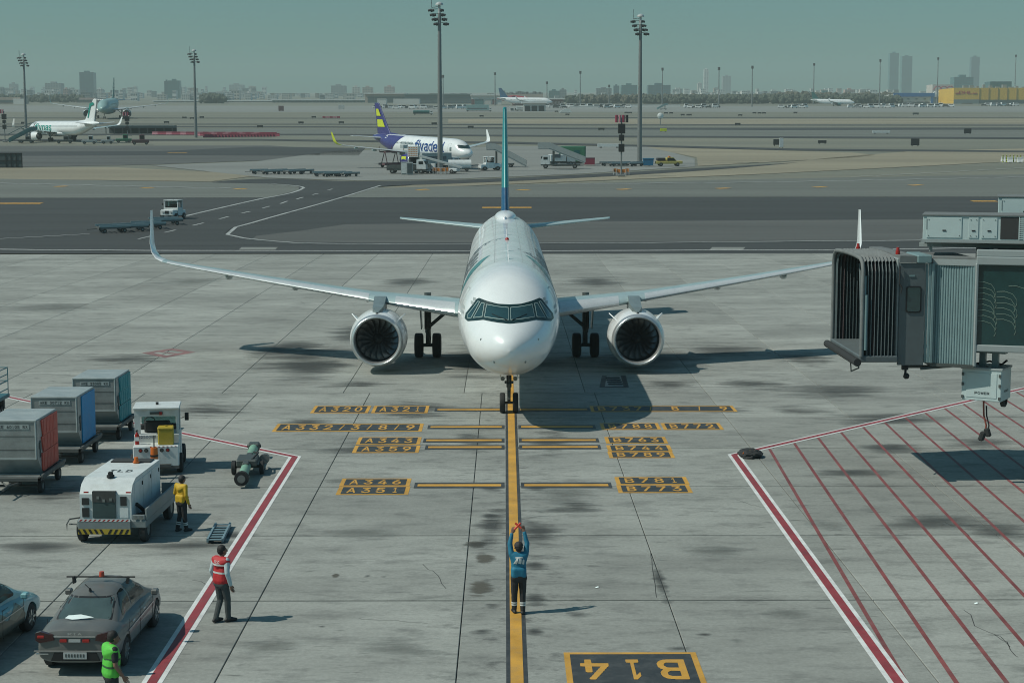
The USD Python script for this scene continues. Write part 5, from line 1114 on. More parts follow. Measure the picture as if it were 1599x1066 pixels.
wrap([(1.5, .84), (1.9, .66), (2.15, .72), (1.85, .9)], M_csand, 'sand_wrap_panel', off=.007)
for k in range(5): wrap([(2.1+k*.07, .86), (2.14+k*.07, .86), (2.15+k*.07, .93), (2.11+k*.07, .93)], M_gear, 'door_mark', off=.008)

# ---------------------------------------------------------------- people
import manifold3d as m3
M_skin = mat('skin', (0.20, 0.105, 0.07), 0.55, var=0.1, vs=8)
M_hair = mat('hair', (0.012, 0.011, 0.010), 0.7)
M_shoe = mat('shoe_black', (0.015, 0.015, 0.015), 0.6)
def ball(p, r, n=12): return m3.Manifold.sphere(r, n).translate([float(c) for c in p])
def bone(a, b, ra, rb): return m3.Manifold.batch_hull([ball(a, ra), ball(b, rb)])
def fuse(parts, edge=.03, it=8, seed=0, wr=0.0):
    m = m3.Manifold.batch_boolean(parts, m3.OpType.Add).refine_to_length(edge)
    q = m.to_mesh(); tm = trimesh.Trimesh(q.vert_properties[:, :3], q.tri_verts, process=True)
    trimesh.smoothing.filter_taubin(tm, lamb=.5, nu=.52, iterations=it)
    if wr:
        n = tm.vertex_normals; tm.vertices = tm.vertices + n*((meshkit.fbm(tm.vertices*np.array([14, 14, 9]) + seed, 3, 1)-.5)*wr)[:, None]
    return tm
def hand(w, d, side, out):
    """palm, four fingers of different lengths and a thumb; w wrist, d direction of the hand, out thumb direction"""
    d = np.array(d, float); d /= np.linalg.norm(d); out = np.array(out, float); out -= d*(out @ d); out /= np.linalg.norm(out); nrm = np.cross(d, out)
    w = np.array(w, float); P = []
    k0, k1 = w + d*.03, w + d*.09
    P.append(m3.Manifold.batch_hull([ball(w, .026), ball(k1 + out*.032, .015), ball(k1 - out*.032, .014), ball(k0 + out*.02, .02)]))
    for i, (o, l) in enumerate(((.032, .075), (.011, .085), (-.011, .078), (-.031, .060))):
        a = k1 + out*o; b = a + d*l*.5 + nrm*.012*side; c = b + d*l*.38 + nrm*.03*side
        P += [bone(a, b, .0105, .0095), bone(b, c, .0095, .008)]
    a = k0 + out*.025; b = a + out*.03 + d*.03; c = b + d*.035 + nrm*.012*side
    return P + [bone(a, b, .014, .0115), bone(b, c, .0115, .009)]
def person(label, loc, rz, pose, top, legs, vest=None, vest_m=None, cap=None, sleeves=True, height=1.0, hair=M_hair, shoes=M_shoe, hand_m=None, band=None, face=True):
    """local frame: faces +y, right hand at +x; pose gives the joints in metres for a 1.72 m body"""
    t = thing('person', label, 'person', loc, rz, None, scale=height)
    J = dict(pel=(0, 0, .93), che=(0, .01, 1.30), nec=(0, .01, 1.45), hea=(0, .03, 1.58),
             sR=(.185, 0, 1.40), sL=(-.185, 0, 1.40), eR=(.24, -.02, 1.13), eL=(-.24, -.02, 1.13), wR=(.25, .06, .89), wL=(-.25, .06, .89),
             hR=(.09, 0, .90), hL=(-.09, 0, .90), kR=(.10, .03, .49), kL=(-.10, .03, .49), aR=(.105, -.02, .09), aL=(-.105, -.02, .09), fR=(.03, .16), fL=(-.03, .16))
    J.update(pose); J = {k: np.array(v, float) for k, v in J.items()}
    B = []
    hd = J['hea']; up_ = J.get('hup', np.array([0, 0, 1.0])); fc = J.get('face', np.array([0, 1.0, 0])); fc = fc/np.linalg.norm(fc); sd = np.cross(fc, [0, 0, 1.0])
    B += [m3.Manifold.batch_hull([ball(hd + [0, 0, .03], .088), ball(hd - fc*.025 + [0, 0, .035], .09), ball(hd + fc*.035 - [0, 0, .065], .05), ball(hd + fc*.045, .066)])]
    B += [m3.Manifold.batch_hull([ball(hd + fc*.10 + [0, 0, .015], .010), ball(hd + fc*.118 - [0, 0, .018], .015)]), ball(hd + sd*.088, .024).scale([1, 1, 1]), ball(hd - sd*.088, .024)]
    B += [bone(J['nec'] - [0, 0, .03], hd - [0, 0, .05], .058, .052)]
    torso = lambda e: [m3.Manifold.batch_hull([ball(J['sR'] + [-.02, 0, -.02], .065+e), ball(J['sL'] + [.02, 0, -.02], .065+e), ball(J['nec'] - [0, 0, .06], .06+e), ball(J['che'] + [.07, .03, -.08], .095+e), ball(J['che'] + [-.07, .03, -.08], .095+e), ball(J['che'] - [0, .03, 0], .10+e)]),
                       m3.Manifold.batch_hull([ball(J['che'] + [.07, .02, -.08], .092+e), ball(J['che'] + [-.07, .02, -.08], .092+e), ball(J['pel'] + [.065, .01, .05], .095+e), ball(J['pel'] + [-.065, .01, .05], .095+e)])]
    hips = lambda e: [m3.Manifold.batch_hull([ball(J['pel'] + [.06, .0, .05], .10+e), ball(J['pel'] + [-.06, .0, .05], .10+e), ball(J['hR'] - [0, .01, .04], .09+e), ball(J['hL'] - [0, .01, .04], .09+e)])]
    def arm(s_, e): return [bone(J['s'+s_], J['e'+s_], .056+e, .043+e), bone(J['e'+s_], J['w'+s_], .043+e, .029+e)]
    def leg(s_, e): return [bone(J['h'+s_], J['k'+s_], .085+e, .058+e), bone(J['k'+s_], J['a'+s_], .057+e, .040+e)]
    def foot(s_, e):
        a = J['a'+s_]; f2 = np.r_[J['f'+s_], 0.0]; f2 = f2/np.linalg.norm(f2); h = a[2]-.09
        return [m3.Manifold.batch_hull([ball([a[0]-f2[0]*.05, a[1]-f2[1]*.05, .037+h+e], .037+e), ball([a[0]+f2[0]*.12, a[1]+f2[1]*.12, .036+h+e], .036+e), ball([a[0]+f2[0]*.185, a[1]+f2[1]*.185, .026+h+e], .026+e), ball(a + [0, 0, -.01], .042+e)])]
    B += torso(0) + hips(0)
    for s_, sg in (('R', 1), ('L', -1)):
        B += arm(s_, 0) + leg(s_, 0) + foot(s_, 0)
        d = J['w'+s_] - J['e'+s_]; B += hand(J['w'+s_] + d/np.linalg.norm(d)*.02, J.get('d'+s_, d), J.get('curl'+s_, np.array(1.0)).item(), J.get('t'+s_, np.array([0, 1.0, 0.2])))
    body = obj('body', fuse(B, .022, 5), M_skin, t, smooth=True)
    for q in (-1, 1): obj('eye', trimesh.creation.icosphere(1, .011).apply_translation(hd + fc*.098 + sd*q*.032 + [0, 0, .02]), M_black, body)
    MB().box(hd + fc*.092 + [0, 0, -.055], (.045, .012, .008), rz=math.atan2(-fc[0], fc[1])).build('mouth', mat('lip', (.13, .05, .04), .5), body)
    # clothes
    tops = torso(.016) + [] if vest else torso(.016) + [m3.Manifold.batch_hull([ball(J['pel'] + [q_, y_, z_], .075) for q_ in (-.105, .105) for y_ in (-.05, .05) for z_ in (.0, .14)])]
    if sleeves:
        for s_ in 'RL': tops += arm(s_, .014)
    else:
        for s_ in 'RL': tops += [bone(J['s'+s_], J['s'+s_]*.35 + J['e'+s_]*.65, .072, .062)]
    shirt = obj('top', fuse(tops, .025, 6, 3, .012), top, t, smooth=True)
    tr_ = hips(.02)
    for s_ in 'RL': tr_ += leg(s_, .018)
    trou = obj('trousers', fuse(tr_, .025, 6, 9, .012), legs, t, smooth=True)
    for s_ in 'RL':
        obj('shoe', fuse(foot(s_, .008), .02, 3), shoes, t, smooth=True)
        if band: 
            a, k = J['a'+s_], J['k'+s_]; c = a + (k-a)*.28; MB().cyl(c, c + (k-a)/np.linalg.norm(k-a)*.035, .068, sides=14).build('reflective_band', band, trou)
            c = a + (k-a)*.42; MB().cyl(c, c + (k-a)/np.linalg.norm(k-a)*.03, .072, sides=14).build('reflective_band', band, trou)
    if vest:
        v_ = obj('vest', fuse(torso(.032) + [m3.Manifold.batch_hull([ball(J['pel'] + [.07, 0, .02], .145), ball(J['pel'] + [-.07, 0, .02], .145), ball(J['che'] - [.07, 0, .12], .125), ball(J['che'] - [-.07, 0, .12], .125)])], .025, 5, 5, .01), vest, t, smooth=True)
        tm = trimesh.Trimesh(*[np.asarray(a) for a in (usdm(v_)[0], usdm(v_)[1])], process=True)
        for z in vest_m[1]:
            sec = tm.section([0, 0, 1], [0, 0, z])
            if sec is None: continue
            for path in sec.discrete:
                c = path.mean(0); pts = c + (path - c)*1.02
                n = len(pts); v2 = np.vstack([pts - [0, 0, .02], pts + [0, 0, .02]]); obj('reflective_stripe', (v2, np.array([[i, (i+1) % n, n+(i+1) % n, n+i] for i in range(n)])), vest_m[0], v_)
        if len(vest_m) > 2: vest_m[2](t, v_, tm)
    hp = [ball(hd + [0, 0, .045] - fc*.02, .101), ball(hd - fc*.035 + [0, 0, .0], .088)]
    H = m3.Manifold.batch_boolean(hp, m3.OpType.Add) - m3.Manifold.cube([.3, .3, .3], True).translate([float(c) for c in hd + fc*.19 - [0, 0, .06]])
    obj('hair', fuse([H], .02, 3), hair, t, smooth=True)
    if cap:
        C = ball(hd + [0, 0, .05] - fc*.01, .110) - m3.Manifold.cube([.5, .5, .3], True).translate([float(hd[0]), float(hd[1]), float(hd[2]-.105)])
        cp_ = obj('cap', fuse([C], .02, 2), cap, t, smooth=True); MB().box(hd + fc*.13 + [0, 0, .05], (.13, .12, .012), rz=math.atan2(-fc[0], fc[1]), ch=.005).build('peak', cap, cp_)
    return t, J
def usdm(th):
    m = UsdGeom.Mesh(stage.GetPrimAtPath(th.path)); return np.array(m.GetPointsAttr().Get()), np.array(m.GetFaceVertexIndicesAttr().Get()).reshape(-1, 3)
M_refl = mat('reflective_tape', (0.55, 0.57, 0.55), 0.4)
M_trk = mat('trousers_black', (0.018, 0.019, 0.020), 0.8, var=0.2, vs=6)
M_trg = mat('trousers_grey', (0.050, 0.060, 0.060), 0.8, var=0.2, vs=6)
M_yell = mat('jacket_yellow', (0.50, 0.31, 0.012), 0.7, var=0.2, vs=6)
M_redv = mat('vest_red', (0.42, 0.018, 0.022), 0.65, var=0.15, vs=6)
M_shirt = mat('shirt_pale', (0.42, 0.50, 0.51), 0.75, var=0.15, vs=6)
M_bluej = mat('jacket_blue', (0.008, 0.145, 0.235), 0.65, var=0.2, vs=6)
M_green = mat('vest_green', (0.09, 0.48, 0.05), 0.6, var=0.15, vs=6)
M_blks = mat('shirt_black', (0.012, 0.013, 0.015), 0.75, var=0.2, vs=6)
M_cap = mat('cap_dark', (0.025, 0.022, 0.022), 0.7)
M_wand = mat('wand_red', (0.62, 0.05, 0.025), 0.4)
# man in yellow: stands facing right and a little away, one hand at his side, the other at his belt
person('person in yellow jacket and dark trousers standing beside the power unit', (-8.62, 44.35, 0), math.radians(-35), dict(face=(.15, 1, 0), hea=(0, .05, 1.565), kR=(.10, .02, .49), aR=(.12, .06, .09), aL=(-.11, -.08, .09), eR=(.25, -.05, 1.13), wR=(.26, .04, .88), eL=(-.26, 0, 1.14), wL=(-.14, .2, 1.03)),
       M_yell, M_trk, cap=M_cap, height=.885, band=M_refl)
# man in the red vest walking to the right, seen from behind
def mark(txt, z, h, w, m):
    def go(t, v_, tm):
        g_ = glyphs(txt, -w/2, w/2, 0, h, fill=.85); v, f = g_.mesh(); o = np.column_stack([-v[:, 0], np.full(len(v), -1.0), v[:, 1]+z]); loc_, ri, _ = tm.ray.intersects_location(o, np.tile([0, 1.0, 0], (len(o), 1)), multiple_hits=False)
        p = np.column_stack([v[:, 0], np.full(len(v), -.15), v[:, 1]+z]); y = np.full(len(v), np.nan); y[ri] = loc_[:, 1]; y = np.where(np.isnan(y), np.nanmin(y), y); p[:, 1] = y - .006
        obj('back_lettering', (p, f), m, v_)
    return go
person('person in red vest over pale sleeves walking beside the red and white line', (-6.13, 35.75, 0), math.radians(-38), dict(face=(.35, .9, 0), hea=(0, .05, 1.585), kR=(.10, .08, .50), aR=(.10, .09, .09), kL=(-.08, .04, .50), aL=(-.07, -.12, .10), eR=(.26, -.06, 1.14), wR=(.27, .02, .88), eL=(-.25, -.05, 1.13), wL=(-.24, .05, .88), fR=(.05, .16), fL=(0, .16)),
       M_shirt, M_trg, vest=M_redv, vest_m=(M_refl, (1.13, 1.31), mark('TLC', 1.34, .055, .17, M_refl)), height=.985)
# marshaller with both arms raised, wands crossed
pm, J = person('person in blue jacket standing on the yellow line holding crossed red wands overhead', (0.29, 36.35, 0), math.radians(4), dict(sR=(.17, .02, 1.43), sL=(-.17, .02, 1.43), eR=(.20, .08, 1.67), eL=(-.20, .08, 1.67), wR=(.145, .12, 1.91), wL=(-.155, .12, 1.88), dR=(-.25, .2, .9), dL=(.25, .2, .9), tR=(-1, 0, .2), tL=(1, 0, .2), aR=(.09, -.05, .09), aL=(-.10, .05, .09), kR=(.095, .02, .49), hea=(0, .04, 1.575)),
       M_bluej, M_trk, height=.935, band=M_refl, cap=M_cap)
for k, (a, b, w) in enumerate((((.115, .15, 1.98), (-.07, .20, 2.13), 'right'), ((-.125, .15, 1.95), (.06, .19, 2.13), 'left'))):
    L_ = thing('signal_wand', f'red signal wand held up in the {w} hand of the person in blue', 'signal wand', (0.29, 36.35, 0), math.radians(4), None, .935)
    a, b = np.array(a), np.array(b); obj('handle', tube(np.array([a - (b-a)*.25, a]), .02, 8), M_black, L_); obj('lit_tube', tube(np.array([a, b]), .026, 8), M_wand, L_)
sh = trimesh.Trimesh(*usdm(Thing(pm.path + '/top')), process=True)
for poly in ([(-.13, 1.22), (-.06, 1.36), (-.02, 1.36), (-.05, 1.22)], [(-.02, 1.24), (.0, 1.36), (.06, 1.34), (.05, 1.22)], [(.07, 1.22), (.09, 1.34), (.13, 1.30), (.12, 1.20)], [(-.10, 1.36), (.10, 1.36), (.08, 1.39), (-.08, 1.39)]):
    v, f = fine2d(Polygon(poly), .03); loc_, ri, _ = sh.ray.intersects_location(np.column_stack([v[:, 0], np.full(len(v), -1.0), v[:, 1]]), np.tile([0, 1.0, 0], (len(v), 1)), multiple_hits=False)
    y = np.full(len(v), -.12); y[ri] = loc_[:, 1]; obj('back_print', (np.column_stack([v[:, 0], y - .008, v[:, 1]]), f), M_refl, Thing(pm.path + '/top'))
# man in the green vest at the bottom edge, facing right
person('person in fluorescent green vest at the bottom edge beside the grey car', (-7.03, 29.35, 0), math.radians(-55), dict(face=(.2, 1, -.25), hea=(0, .07, 1.57), eR=(.25, -.01, 1.13), wR=(.22, .13, .91), eL=(-.24, .0, 1.13), wL=(-.20, .16, .93), aR=(.11, .05, .09)),
       M_blks, M_trk, vest=M_green, vest_m=(mat('dark_stripe', (.03, .10, .035), .6), (1.08, 1.22)), sleeves=False, height=.985)

for k, (u, v, w) in enumerate(((932, 917, 'right of the person in blue'), (1524, 942, 'among the red hatch lines'))):
    p = G(u, v); t = thing('litter_scrap', 'small white scrap of litter on the concrete ' + w, 'litter', (p[0], p[1], .004), .4, None, (.6, .6, .6))
    vv, ff_ = fine2d(Polygon([(-.07, -.05), (.05, -.06), (.09, .02), (.0, .07), (-.08, .03)]), .03); obj('paper', (np.column_stack([vv, .015 + .03*np.sin(vv[:, 0]*30)*np.cos(vv[:, 1]*25)]), ff_), M_paper, t, smooth=True)

# ---------------------------------------------------------------- floodlight masts
M_mast = mat('mast_steel', (0.20, 0.205, 0.20), 0.45, 0.3, var=0.12, vs=.5)
M_flood = mat('floodlight_dark', (0.05, 0.048, 0.046), 0.5, 0.2)
M_floodl = mat('floodlight_glass', (0.45, 0.46, 0.45), 0.2)
def base(u, v):
    p = G(u, v); return p, p[1]
def mast(label, u, v, vtop, r=.52, far=False, group=None):
    p, d = base(u, v); k = d/F; H_ = (v - vtop)*k
    t = thing('floodlight_mast', label, 'floodlight mast', p, 0, group)
    MB().cyl((0, 0, 0), (0, 0, H_-2.0), r, r*.55, 12).build('pole', M_mast, t, smooth=40)
    if far:
        MB().cyl((0, 0, H_-2.6), (0, 0, H_-.2), 1.0, 1.0, 8).build('lamp_ring', M_flood, t); return t
    MB().cyl((0, 0, H_-.55), (0, 0, H_-.2), .75, .62, 14).cyl((0, 0, H_-.2), (0, 0, H_), .62, .25, 14).cyl((0, 0, H_-6), (0, 0, H_-.5), r*.5, r*.45, 8).build('head_cap', M_floodl, t, smooth=40)
    q = MB().cyl((-1.4, 0, H_-1.0), (0, 0, H_-.8), .05, sides=5).cyl((-1.4, 0, H_-1.0), (-1.4, 0, H_+.9), .05, sides=5); q.build('aerial', M_flood, t)
    for i in range(4):
        for s_ in (-1, 1):
            x = s_*(1.7 - i*.32 if s_ < 0 else .5 + i*.30); z = H_ - 1.5 - i*.82
            for dy in (0, 1.0):
                f_ = obj('floodlight', MB().box((x - s_*dy*.4, -.3 + dy, z), (.72, .55, .36), ry=.25*s_, rx=.3, ch=.06).mesh(), M_flood, t)
            MB().cyl((0, 0, z+.25), (x, -.2, z+.2), .05, sides=5).build('bracket', M_flood, t)
    return t
mast('tall grey floodlight mast rising in front of the purple tailed airliner', 687.5, 268, 9)
mast('tall grey floodlight mast right of the main airliner tail, beside the signal mast', 998.5, 256, 27)
mast('grey floodlight mast standing by the pink barriers, left of centre', 306, 215, 80, .5)
mast('grey floodlight mast at the far left above the white and green airliner', 41, 213, 86, .5)
for u, v, vt, w in [(692, 167, 118, 'just right of the tall central mast'), (773, 165, 114, 'left of the main airliner fin'), (854, 164, 128, 'above the long red and white hall'), (906, 166, 112, 'between the tail fin and the glass blocks'), (951, 163, 133, 'in front of the pale city block'), (1034, 166, 107, 'in front of the wide glass block'), (1122, 167, 106, 'beside the slim white tower'),
                    (1174, 167, 104, 'in the gap right of the slim white tower'), (1270, 163, 100, 'above the green tailed airliner'), (1373, 164, 94, 'left of the blue hall'), (1463, 163, 91, 'right of the blue hall'), (1584, 160, 87, 'above the yellow cargo hall')]:
    mast('thin distant floodlight mast ' + w, u, v, vt, .62, True)

# ---------------------------------------------------------------- other aircraft
M_purp = mat('livery_purple', (0.038, 0.036, 0.16), 0.35, coat=.3, var=.05)
M_lime = mat('livery_lime', (0.50, 0.56, 0.03), 0.4, var=.05)
M_green2 = mat('livery_green', (0.01, 0.24, 0.19), 0.35, var=.05)
M_dgreen = mat('livery_dark_green', (0.008, 0.09, 0.085), 0.35, var=.05)
M_beige = mat('livery_pale_teal', (0.22, 0.34, 0.335), 0.35, var=.05)
hd_ = math.radians(33.4); yN = 321.0
fa, ff = build_airliner('airliner', 'white airliner with purple and lime tail being serviced behind the tall central mast', (gx(735, yN), yN, T(yN)), hd_, white=M_white, fin=M_purp, nac=M_purp, detail=1, tip=(M_lime, M_white), tilt=True)
for sg in (-1, 1):
    obj('purple_paint', side_patch(ff, Polygon([(22.8, 2.066), (30, 2.06), (34, 1.98), (37.2, 1.62), (37.2, .95), (30.5, -1.35), (27.2, -1.6), (26.3, -.6)]), sg, .02, .6), M_purp, fa)
    tp = text_poly('flyadeal', 1.9); b0 = tp.bounds; k = 11.0/(b0[2]-b0[0]); q = shapely.affinity.affine_transform(tp, [-k if sg < 0 else k, 0, 0, 1.0, 17.4 if sg < 0 else 6.4, -.55])
    obj('fuselage_lettering', side_patch(ff, q, sg, .025, .5), mat('lettering_blue', (.012, .05, .20), .4), fa)
    for k2 in range(9):
        x = 18.3 + k2*.52; obj('script_mark', side_patch(ff, Polygon([(x, .45+.1*(k2 % 3)), (x+.32, .35), (x+.40, .75+.12*(k2 % 2)), (x+.1, .95)]), sg, .025, .5), M_pyl, fa)
    obj('forward_door', side_patch(ff, shapely.box(3.9, -.2, 4.5, .5), sg, .02, .5), M_pyl, fa)
    for z0_, z1_ in ((3.4, 4.9), (5.6, 7.0)):
        y0_, y1_ = np.interp([z0_, z1_], [2.1, 3.6, 8.05], [30.1, 31.35, 34.75]); e0, e1 = np.interp([z0_, z1_], [2.1, 3.6, 8.05], [35.65, 35.95, 36.8])
        v = np.array([(sg*.30, y0_+.9, z0_), (sg*.24, e0-.7, z0_), (sg*.20, e1-.7, z1_), (sg*.25, y1_+.9, z1_)]); v[:, 2] += ff.z0(33); obj('lime_stripe', (v, np.array([[0, 1, 2, 3]])), M_lime, fa)
    for z0_, z1_ in ((-.1, .55), (-.95, -.45)):
        a = np.linspace(math.asin(z0_/1.31), math.asin(z1_/1.31), 5); v = np.vstack([np.column_stack([np.full(5, sg*5.75) + s2*1.305*np.cos(a), np.full(5, 11.33+y_), 1.68 + 1.305*np.sin(a)]) for s2 in (-1, 1) for y_ in (.8, 2.5)])
        f = [[i, i+1, 6+i, 5+i] for i in range(4)] + [[10+i, 11+i, 16+i, 15+i] for i in range(4)]; obj('lime_stripe', (v, np.array(f)), M_lime, fa)
yN = 511.0
fb, fg = build_airliner('airliner', 'white airliner with a teal mark on its fin, parked facing away at the left', (gx(50, yN), yN, T(yN)), math.radians(226), detail=1, tilt=True)
for sg in (-1, 1):
    tp = text_poly('flynas', 1.9); b0 = tp.bounds; k = 9.0/(b0[2]-b0[0]); q = shapely.affinity.affine_transform(tp, [-k if sg < 0 else k, 0, 0, 1.0, 15.2 if sg < 0 else 6.2, -.6])
    obj('fuselage_lettering', side_patch(fg, q, sg, .03, .5), M_green2, fb)
    obj('nose_stripe', side_patch(fg, Polygon([(5.2, -.6), (5.6, -.6), (5.9, 1.6), (5.5, 1.6)]), sg, .03, .5), M_black, fb)
    v = np.array([(31.9, 2.9), (32.5, 2.9), (33.8, 6.2), (35.4, 6.7), (35.2, 7.4), (33.3, 7.0)]); m_ = trimesh.creation.triangulate_polygon(Polygon(v), engine='earcut')
    obj('tail_emblem', (np.column_stack([np.full(len(m_[0]), sg*.31), m_[0][:, 0], m_[0][:, 1] + fg.z0(33)]), m_[1]), M_green2, fb)
yN = 858.0
fw, _ = build_airliner('airliner', 'large teal grey wide body airliner taxiing head on beyond the left stand', (gx(163.5, yN), yN, T(yN)), math.radians(7), white=M_beige, fin=M_dgreen, nac=M_plum, detail=0, scale=1.72, gear_axles=2, tilt=True)
yN = 1480.0
build_airliner('airliner', 'distant airliner with dark blue tail parked left of the main airliner fin', (gx(862, yN), yN, T(yN)), math.radians(80), fin=M_navy, detail=0, scale=1.28, tilt=True)
build_airliner('airliner', 'distant airliner with dark green tail parked in front of the trees', (gx(1331, yN), yN, T(yN)), math.radians(78), white=M_white, fin=M_dgreen, nac=M_dgreen, detail=0, tilt=True)

# ---------------------------------------------------------------- service vehicles and gear on the far stands
M_lgrey = mat('body_grey', (0.30, 0.33, 0.325), 0.5, var=.1)
M_tgreen = mat('cover_green', (0.03, 0.14, 0.075), 0.6, var=.15)
M_maro = mat('frame_maroon', (0.10, 0.045, 0.05), 0.6, var=.2)
M_bin = mat('bin_blue', (0.015, 0.13, 0.24), 0.5)
M_pick = mat('pickup_yellow', (0.40, 0.34, 0.10), 0.45, var=.1)
M_oran = mat('barrier_orange', (0.50, 0.17, 0.03), 0.55)
M_bpink = mat('barrier_pink', (0.42, 0.17, 0.20), 0.6, var=.15)
M_bred = mat('barrier_red', (0.26, 0.03, 0.06), 0.6, var=.15)
def place(u, v): return G(u, v)
def wheels(t, W_, ys, r=.45):
    for x in (-W_/2+.12, W_/2-.12):
        for y in ys: small_wheel(t, (x, y, r), r, .28)
def truck(label, u, v, rz, body='box', cabm=None, bodym=None, L=6.5, Hb=2.2, name='service_truck', cat='truck', lift=0.0):
    """local y: tail 0, cab at L"""
    t = thing(name, label, cat, place(u, v), rz, None, None, True); cabm = cabm or M_vwhite; bodym = bodym or M_lgrey
    MB().b2((-1.05, 0, .55), (1.05, L, .85)).build('chassis', M_gear, t); wheels(t, 2.1, (1.0, L-.9))
    MB().prism([(L-1.7, .8), (L, .8), (L, 1.6), (L-.45, 2.45), (L-1.7, 2.45)], -1.05, 1.05, 'x').build('cab', cabm, t)
    MB().b2((-.95, L-.28, 1.62), (.95, L-.02, 2.25)).box((1.06, L-.9, 1.95), (.03, .8, .5)).box((-1.06, L-.9, 1.95), (.03, .8, .5)).build('cab_window', M_cglass, t)
    for x in (-.75, .75): MB().b2((x-.14, L-.02, .95), (x+.14, L+.03, 1.15)).build('headlamp', M_floodl, t)
    if body == 'box':
        MB().b2((-1.15, 0, .9+lift), (1.15, L-1.9, .9+lift+Hb), ch=.04).build('cargo_box', bodym, t)
        if lift: 
            for a, b in ((.3, L-2.4), (L-2.4, .3)): MB().cyl((.9, a, .9), (.9, b, .9+lift), .09, sides=6).cyl((-.9, a, .9), (-.9, b, .9+lift), .09, sides=6).build('scissor_arm', M_gear, t)
        MB().b2((1.15, .8, 1.6+lift), (1.17, L-3.0, 2.3+lift)).build('side_panel', M_plum, t)
    elif body == 'tank': MB().cyl((0, .1, 1.75), (0, L-1.9, 1.75), .85, sides=16).build('tank', bodym, t, smooth=40)
    elif body == 'flat': MB().b2((-1.1, 0, .85), (1.1, L-1.9, 1.05)).b2((-1.1, 0, 1.05), (-1.04, L-1.9, 1.5)).b2((1.04, 0, 1.05), (1.1, L-1.9, 1.5)).build('flat_bed', bodym, t)
    elif body == 'stairs':
        MB().prism([(-1.0, 1.2), (L-1.6, 3.9), (L+.6, 3.9), (L+.6, 3.7), (L-1.5, 3.7), (-.8, .95)], -.7, .7, 'x').build('stair_flight', bodym, t)
        for x in (-.75, .75): MB().prism([(-1.0, 1.25), (L-1.6, 3.95), (L+.6, 3.95), (L+.6, 4.9), (L-1.6, 4.9), (-1.0, 2.2)], x-.03, x+.03, 'x').build('stair_side', bodym, t)
        MB().b2((-.6, L-2.6, .85), (.6, L-2.2, 3.3)).build('lift_post', M_gear, t)
    return t
def stairs(label, u, v, rz, m, roofed=False):
    t = thing('passenger_stairs', label, 'boarding stairs', place(u, v), rz, None, None, True)
    MB().prism([(0, .3), (6.2, 3.5), (7.8, 3.5), (7.8, 3.3), (6.3, 3.3), (.2, .1)], -.8, .8, 'x').build('stair_flight', m, t)
    for x in (-.85, .85): MB().prism([(0, .35), (6.2, 3.55), (7.8, 3.55), (7.8, 4.5), (6.2, 4.5), (0, 1.3)], x-.03, x+.03, 'x').build('stair_side', m, t)
    if roofed: MB().prism([(-.1, 2.3), (6.0, 5.4), (7.8, 5.4), (7.8, 5.55), (6.0, 5.55), (-.1, 2.45)], -.9, .9, 'x').build('roof', m, t)
    MB().b2((-.8, 2.5, .4), (.8, 7.0, .7)).b2((-.7, 5.8, .6), (-.5, 6.0, 3.4)).b2((.5, 5.8, .6), (.7, 6.0, 3.4)).build('chassis', M_gear, t); wheels(t, 1.8, (3.0, 6.5), .3)
    return t
Rd = math.radians
truck('white flat bed truck parked under the near wing of the purple tailed airliner', 606, 270.5, Rd(-100), 'flat', bodym=M_gear, L=7.2)
truck('grey high lift catering truck raised against the side of the purple tailed airliner', 655, 267.5, Rd(-62), 'box', bodym=M_lgrey, L=8.0, Hb=2.0, lift=.45, name='catering_truck')
lt = thing('container_loader', 'maroon framed container loader standing left of the flat bed truck', 'loader', place(596, 262), Rd(-60), None, None, True)
MB().b2((-1.4, 0, .5), (1.4, 6.0, .9)).build('chassis', M_maro, lt); wheels(lt, 2.8, (.8, 5.2), .35); MB().b2((-1.4, .2, 2.9), (1.4, 5.6, 3.15)).build('platform', M_maro, lt)
for y in (.6, 3.0, 5.2): MB().cyl((-1.2, y, .9), (-1.2, y+.6, 2.9), .09, sides=6).build('lift_arm', M_maro, lt); MB().cyl((1.2, y, .9), (1.2, y-.4, 2.9), .09, sides=6).build('lift_arm', M_maro, lt)
for y in (.2, 2.8, 5.5): MB().cyl((-1.4, y, 3.1), (-1.4, y, 4.1), .06, sides=5).build('rail_post', M_maro, lt)
MB().b2((-1.2, 4.6, 3.6), (.2, 5.6, 4.3)).build('operator_box', M_lgrey, lt)
cu = thing('chevron_panel', 'white panel with brown chevrons beside the engine of the purple tailed airliner', 'panel', place(645, 267.5), Rd(-10), None, None, True)
MB().b2((-1.0, 0, 2.6), (1.0, 1.6, 4.6), ch=.03).build('panel_box', M_vwhite, cu); MB().b2((-.8, .2, .3), (-.6, .5, 2.6)).b2((.6, .2, .3), (.8, .5, 2.6)).b2((-1, 0, .2), (1, 2.2, .5)).build('lift_frame', M_gear, cu)
for k in range(4):
    for r_ in range(5): v = np.array([(-.85+k*.45, -.02, 2.75+r_*.35), (-.66+k*.45, -.02, 2.9+r_*.35), (-.66+k*.45, -.02, 3.02+r_*.35), (-.85+k*.45, -.02, 2.87+r_*.35)]); obj('chevron', (np.vstack([v, v*[-1, 1, 1] + [2*(-.66+k*.45), 0, 0]]), np.array([[0, 1, 2, 3], [4, 7, 6, 5]])), M_oran, cu)
dl = thing('baggage_cart', 'grey baggage cart standing below the chevron panel', 'baggage cart', place(646, 271), Rd(-75), None, None, True)
MB().b2((-.8, 0, .4), (.8, 3, .6)).b2((-.8, 0, 1.7), (.8, 3, 1.78)).build('deck_and_roof', M_lgrey, dl); wheels(dl, 1.6, (.5, 2.5), .22)
for x in (-.77, .77):
    for y in (.03, 1.5, 2.97): MB().cyl((x, y, .5), (x, y, 1.75), .04, sides=5).build('post', M_gear, dl)
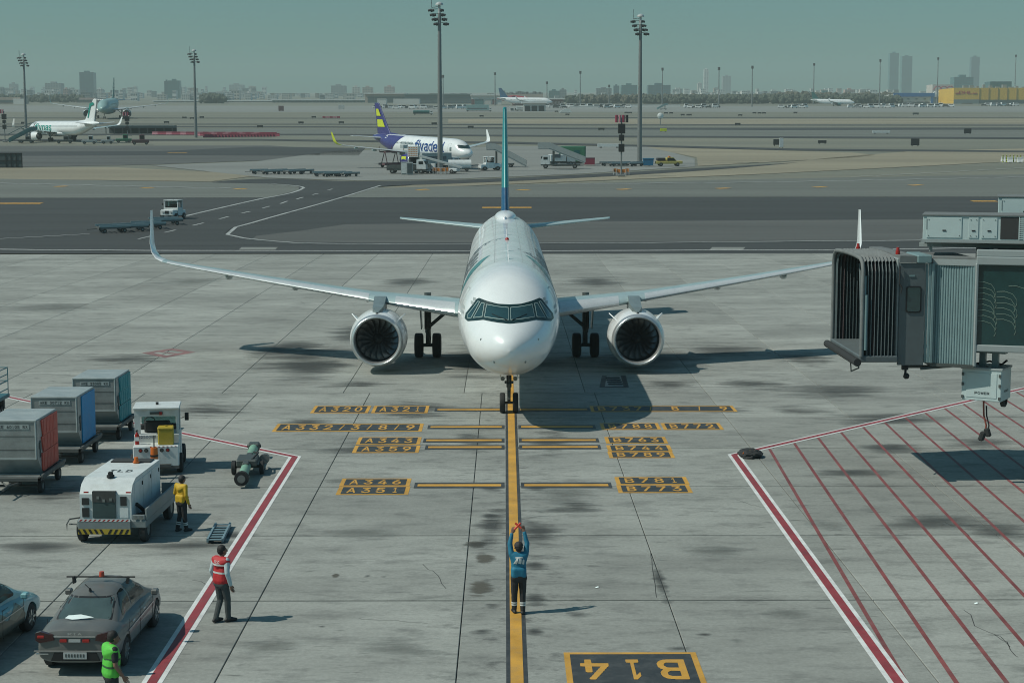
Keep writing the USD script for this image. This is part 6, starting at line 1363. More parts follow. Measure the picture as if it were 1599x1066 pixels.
for u, v, w in ((631, 272.5, 'nearest the flat bed truck'), (640, 273, 'beside the baggage cart')):
    t = thing('equipment_cabinet', 'pale upright cabinet on the remote stand ' + w, 'cabinet', place(u, v), 0, None, None, True); MB().b2((-.55, 0, 0), (.55, .6, 2.2), ch=.04).build('body', M_lgrey, t); MB().b2((-.45, -.03, .2), (.45, 0, 2.0)).build('door', M_vwhite if u < 635 else M_canvas, t)
make_tractor('white pushback tug near the nose of the purple tailed airliner', place(749, 266), Rd(-75), scale=(1.35, 1.35, 1.1), tilt=True)
bl = thing('belt_loader', 'white belt loader with sloping conveyor in front of the nose gear', 'belt loader', place(716, 271), Rd(70), None, None, True)
MB().b2((-.9, 0, .4), (.9, 6, .95), ch=.05).build('chassis', M_vwhite, bl); wheels(bl, 1.8, (1.0, 4.8), .4); MB().prism([(-.8, .9), (7.5, 2.9), (7.5, 3.2), (-.8, 1.2)], -.45, .45, 'x').build('conveyor', M_lgrey, bl); MB().b2((-.95, 4.2, .9), (-.4, 5.4, 1.7), ch=.05).build('cab', M_vwhite, bl)
tc2 = thing('tank_trailer', 'white cylindrical tank trailer behind the belt loader', 'trailer', place(700, 268), Rd(-85), None, None, True)
MB().cyl((0, 0, 1.3), (0, 4.2, 1.3), .85, sides=16).build('tank', M_vwhite, tc2, smooth=40); MB().b2((-.8, .2, .4), (.8, 4, .6)).build('chassis', M_gear, tc2); wheels(tc2, 1.7, (.8, 3.4), .3)
stairs('pale passenger stairs standing right of the main airliner fin', 822, 261, Rd(82), M_lgrey)
stairs('teal covered passenger stairs at the door of the left airliner', 14, 223, Rd(-80), mat('stairs_teal', (.07, .17, .175), .5), True)
truck('white stair truck with raised steps beside a green covered container', 906, 263, Rd(86), 'stairs', L=7.5, name='stair_truck')
gb = thing('green_container', 'green covered container behind the stair truck', 'container', place(893, 257), Rd(-8), None, None, True)
MB().b2((-2.6, 0, .6), (2.6, 2.4, 3.6), ch=.05).build('body', M_tgreen, gb); MB().b2((-2.4, .2, .2), (2.4, 2.2, .6)).build('skid', M_gear, gb); MB().b2((.4, -.03, .9), (1.6, 0, 2.9)).build('door', M_dgreen, gb)
truck('small white van parked left of the stair truck', 858, 259, Rd(-80), 'box', bodym=M_vwhite, L=5.0, Hb=1.3, name='white_van', cat='van')
rbx = thing('red_crate', 'red crate on the stand right of the stair truck', 'crate', place(921, 258.5), 0, None, None, True)
MB().b2((-1.0, 0, .15), (1.0, 1.4, 1.5), ch=.04).build('body', M_bred, rbx); MB().b2((-1.02, -.02, 1.4), (1.02, 1.42, 1.52)).build('rim', M_maro, rbx)
def flat_trailer(label, u, v, rz, group, first=[None], sc=1.0):
    if first[0] is None:
        t = thing('flat_dolly', label, 'baggage dolly', place(u, v), rz, group, None, True); first[0] = t
        MB().b2((-1.2, 0, .42), (1.2, .15, .6)).b2((-1.2, 3.2, .42), (1.2, 3.35, .6)).b2((-1.2, 0, .42), (-1.05, 3.35, .6)).b2((1.05, 0, .42), (1.2, 3.35, .6)).build('frame', M_doll, t)
        for k in range(6): MB().cyl((-1.05, .4+k*.5, .55), (1.05, .4+k*.5, .55), .06, sides=6).build('roller', M_mast, t)
        wheels(t, 2.2, (.6, 2.7), .22); MB().cyl((0, 0, .4), (0, -1.1, .35), .05, sides=6).build('tow_bar', M_doll, t); MB().b2((-1.2, 0, .6), (-1.12, 3.35, .8)).b2((1.12, 0, .6), (1.2, 3.35, .8)).build('side_stop', M_blight, t); return t
    return copy_of(first[0], place(u, v), rz, label, None, group, None, None, True)
for k in range(5): flat_trailer('empty flat dolly in the row parked beside the access road', 392 + k*17.5, 271.5 + (k % 2)*.8, Rd(-70 + k*7), 'empty dollies parked by the access road')
for k in range(4): flat_trailer('empty flat dolly in the shorter row left of the flat bed truck', 489 + k*14, 275.2 + (k % 2)*.7, Rd(-75 + k*8), 'empty dollies left of the flat bed truck')
for k in range(5): flat_trailer('empty flat dolly standing behind the signal mast', 938 + k*13.5, 259 + (k % 2)*.8, Rd(-80 + k*6), 'empty dollies behind the signal mast')
for k, (u, v) in enumerate(((152, 363), (180, 361.5), (208, 358), (236, 351.5))): flat_trailer('empty flat dolly towed in the train on the access road', u, v, Rd(-66), 'dollies towed on the access road')
tt = make_tractor('pale tow tractor pulling the train of dollies on the access road', place(279, 340), Rd(168), scale=(1.15, 1.15, .95))
for u in (-.42, .42): MB().cyl((u, 3.02, .85), (u, 3.05, .85), .12, sides=12).build('headlamp', M_floodl, tt)
MB().b2((-.2, 3.0, .65), (.2, 3.04, 1.0)).build('radiator', M_black, tt)
pk = thing('yellow_pickup', 'yellow pickup with dark load parked right of the tall mast', 'pickup', place(1024, 259.5), Rd(-84), None, None, True)
MB().b2((-.9, 0, .45), (.9, 5.2, 1.0), ch=.08).build('body', M_pick, pk); MB().prism([(2.0, 1.0), (4.0, 1.0), (3.4, 1.7), (2.1, 1.7)], -.85, .85, 'x').build('cab', M_pick, pk); MB().prism([(2.15, 1.08), (3.85, 1.08), (3.35, 1.6), (2.2, 1.6)], -.87, .87, 'x').build('window', M_cglass, pk); MB().b2((-.8, .2, 1.0), (.8, 1.8, 1.6), ch=.1).build('load', M_black, pk); wheels(pk, 1.8, (.9, 4.2), .38); MB().b2((-.6, 2.5, 1.7), (.6, 2.8, 1.95)).build('light_bar', M_oran, pk)
bb = thing('blue_bin', 'blue waste bin at the foot of the tall mast right of the fin', 'bin', place(1012.5, 259.8), 0, None, None, True)
MB().prism([(-.9, .2), (.9, .2), (1.05, 1.45), (-1.05, 1.45)], 0, 1.3, 'y').build('body', M_bin, bb); MB().b2((-1.1, -.05, 1.4), (1.1, 1.35, 1.55)).build('lid', M_bin, bb)
def barrier(label, u, v, group, first=[None]):
    if first[0] is None:
        t = thing('orange_barrier', label, 'barrier', place(u, v), 0, group, None, True); first[0] = t
        MB().b2((-.45, -.05, .5), (.45, .05, 1.1)).build('board', M_oran, t); MB().b2((-.40, -.25, 0), (-.33, .25, 1.15)).b2((.33, -.25, 0), (.40, .25, 1.15)).build('stand', M_vwhite, t); return t
    return copy_of(first[0], place(u, v), 0, label, None, group, None, None, True)
for u, v in ((675, 270.5), (679.5, 271.5), (684, 272.2), (692, 272.2), (697, 271.5), (701, 270.5)): barrier('orange guard barrier standing round the foot of the central mast', u, v, 'barriers round the central mast')
for u, v in ((961, 273), (965.5, 274.3), (974, 274.3), (979, 273)): barrier('orange guard barrier standing round the foot of the signal mast', u, v, 'barriers round the signal mast')
def signal_mast(label, u, v, vt, red_top):
    p = place(u, v); k = p[1]/F; H_ = (v-vt)*k; t = thing('signal_mast', label, 'signal mast', p, 0, None, None, True)
    MB().cyl((0, 0, 0), (0, 0, H_-.5), .14, .12, 8).build('pole', M_mast, t)
    for z0_, z1_, w in ((.40, .53, .55), (.58, .68, .5), (.70, .86, .68)): MB().b2((-w*.9, -.4, H_*z0_), (w*.9, .5, H_*z1_), ch=.05).build('lamp_box', M_black, t)
    for j in range(4 if red_top else 2): MB().cyl((-.9+j*.6, 0, H_*.88), (-.9+j*.6, 0, H_), .24, sides=8).build('top_drum', [M_bred, M_bpink, M_bred, M_black][j], t)
    MB().b2((-.6, -.6, 0), (.6, .6, .35), ch=.05).b2((-1.2, -.1, 1.8), (1.2, .1, 1.95)).build('base', M_mast, t); return t
signal_mast('signal mast with black lamp boxes and red white drums between the two stands', 970, 275.5, 181, True)
signal_mast('dark signal mast at the left edge above the teal stairs', 8, 222, 172, False)
signal_mast('dark signal mast with a pink box behind the fin of the left airliner', 199.5, 222, 176, True)
# left stand clutter
for lb, u, v, m, L_, H_ in (('low dark loader under the wing of the left airliner', 88, 224, M_gear, 4.5, 1.6), ('grey tractor with box under the belly of the left airliner', 128, 225, M_lgrey, 4.0, 1.8), ('white tug behind the left airliner', 158, 224.5, M_lgrey, 3.4, 1.7), ('bright green tug behind the left airliner', 181, 223, M_tgreen, 4.4, 1.9), ('dark brown cargo loader right of the green tug', 206, 226, M_maro, 4.6, 2.2), ('grey cart left of the teal stairs', 30, 223.5, M_gear, 4.0, 1.5)):
    t = thing('ramp_vehicle', lb, 'tug', place(u, v), Rd(-80), None, None, True)
    MB().b2((-1, 0, .45), (1, L_, H_*.6), ch=.08).build('body', m, t); MB().b2((-.9, L_*.45, H_*.6), (.9, L_*.75, H_*1.25), ch=.08).build('cab', m, t); MB().b2((-.92, L_*.5, H_*.72), (.92, L_*.7, H_*1.12)).build('window', M_cglass, t); wheels(t, 2, (.7, L_-.7), .4)
shd = thing('low_shelter', 'long low dark shelter behind the left airliner', 'shelter', place(218, 209), Rd(-2), None, None, True)
w_ = (271-165)*shd_d/F if (shd_d := place(218, 209)[1]) else 0
MB().b2((-w_/2, 0, 1.9), (w_/2, 5, 2.7)).build('roof', mat('shelter_dark', (.025, .05, .055), .6), shd); MB().b2((-w_/2, 4.6, 0), (w_/2, 5, 2.0)).build('back_wall', M_canvas, shd)
for k in range(9): MB().b2((-w_/2+k*w_/8.2, 0, 0), (-w_/2+k*w_/8.2+.25, .25, 2.0)).build('post', M_gear, shd)
sx = thing('mesh_screen', 'dark framed mesh screen standing at the left edge of the taxiway', 'screen', place(0, 262), 0, None, None, True)
MB().b2((-6, 0, 0), (4.3, .08, 2.75)).build('mesh_panel', M_canvas, sx)
for x in (-3, -1, 1.2, 2.2, 3.2, 4.3): MB().b2((x-.06, -.1, 0), (x+.06, .15, 2.85)).build('post', M_black, sx)
for z in (.05, 1.3, 2.75): MB().b2((-6, -.12, z), (4.36, -.02, z+.1)).build('rail', M_black, sx)
# pink and red barriers round the work area
fb_ = {}
def block(label, u, v, m, group, w=1.9):
    if m not in fb_:
        t = thing('plastic_barrier', label, 'barrier', place(u, v), 0, group, None, True); fb_[m] = t
        MB().prism([(-.45, 0), (.45, 0), (.2, .55), (.16, 1.0), (-.16, 1.0), (-.2, .55)], -w/2, w/2, 'x').build('body', {'p': M_bpink, 'r': M_bred, 'w': M_whp}[m], t); MB().b2((-w*.3, -.5, 0), (w*.3, .5, .06)).build('foot', M_black, t); return
    copy_of(fb_[m], place(u, v), 0, label, None, group, None, None, True)
for k in range(44):
    a = k/43; u = 242 + a*190
    block('plastic water barrier in the pink and red line behind the left mast', u, 210.2 + 1.2*a + (0 if u < 300 else 1.5*(k % 2)), 'p' if (k*7) % 5 in (0, 2) and u < 410 else 'r', 'pink and red barriers of the work area')
for k in range(22): block('plastic water barrier in the nearer red row right of the left mast', 322 + k*5.0, 214.8 - k*.06, 'r', 'nearer row of red barriers')
for k in range(9): block('white barrier block at the right edge of the field', 1567 + k*5, 252.5 + (k % 3)*.5, 'w', 'white barrier blocks at the right edge', 1.0)
for k in range(7):
    p = place(1566 + k*5.5, 253.4); t = thing('marker_post', 'slim striped marker post at the right edge of the field', 'post', p, 0, 'striped marker posts at the right edge', None, True)
    MB().cyl((0, 0, 0), (0, 0, 1.5), .10, sides=8).build('post', M_lime, t)
    for z in (.25, .7, 1.15): MB().cyl((0, 0, z), (0, 0, z+.22), .11, sides=8).build('band', M_black, t)
# taxiway signs and small boxes on the field
sg0 = {}
def sign(label, u, v, w, h, m, group=None):
    key = (w, h, id(m))
    if group and key in sg0: return copy_of(sg0[key], place(u, v), 0, label, None, group, None, None, True)
    t = thing('taxiway_sign', label, 'sign', place(u, v), 0, group, None, True); sg0[key] = t
    MB().b2((-w/2, 0, .25), (w/2, .35, .25+h), ch=.03).build('panel', m, t); MB().b2((-w*.4, .1, 0), (-w*.3, .25, .3)).b2((w*.3, .1, 0), (w*.4, .25, .3)).build('legs', M_gear, t)
    return t
M_sgn = mat('sign_dark', (.03, .03, .03), .5)
for u, v in ((37, 194), (57, 194.5), (288, 185.5), (300, 186.5), (260, 193), (406, 199.8), (315, 184.8), (470, 193.5), (490, 184.5), (533, 193.3), (678, 195), (735, 200.7), (752, 183), (869, 175.5), (886, 180.5), (939, 204), (978, 177.5), (984, 177.5), (1040, 178), (1048, 178), (1066, 181), (1075, 181), (1077, 181), (1156, 181.5), (1178, 177.8), (1186, 178), (1193, 178), (1152, 196), (1242, 177.5), (1284, 225)): 
    zn = 'left of the second mast' if u < 306 else 'between the second and the central mast' if u < 687 else 'between the two tall central masts' if u < 998 else 'right of the tall right mast'
    sign('small dark taxiway sign on the airfield ' + zn, u, v, 2.3, .75, M_sgn, 'small dark taxiway signs ' + zn)
for lb, u, v, w, h, m in (('white marker board in front of the signal mast', 951, 231, 6, .8, M_vwhite), ('white box with dark grille on the taxiway edge at the right', 1220, 231.5, 1.0, 2.3, M_vwhite), ('dark square box beside the white box on the taxiway edge', 1214, 228, 2.2, 1.5, M_sgn), ('dark square cabinet on the grass at the right', 1429, 228.5, 2.2, 1.7, M_sgn), ('white low marker boards on the right taxiway', 1376, 209, 6, .8, M_vwhite), ('small dark box on the right taxiway edge', 1511, 209.5, 2.4, 1.6, M_sgn), ('green and white crate on the field right of the mast', 1036, 206.3, 2.4, 1.0, M_lime), ('pale shelter box at the runway edge left of centre', 439, 174, 3.6, 3.4, M_maro),
                        ('black fence panel at the runway edge', 1430, 179.5, 3.5, 1.0, M_gear), ('pale cabinet at the far edge of the field', 533, 171, 4.5, 3.0, M_plate)):
    sign(lb, u, v, w, h, m)
for k in range(5): sign('small red and white runway marker left of the purple fin', 506 + k*5.6, 185.3, 1.6, .9, M_bpink if k % 2 else M_bred, 'small red and white runway markers')
tw = thing('windshear_dish', 'small white dish on a post in the middle of the field', 'antenna', place(1031, 196), 0, None, None, True)
MB().cyl((0, 0, 0), (0, 0, 3.2), .18, sides=8).build('post', M_mast, tw); v, f = lathe([(0, .05), (.2, .8), (.5, 1.3), (.55, 1.3), (.25, .8), (.1, .05)], 16); obj('dish', (v + [0, -.4, 3.9], f), M_vwhite, tw)
truck('dark green tanker with a white cab crossing the field behind the purple fin', 645, 179.6, Rd(-90), 'tank', bodym=M_dgreen, L=11.5)
truck('white truck parked in front of the garage with three dark doors', 806, 173.5, Rd(-90), 'box', bodym=M_vwhite, L=9, Hb=2.5)
truck('long pale trailer parked left of the main airliner fin', 728, 174.3, Rd(-90), 'box', bodym=M_beige, L=17, Hb=3.6)
dd = thing('broken_white_dish', 'white sloping canopy on the grass right of the garage', 'canopy', place(883, 176.5), 0, None, None, True); MB().prism([(-4, .2), (4, .2), (3, 2.2), (.5, 2.8), (-2.5, 1.6)], 0, 3, 'y').build('cover', M_vwhite, dd); MB().b2((-3, .2, 0), (3, 2.6, .25)).build('base', M_gear, dd)

# ---------------------------------------------------------------- parked vehicles along the far edge
M_pv = [mat('parked_white', (.62, .63, .62), .4), mat('parked_silver', (.34, .35, .35), .4), mat('parked_dark', (.07, .07, .07), .4)]
pv0 = {}
def parked(u, v, m, kind, area):
    lb = {0: f'white van parked in the row {area}', 1: f'silver van parked in the row {area}', 2: f'dark car parked in the row {area}'}[m]
    key = (m, kind)
    sc = None
    if key in pv0: return copy_of(pv0[key], place(u, v), rnd.uniform(-.4, .4), lb, None, f'{["white vans", "silver vans", "dark cars"][m]} parked {area}', None, None, True)
    t = thing('parked_vehicle', lb, 'van' if m < 2 else 'car', place(u, v), 0, f'{["white vans", "silver vans", "dark cars"][m]} parked {area}', None, True); pv0[key] = t
    H_ = (2.6, 2.2, 1.5)[m] + kind*.6
    MB().b2((-2.6, 0, .4), (2.6, 2.0, H_*.62), ch=.2).build('body', M_pv[m], t); MB().prism([(-2.3, H_*.6), (2.0, H_*.6), (1.3, H_), (-2.1, H_)], .1, 1.9, 'y').build('cabin', M_pv[m], t)
    MB().prism([(-1.9, H_*.65), (1.75, H_*.65), (1.2, H_*.93), (-1.8, H_*.93)], .06, 1.94, 'y').build('windows', M_cglass, t)
    for x in (-1.7, 1.7): MB().cyl((x, -.02, .4), (x, .3, .4), .4, sides=10).build('wheel', M_tyre, t)
for area, u0, u1, v, n in (('before the grey hangar', 588, 735, 169.8, 24), ('below the glass blocks', 856, 985, 168.6, 24), ('before the trees', 1073, 1127, 168.8, 10), ('left of the green tailed airliner', 1221, 1263, 168.8, 9), ('beside the blue hall', 1330, 1398, 168.4, 11), ('before the yellow hall', 1400, 1490, 167.5, 14), ('under the yellow hall', 1537, 1592, 165.8, 12)):
    for k in range(n): parked(u0 + (k + rnd.uniform(-.3, .3))*(u1-u0)/n, v + rnd.uniform(-.6, .5), rnd.choice((0, 0, 0, 1, 2)), rnd.choice((0, 1)), area)

# ---------------------------------------------------------------- buildings along the field and the city
M_bw = mat('wall_pale', (.50, .47, .43), .8, var=.15, vs=.05); M_bw2 = mat('wall_white', (.58, .57, .54), .8, var=.12, vs=.05); M_bb = mat('wall_tan', (.36, .29, .24), .8, var=.15, vs=.05); M_bg = mat('wall_grey', (.22, .24, .24), .8, var=.15, vs=.05); M_bp = mat('wall_pink', (.42, .31, .28), .8, var=.1, vs=.05)
M_gb = mat('tower_glass', (.07, .17, .175), .25, var=.2, vs=.05); M_gb2 = mat('tower_glass_blue', (.07, .14, .16), .3, var=.2, vs=.05); M_wb = mat('window_band', (.06, .085, .09), .3)
M_roof = mat('roof_white', (.62, .62, .60), .6, var=.1, vs=.1); M_dred = mat('wall_maroon', (.13, .045, .045), .7, var=.2, vs=.1); M_rred = mat('roof_red', (.30, .03, .05), .6)
M_tdeck = mat('terminal_teal', (.03, .15, .16), .5, var=.2, vs=.05); M_hang = mat('hangar_grey', (.15, .19, .19), .6, var=.12, vs=.05); M_dhl = mat('hall_yellow', (.62, .38, .04), .6, var=.1, vs=.05); M_bhall = mat('hall_blue', (.008, .12, .34), .55)
def bld(label, u0, u1, vt, d, m, name='city_building', floors=0, depth=None, group=None, cols=0, vb=None, wm=None, roofbox=False):
    x0, x1 = At(u0, 160, d)[0], At(u1, 160, d)[0]; zt = At((u0+u1)/2, vt, d)[2]; zb = T(d) - 1.0
    t = thing(name, label, 'building', ((x0+x1)/2, d, zb), 0, group); w = x1-x0; H_ = zt-zb; D_ = depth or max(12, w*.8)
    w0 = obj('wall', MB().b2((-w/2, 0, 0), (w/2, D_, H_)).mesh(), m, t)
    if floors:
        mb = MB(); fh = H_/floors; wd = wm or M_wb
        for k in range(floors):
            z = k*fh + fh*.38
            if cols:
                for c in range(cols): a = -w/2 + (c+.2)*w/cols; mb.b2((a, -.12, z), (a + .6*w/cols, -.01, z+fh*.42))
            else: mb.b2((-w/2*.94, -.12, z), (w/2*.94, -.01, z+fh*.45))
        mb.build('windows', wd, w0, kind='stuff')
    if roofbox: MB().b2((-w*.2, D_*.2, H_), (w*.15, D_*.6, H_+fh*.9 if floors else H_*1.08)).build('roof_house', m, t)
    else: MB().b2((-w/2-.2, -.2, H_), (w/2+.2, D_+.2, H_+.5)).build('parapet', m, t)
    return t
# named far towers
for a in [('tall dark residential tower in the city above the left airliner', 125, 147, 113, 3000, M_gb2, 16, 5), ('dark office block in the city right of the leftmost mast', 71, 96, 130, 3300, M_bg, 9, 6), ('small dark block at the far left of the city', 15, 27, 131, 4200, M_bg, 7, 4), ('green glass office tower in the city left of the second mast', 263, 281, 126, 2700, M_gb, 10, 6), ('grey annex of the green glass office tower', 257, 263.5, 127, 2740, M_gb2, 10, 2), ('faint domed block in the city right of the second mast', 358, 380, 132.5, 4600, M_bg, 6, 5), ('grey office block in the city left of the purple fin', 517, 540, 134, 3600, M_bg, 6, 6), ('pale twin topped building right of the grey office block', 550, 562, 136, 3300, M_bw, 6, 3), ('brown block behind the white hangar roof', 566, 582, 136.5, 3300, M_bb, 6, 4), ('pinkish block with stepped top above the grey hangar', 600, 616, 135.5, 3400, M_bp, 6, 4),
          ('green glass block behind the long red and white hall', 857, 874, 142, 2500, M_gb, 5, 5), ('grey block beside the green glass block', 874, 884, 140, 2600, M_bg, 6, 3), ('pale city block with vertical strips left of the glass offices', 931, 955, 138, 2800, M_bg, 8, 7), ('slim grey block beside the glass offices', 958, 967, 134, 2900, M_gb2, 8, 3), ('square green glass office building left of the tall mast', 970, 995, 133, 2700, M_gb, 7, 7), ('wide glass building with a curved top right of the tall mast', 1012, 1047, 133, 2700, M_gb2, 6, 9), ('slim white tower on the horizon', 1099, 1106, 108.5, 4500, M_bw2, 20, 2), ('low pale tower at the foot of the slim white tower', 1089, 1096, 130, 4620, M_bw, 10, 2), ('faint slab tower right of the slim white tower', 1128, 1141, 119, 5000, M_bg, 14, 3),
          ('left one of the two tall hazy twin towers', 1388, 1402, 83, 4500, M_gb, 30, 4), ('right one of the two tall hazy twin towers', 1407, 1423, 88, 4560, M_gb, 30, 4), ('dark office block behind the yellow cargo hall', 1489, 1519, 120.5, 2900, M_gb, 8, 7), ('tall hazy tower with a slanted side behind the yellow cargo hall', 1515, 1528, 89, 4600, M_gb2, 26, 3), ('white tower block right of the leftmost airliner fin', 152, 160, 139, 2500, M_bw2, 8, 3), ('pink and white apartment block above the left airliner', 99, 107, 139, 2400, M_bp, 7, 3), ('white apartment block left of the tall dark tower', 79, 86, 142, 2400, M_bw2, 6, 3), ('white apartment slab right of the second mast', 383, 392, 145, 2200, M_bw2, 5, 3), ('pale tower cluster behind the green tailed airliner', 1319, 1335, 140, 2600, M_bp, 6, 5), ('teal glazed building behind the green tailed airliner', 1277, 1302, 145, 2300, M_gb, 3, 6)]:
    bld(a[0], *a[1:6], floors=a[6], cols=a[7], roofbox=True)
names = {0: (M_bw2, 'white city house'), 1: (M_bw, 'pale sandy city house'), 2: (M_bg, 'grey city block'), 3: (M_bb, 'tan city block')}
zones = ((130, 'left of the tall dark tower'), (300, 'between the dark tower and the second mast'), (690, 'between the second and the central mast'), (1000, 'between the two tall central masts'), (1385, 'left of the hazy twin towers'), (9999, 'right of the hazy twin towers'))
for k in range(300):
    q = rnd.random(); u = rnd.uniform(-30, 560) if q < .55 else rnd.uniform(1040, 1400) if q < .8 else rnd.uniform(560, 1640)
    d = rnd.uniform(2150, 4400); c = rnd.choice((0, 0, 0, 1, 1, 2, 3)); hpx = rnd.uniform(2, 9)*(1.25 if u < 420 else 1.0)
    vt = 140 + 39735/d - hpx - 4.0; m_, nm = names[c]; zn = next(z for lim, z in zones if u < lim)
    if 420 < u < 860: vt = max(vt, 146)
    bld(nm + ' on the skyline ' + zn, u, u + rnd.uniform(4, 14)*2600/d, vt, d, m_, floors=rnd.choice((2, 3, 4)), cols=rnd.choice((3, 4)), group=nm + 's ' + zn)
# buildings on the far side of the field
def long_hall(name, label, u0, u1, vt, vb, d, m, roof=None, depth=30):
    x0, x1 = At(u0, 160, d)[0], At(u1, 160, d)[0]; zt = At(u0, vt, d)[2]; zb = min(T(d), At(u0, vb, d)[2]) - .5; t = thing(name, label, 'building', ((x0+x1)/2, d, zb), 0); w = x1-x0
    MB().b2((-w/2, 0, 0), (w/2, depth, zt-zb)).build('wall', m, t)
    if roof: MB().b2((-w/2-1, -1.5, zt-zb), (w/2+1, depth+1, zt-zb+1.2)).build('roof', roof, t)
    return t, w, zt-zb
t, w, h = long_hall('terminal_building', 'long low terminal with teal glazing left of the purple fin', 425, 573, 157, 168, 1900, M_tdeck, M_roof)
for k in range(26): MB().b2((-w/2+k*w/26, -.4, h*.5), (-w/2+k*w/26+.6, -.05, h)).build('facade_post', M_bg, t)
MB().b2((-w*.5, -1.2, h*.42), (w*.5, -.1, h*.52)).build('canopy', M_roof, t); MB().b2((-w*.5, -.3, h*.72), (w*.42, -.08, h*.9)).build('window_strip', M_wb, t)
t, w, h = long_hall('terminal_building', 'low grey pier building with white edge at the left of the terminal', 240, 436, 158.5, 167, 1950, M_bg, M_roof)
for k in range(18): MB().b2((-w/2+k*w/18+2, -.3, h*.15), (-w/2+k*w/18+8, -.05, h*.8)).build('bay', M_wb, t)
t, w, h = long_hall('perimeter_building', 'long tan wall building at the far left of the field', -20, 32, 152, 164, 1750, M_bb, None); MB().b2((w*.3, -2, h*.1), (w*.62, 0, h*.8)).build('white_gatehouse', M_bw2, t)
for k in range(12): MB().b2((-w/2+k*w/12+1, -.3, h*.35), (-w/2+k*w/12+4, -.05, h*.65)).build('opening', M_wb, t)
t, w, h = long_hall('perimeter_building', 'low tan and pink row building behind the wide body airliner', 118, 150, 153, 161, 1900, M_bp)
for k in range(9): MB().b2((-w/2+k*w/9+1, -.3, h*.3), (-w/2+k*w/9+4, -.05, h*.65)).build('opening', M_wb, t)
t, w, h = long_hall('hangar', 'big grey aircraft hangar with louvred front behind the central mast', 632, 735, 148.5, 168, 1750, M_hang, mat('hangar_roof', (.10, .15, .15), .6), 70)
for k in range(6): MB().b2((-w/2, -.5, h*(.15+k*.14)), (w/2, -.05, h*(.19+k*.14))).build('louvre', M_mast, t)
t, w, h = long_hall('hangar', 'white roofed hall left of the grey hangar', 570, 634, 147, 160, 1850, M_bb, M_roof)
for k in range(6): MB().b2((-w/2+k*w/6+3, -.5, 0), (-w/2+k*w/6+10, -.05, h*.7)).build('hall_door', M_wb, t)
t, w, h = long_hall('storage_block', 'blank white square block left of the central mast', 589, 603, 154.5, 167, 1680, M_bw2, None, 15); MB().b2((-w/2, -.2, h*.98), (w/2, .2, h+.4)).build('coping', M_bw, t)
t, w, h = long_hall('storage_block', 'wide blank white block in front of the grey hangar', 614, 655, 154.5, 167, 1690, M_bw2, None, 15); MB().b2((w*.0, -.3, 0), (w*.3, -.05, h*.35)).build('hall_door', M_wb, t)
t, w, h = long_hall('cargo_building', 'white cargo building with red strips right of the grey hangar', 736, 783, 149.5, 168, 1650, M_bw2, M_roof, 40)
for k, (a, b, m_) in enumerate(((-.5, -.4, M_dred), (-.38, -.1, M_gb), (-.05, .15, M_bw), (.2, .32, M_dred))): MB().b2((w*a, -.4, h*.1), (w*b, -.05, h*.7)).build('facade_panel', m_, t)
t, w, h = long_hall('gatehouse', 'white low block with small windows left of the garage', 795, 818, 166, 174, 1180, M_bw2, None, 12)
for k in range(3): MB().b2((-w/2+w*(.1+k*.3), -.3, h*.3), (-w/2+w*(.28+k*.3), -.05, h*.65)).build('window', M_wb, t)
t, w, h = long_hall('garage', 'white garage with three dark doors right of the main airliner fin', 817, 852, 161.5, 174.5, 1160, M_bw2, M_roof, 14)
for k in range(3): MB().b2((-w/2+w*(.07+k*.31), -.25, 0), (-w/2+w*(.31+k*.31), -.03, h*.72)).build('garage_door', M_black, t)
t, w, h = long_hall('departure_hall', 'long hall with white roof and red wall behind the garage', 800, 880, 155.5, 164, 1550, M_dred, M_roof, 40)
for k in range(16): MB().b2((-w/2+k*w/16+.5, -.4, h*.3), (-w/2+k*w/16+2.5, -.05, h*.7)).build('window', M_bp, t)
v, f = lathe([(-16, .1), (-10, 2.4), (0, 4), (10, 2.4), (16, .1)], 16, 'x'); obj('red_roof_vault', (v*[1, 1, .8] + [-w*.46, 4, h+.8], f), M_rred, t, smooth=True)
t, w, h = long_hall('row_building', 'long low brown building on the rise behind the main airliner fin', 782, 848, 147, 158, 2100, M_bb, None)
for k in range(20): MB().b2((-w/2+k*w/20, 0, h), (-w/2+k*w/20+rnd.uniform(2, 5), 4, h+rnd.uniform(1, 4))).build('roof_box', M_bg, t)
t, w, h = long_hall('freight_hall', 'freight hall with blue top band and white wall at the right', 1398, 1456, 147, 164, 1750, M_bw2, None, 50)
MB().b2((-w/2-2, -1, h*.76), (w/2+2, 0, h+1)).build('blue_band', M_bhall, t); MB().b2((w*.46, -.8, 0), (w*.52, 0, h*.76)).build('corner_panel', M_bhall, t); MB().b2((-w*.47, -.6, 0), (w*.42, -.05, h*.33)).build('dock_opening', M_wb, t)
for k in range(4): MB().b2((-w*.4+k*w*.22, -.6, h*.52), (-w*.34+k*w*.22, -.05, h*.6)).build('window', M_wb, t)
t, w, h = long_hall('freight_hall', 'grey freight hall with white arched vents between the blue and yellow halls', 1457, 1490, 147, 164, 1800, M_hang, None, 50)
for k in range(5):
    v, f = lathe([(0, .05), (.3, 3.2), (2, 3.4), (2.2, .05)], 14); obj('white_vent', (v + [-w*.38+k*w*.19, -2, h*.98], f), M_roof, t, smooth=40)
for k in range(3): MB().tube([(-w*.3+k*w*.3+4*math.cos(a), 0, h+4+4*math.sin(a)) for a in np.linspace(0, math.pi, 8)], .5, 5).build('red_arch', M_rred, t)
MB().b2((-w*.5, 4, h), (w*.5, 30, h+10)).build('upper_storey', M_bw, t)
t, w, h = long_hall('cargo_hall', 'large yellow cargo hall with red lettering at the right edge', 1489, 1660, 137.5, 165, 1700, M_dhl, None, 60)
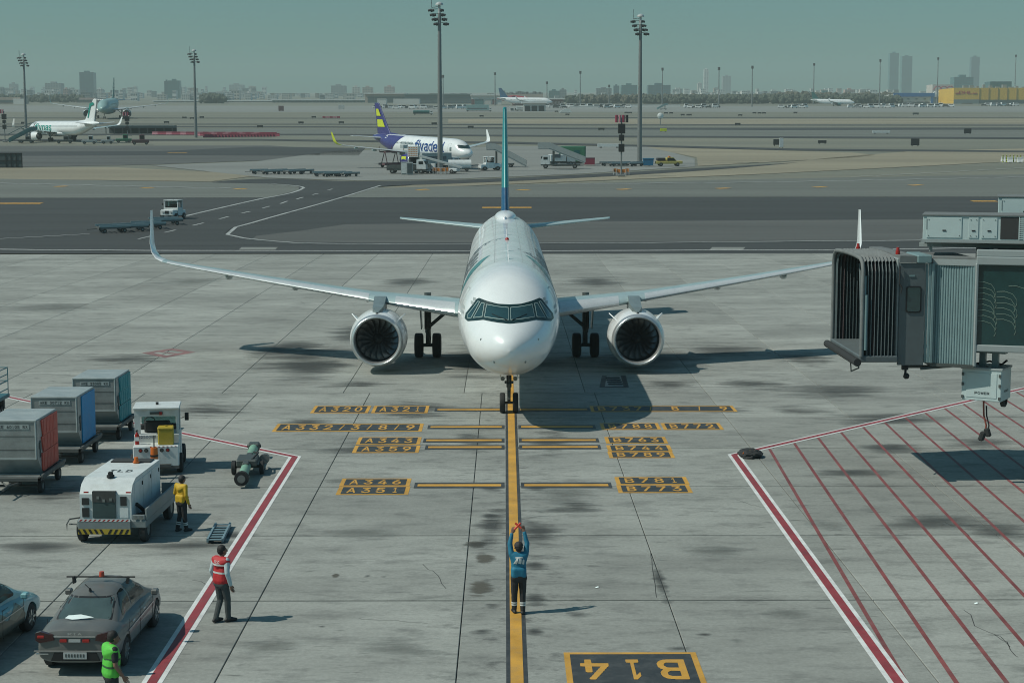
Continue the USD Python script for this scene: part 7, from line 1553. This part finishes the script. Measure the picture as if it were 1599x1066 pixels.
MB().b2((-w*.5, -.8, 0), (-w*.5+ w*.23, -.1, h*.36)).build('grey_plinth', M_hang, t); MB().b2((-w*.5+w*.23, -.6, 0), (w*.5, -.1, h*.34)).build('dock_opening', M_wb, t); MB().b2((-w*.43, -1.2, .3), (-w*.33, -.9, h*.16)).build('hall_door', M_black, t)
for k in range(9): MB().b2((-w*.27+k*w*.085, -.5, h*.36), (-w*.27+k*w*.085+.5, -.05, h)).build('panel_joint', mat('hall_joint', (.30, .20, .04), .6), t)
M_rl = mat('sign_red', (.40, .03, .02), .5)
g_ = glyphs('DHL', -w*.455, -w*.325, h*.66, h*.83, fill=.92); v, f = g_.mesh(); obj('sign_lettering', (np.column_stack([v[:, 0], np.full(len(v), -.25), v[:, 1]]), f), M_rl, t)
for a, b in ((-.485, -.455), (-.325, -.29)):
    for z in (.66, .69, .72): MB().b2((w*a, -.3, h*z), (w*b, -.1, h*(z+.016))).build('sign_bar', M_rl, t)
for k in range(14): MB().b2((-w*.4+k*w*.06, 6, h), (-w*.4+k*w*.06+rnd.uniform(2, 5), 10, h+rnd.uniform(1, 3.5))).build('roof_unit', M_bg, t)
MB().b2((-w*.12, 20, h), (w*.08, 40, h+7)).build('roof_house', M_gb2, t)
for lb, u0, u1, v, d in (('long white low wall right of the parked vans', 984, 1062, 169.3, 1400), ('white low wall below the wide glass building', 890, 935, 171.5, 1300)):
    x0, x1 = At(u0, 160, d)[0], At(u1, 160, d)[0]; t = thing('low_wall', lb, 'wall', ((x0+x1)/2, d, T(d)-.2), 0); MB().b2((-(x1-x0)/2, 0, 0), ((x1-x0)/2, .6, 2.2)).build('wall', M_bw2, t); MB().b2((-(x1-x0)/2, -.1, 2.2), ((x1-x0)/2, .7, 2.4)).build('coping', M_roof, t)
hr = stairs('pale mobile stairs on the far apron left of the wide glass building', 1026, 171.5, Rd(-80), M_beige)
# far belt of trees
M_leaf = mat('foliage_far', (0.050, 0.062, 0.040), .8, var=.5, vs=.06, space='world'); M_leaf2 = mat('foliage_olive', (0.075, 0.070, 0.045), .8, var=.5, vs=.06, space='world')
def tree_belt(u0, u1, d0, d1, n, hmin, hmax, m, seed):
    rg = np.random.default_rng(seed); V, Fc, off = [], [], 0
    ico = trimesh.creation.icosphere(1, 1.0)
    for k in range(n):
        d = rg.uniform(d0, d1); u = rg.uniform(u0, u1); x = At(u, 160, d)[0]; h = rg.uniform(hmin, hmax); c0 = np.array([x, d, T(d)])
        for j in range(7):
            r = h*rg.uniform(.16, .34); c = c0 + [rg.normal(0, h*.32), rg.normal(0, h*.3), h*rg.uniform(.25, .85)]
            v = ico.vertices*r*rg.uniform(.75, 1.25, (len(ico.vertices), 1)) + c; V.append(v); Fc.append(ico.faces + off); off += len(v)
        tv, tf = tube(np.array([c0, c0 + [0, 0, h*.5]]), .25, 5); V.append(tv); Fc.append(tf + off); off += len(tv)
    obj('tree_belt', (np.vstack(V), np.vstack(Fc)), m, None, label=None, kind='stuff')
tree_belt(1010, 1405, 1700, 1850, 560, 5, 9, M_leaf, 1); tree_belt(920, 1100, 1720, 1860, 160, 5, 9, M_leaf2, 2); tree_belt(-30, 130, 1900, 2100, 130, 5, 9, M_leaf, 3); tree_belt(320, 345, 1800, 1850, 30, 6, 10, M_leaf, 4); tree_belt(1200, 1400, 1860, 1960, 140, 7, 11, M_leaf2, 5)
tree_belt(880, 960, 1750, 1800, 60, 5, 9, M_leaf, 6)

# ---------------------------------------------------------------- air
M_haze = usdkit.material(stage, '/World/Looks/haze', {'v': ('principled_volume', {'color': (0.74, 0.79, 0.735), 'density': 0.00018, 'anisotropy': 0.0})}, [], volume='v.volume')
hb = MB().b2((-4500, -310, -1.2), (4500, 6400, 285))
obj('haze', hb.mesh(), M_haze, kind='stuff')
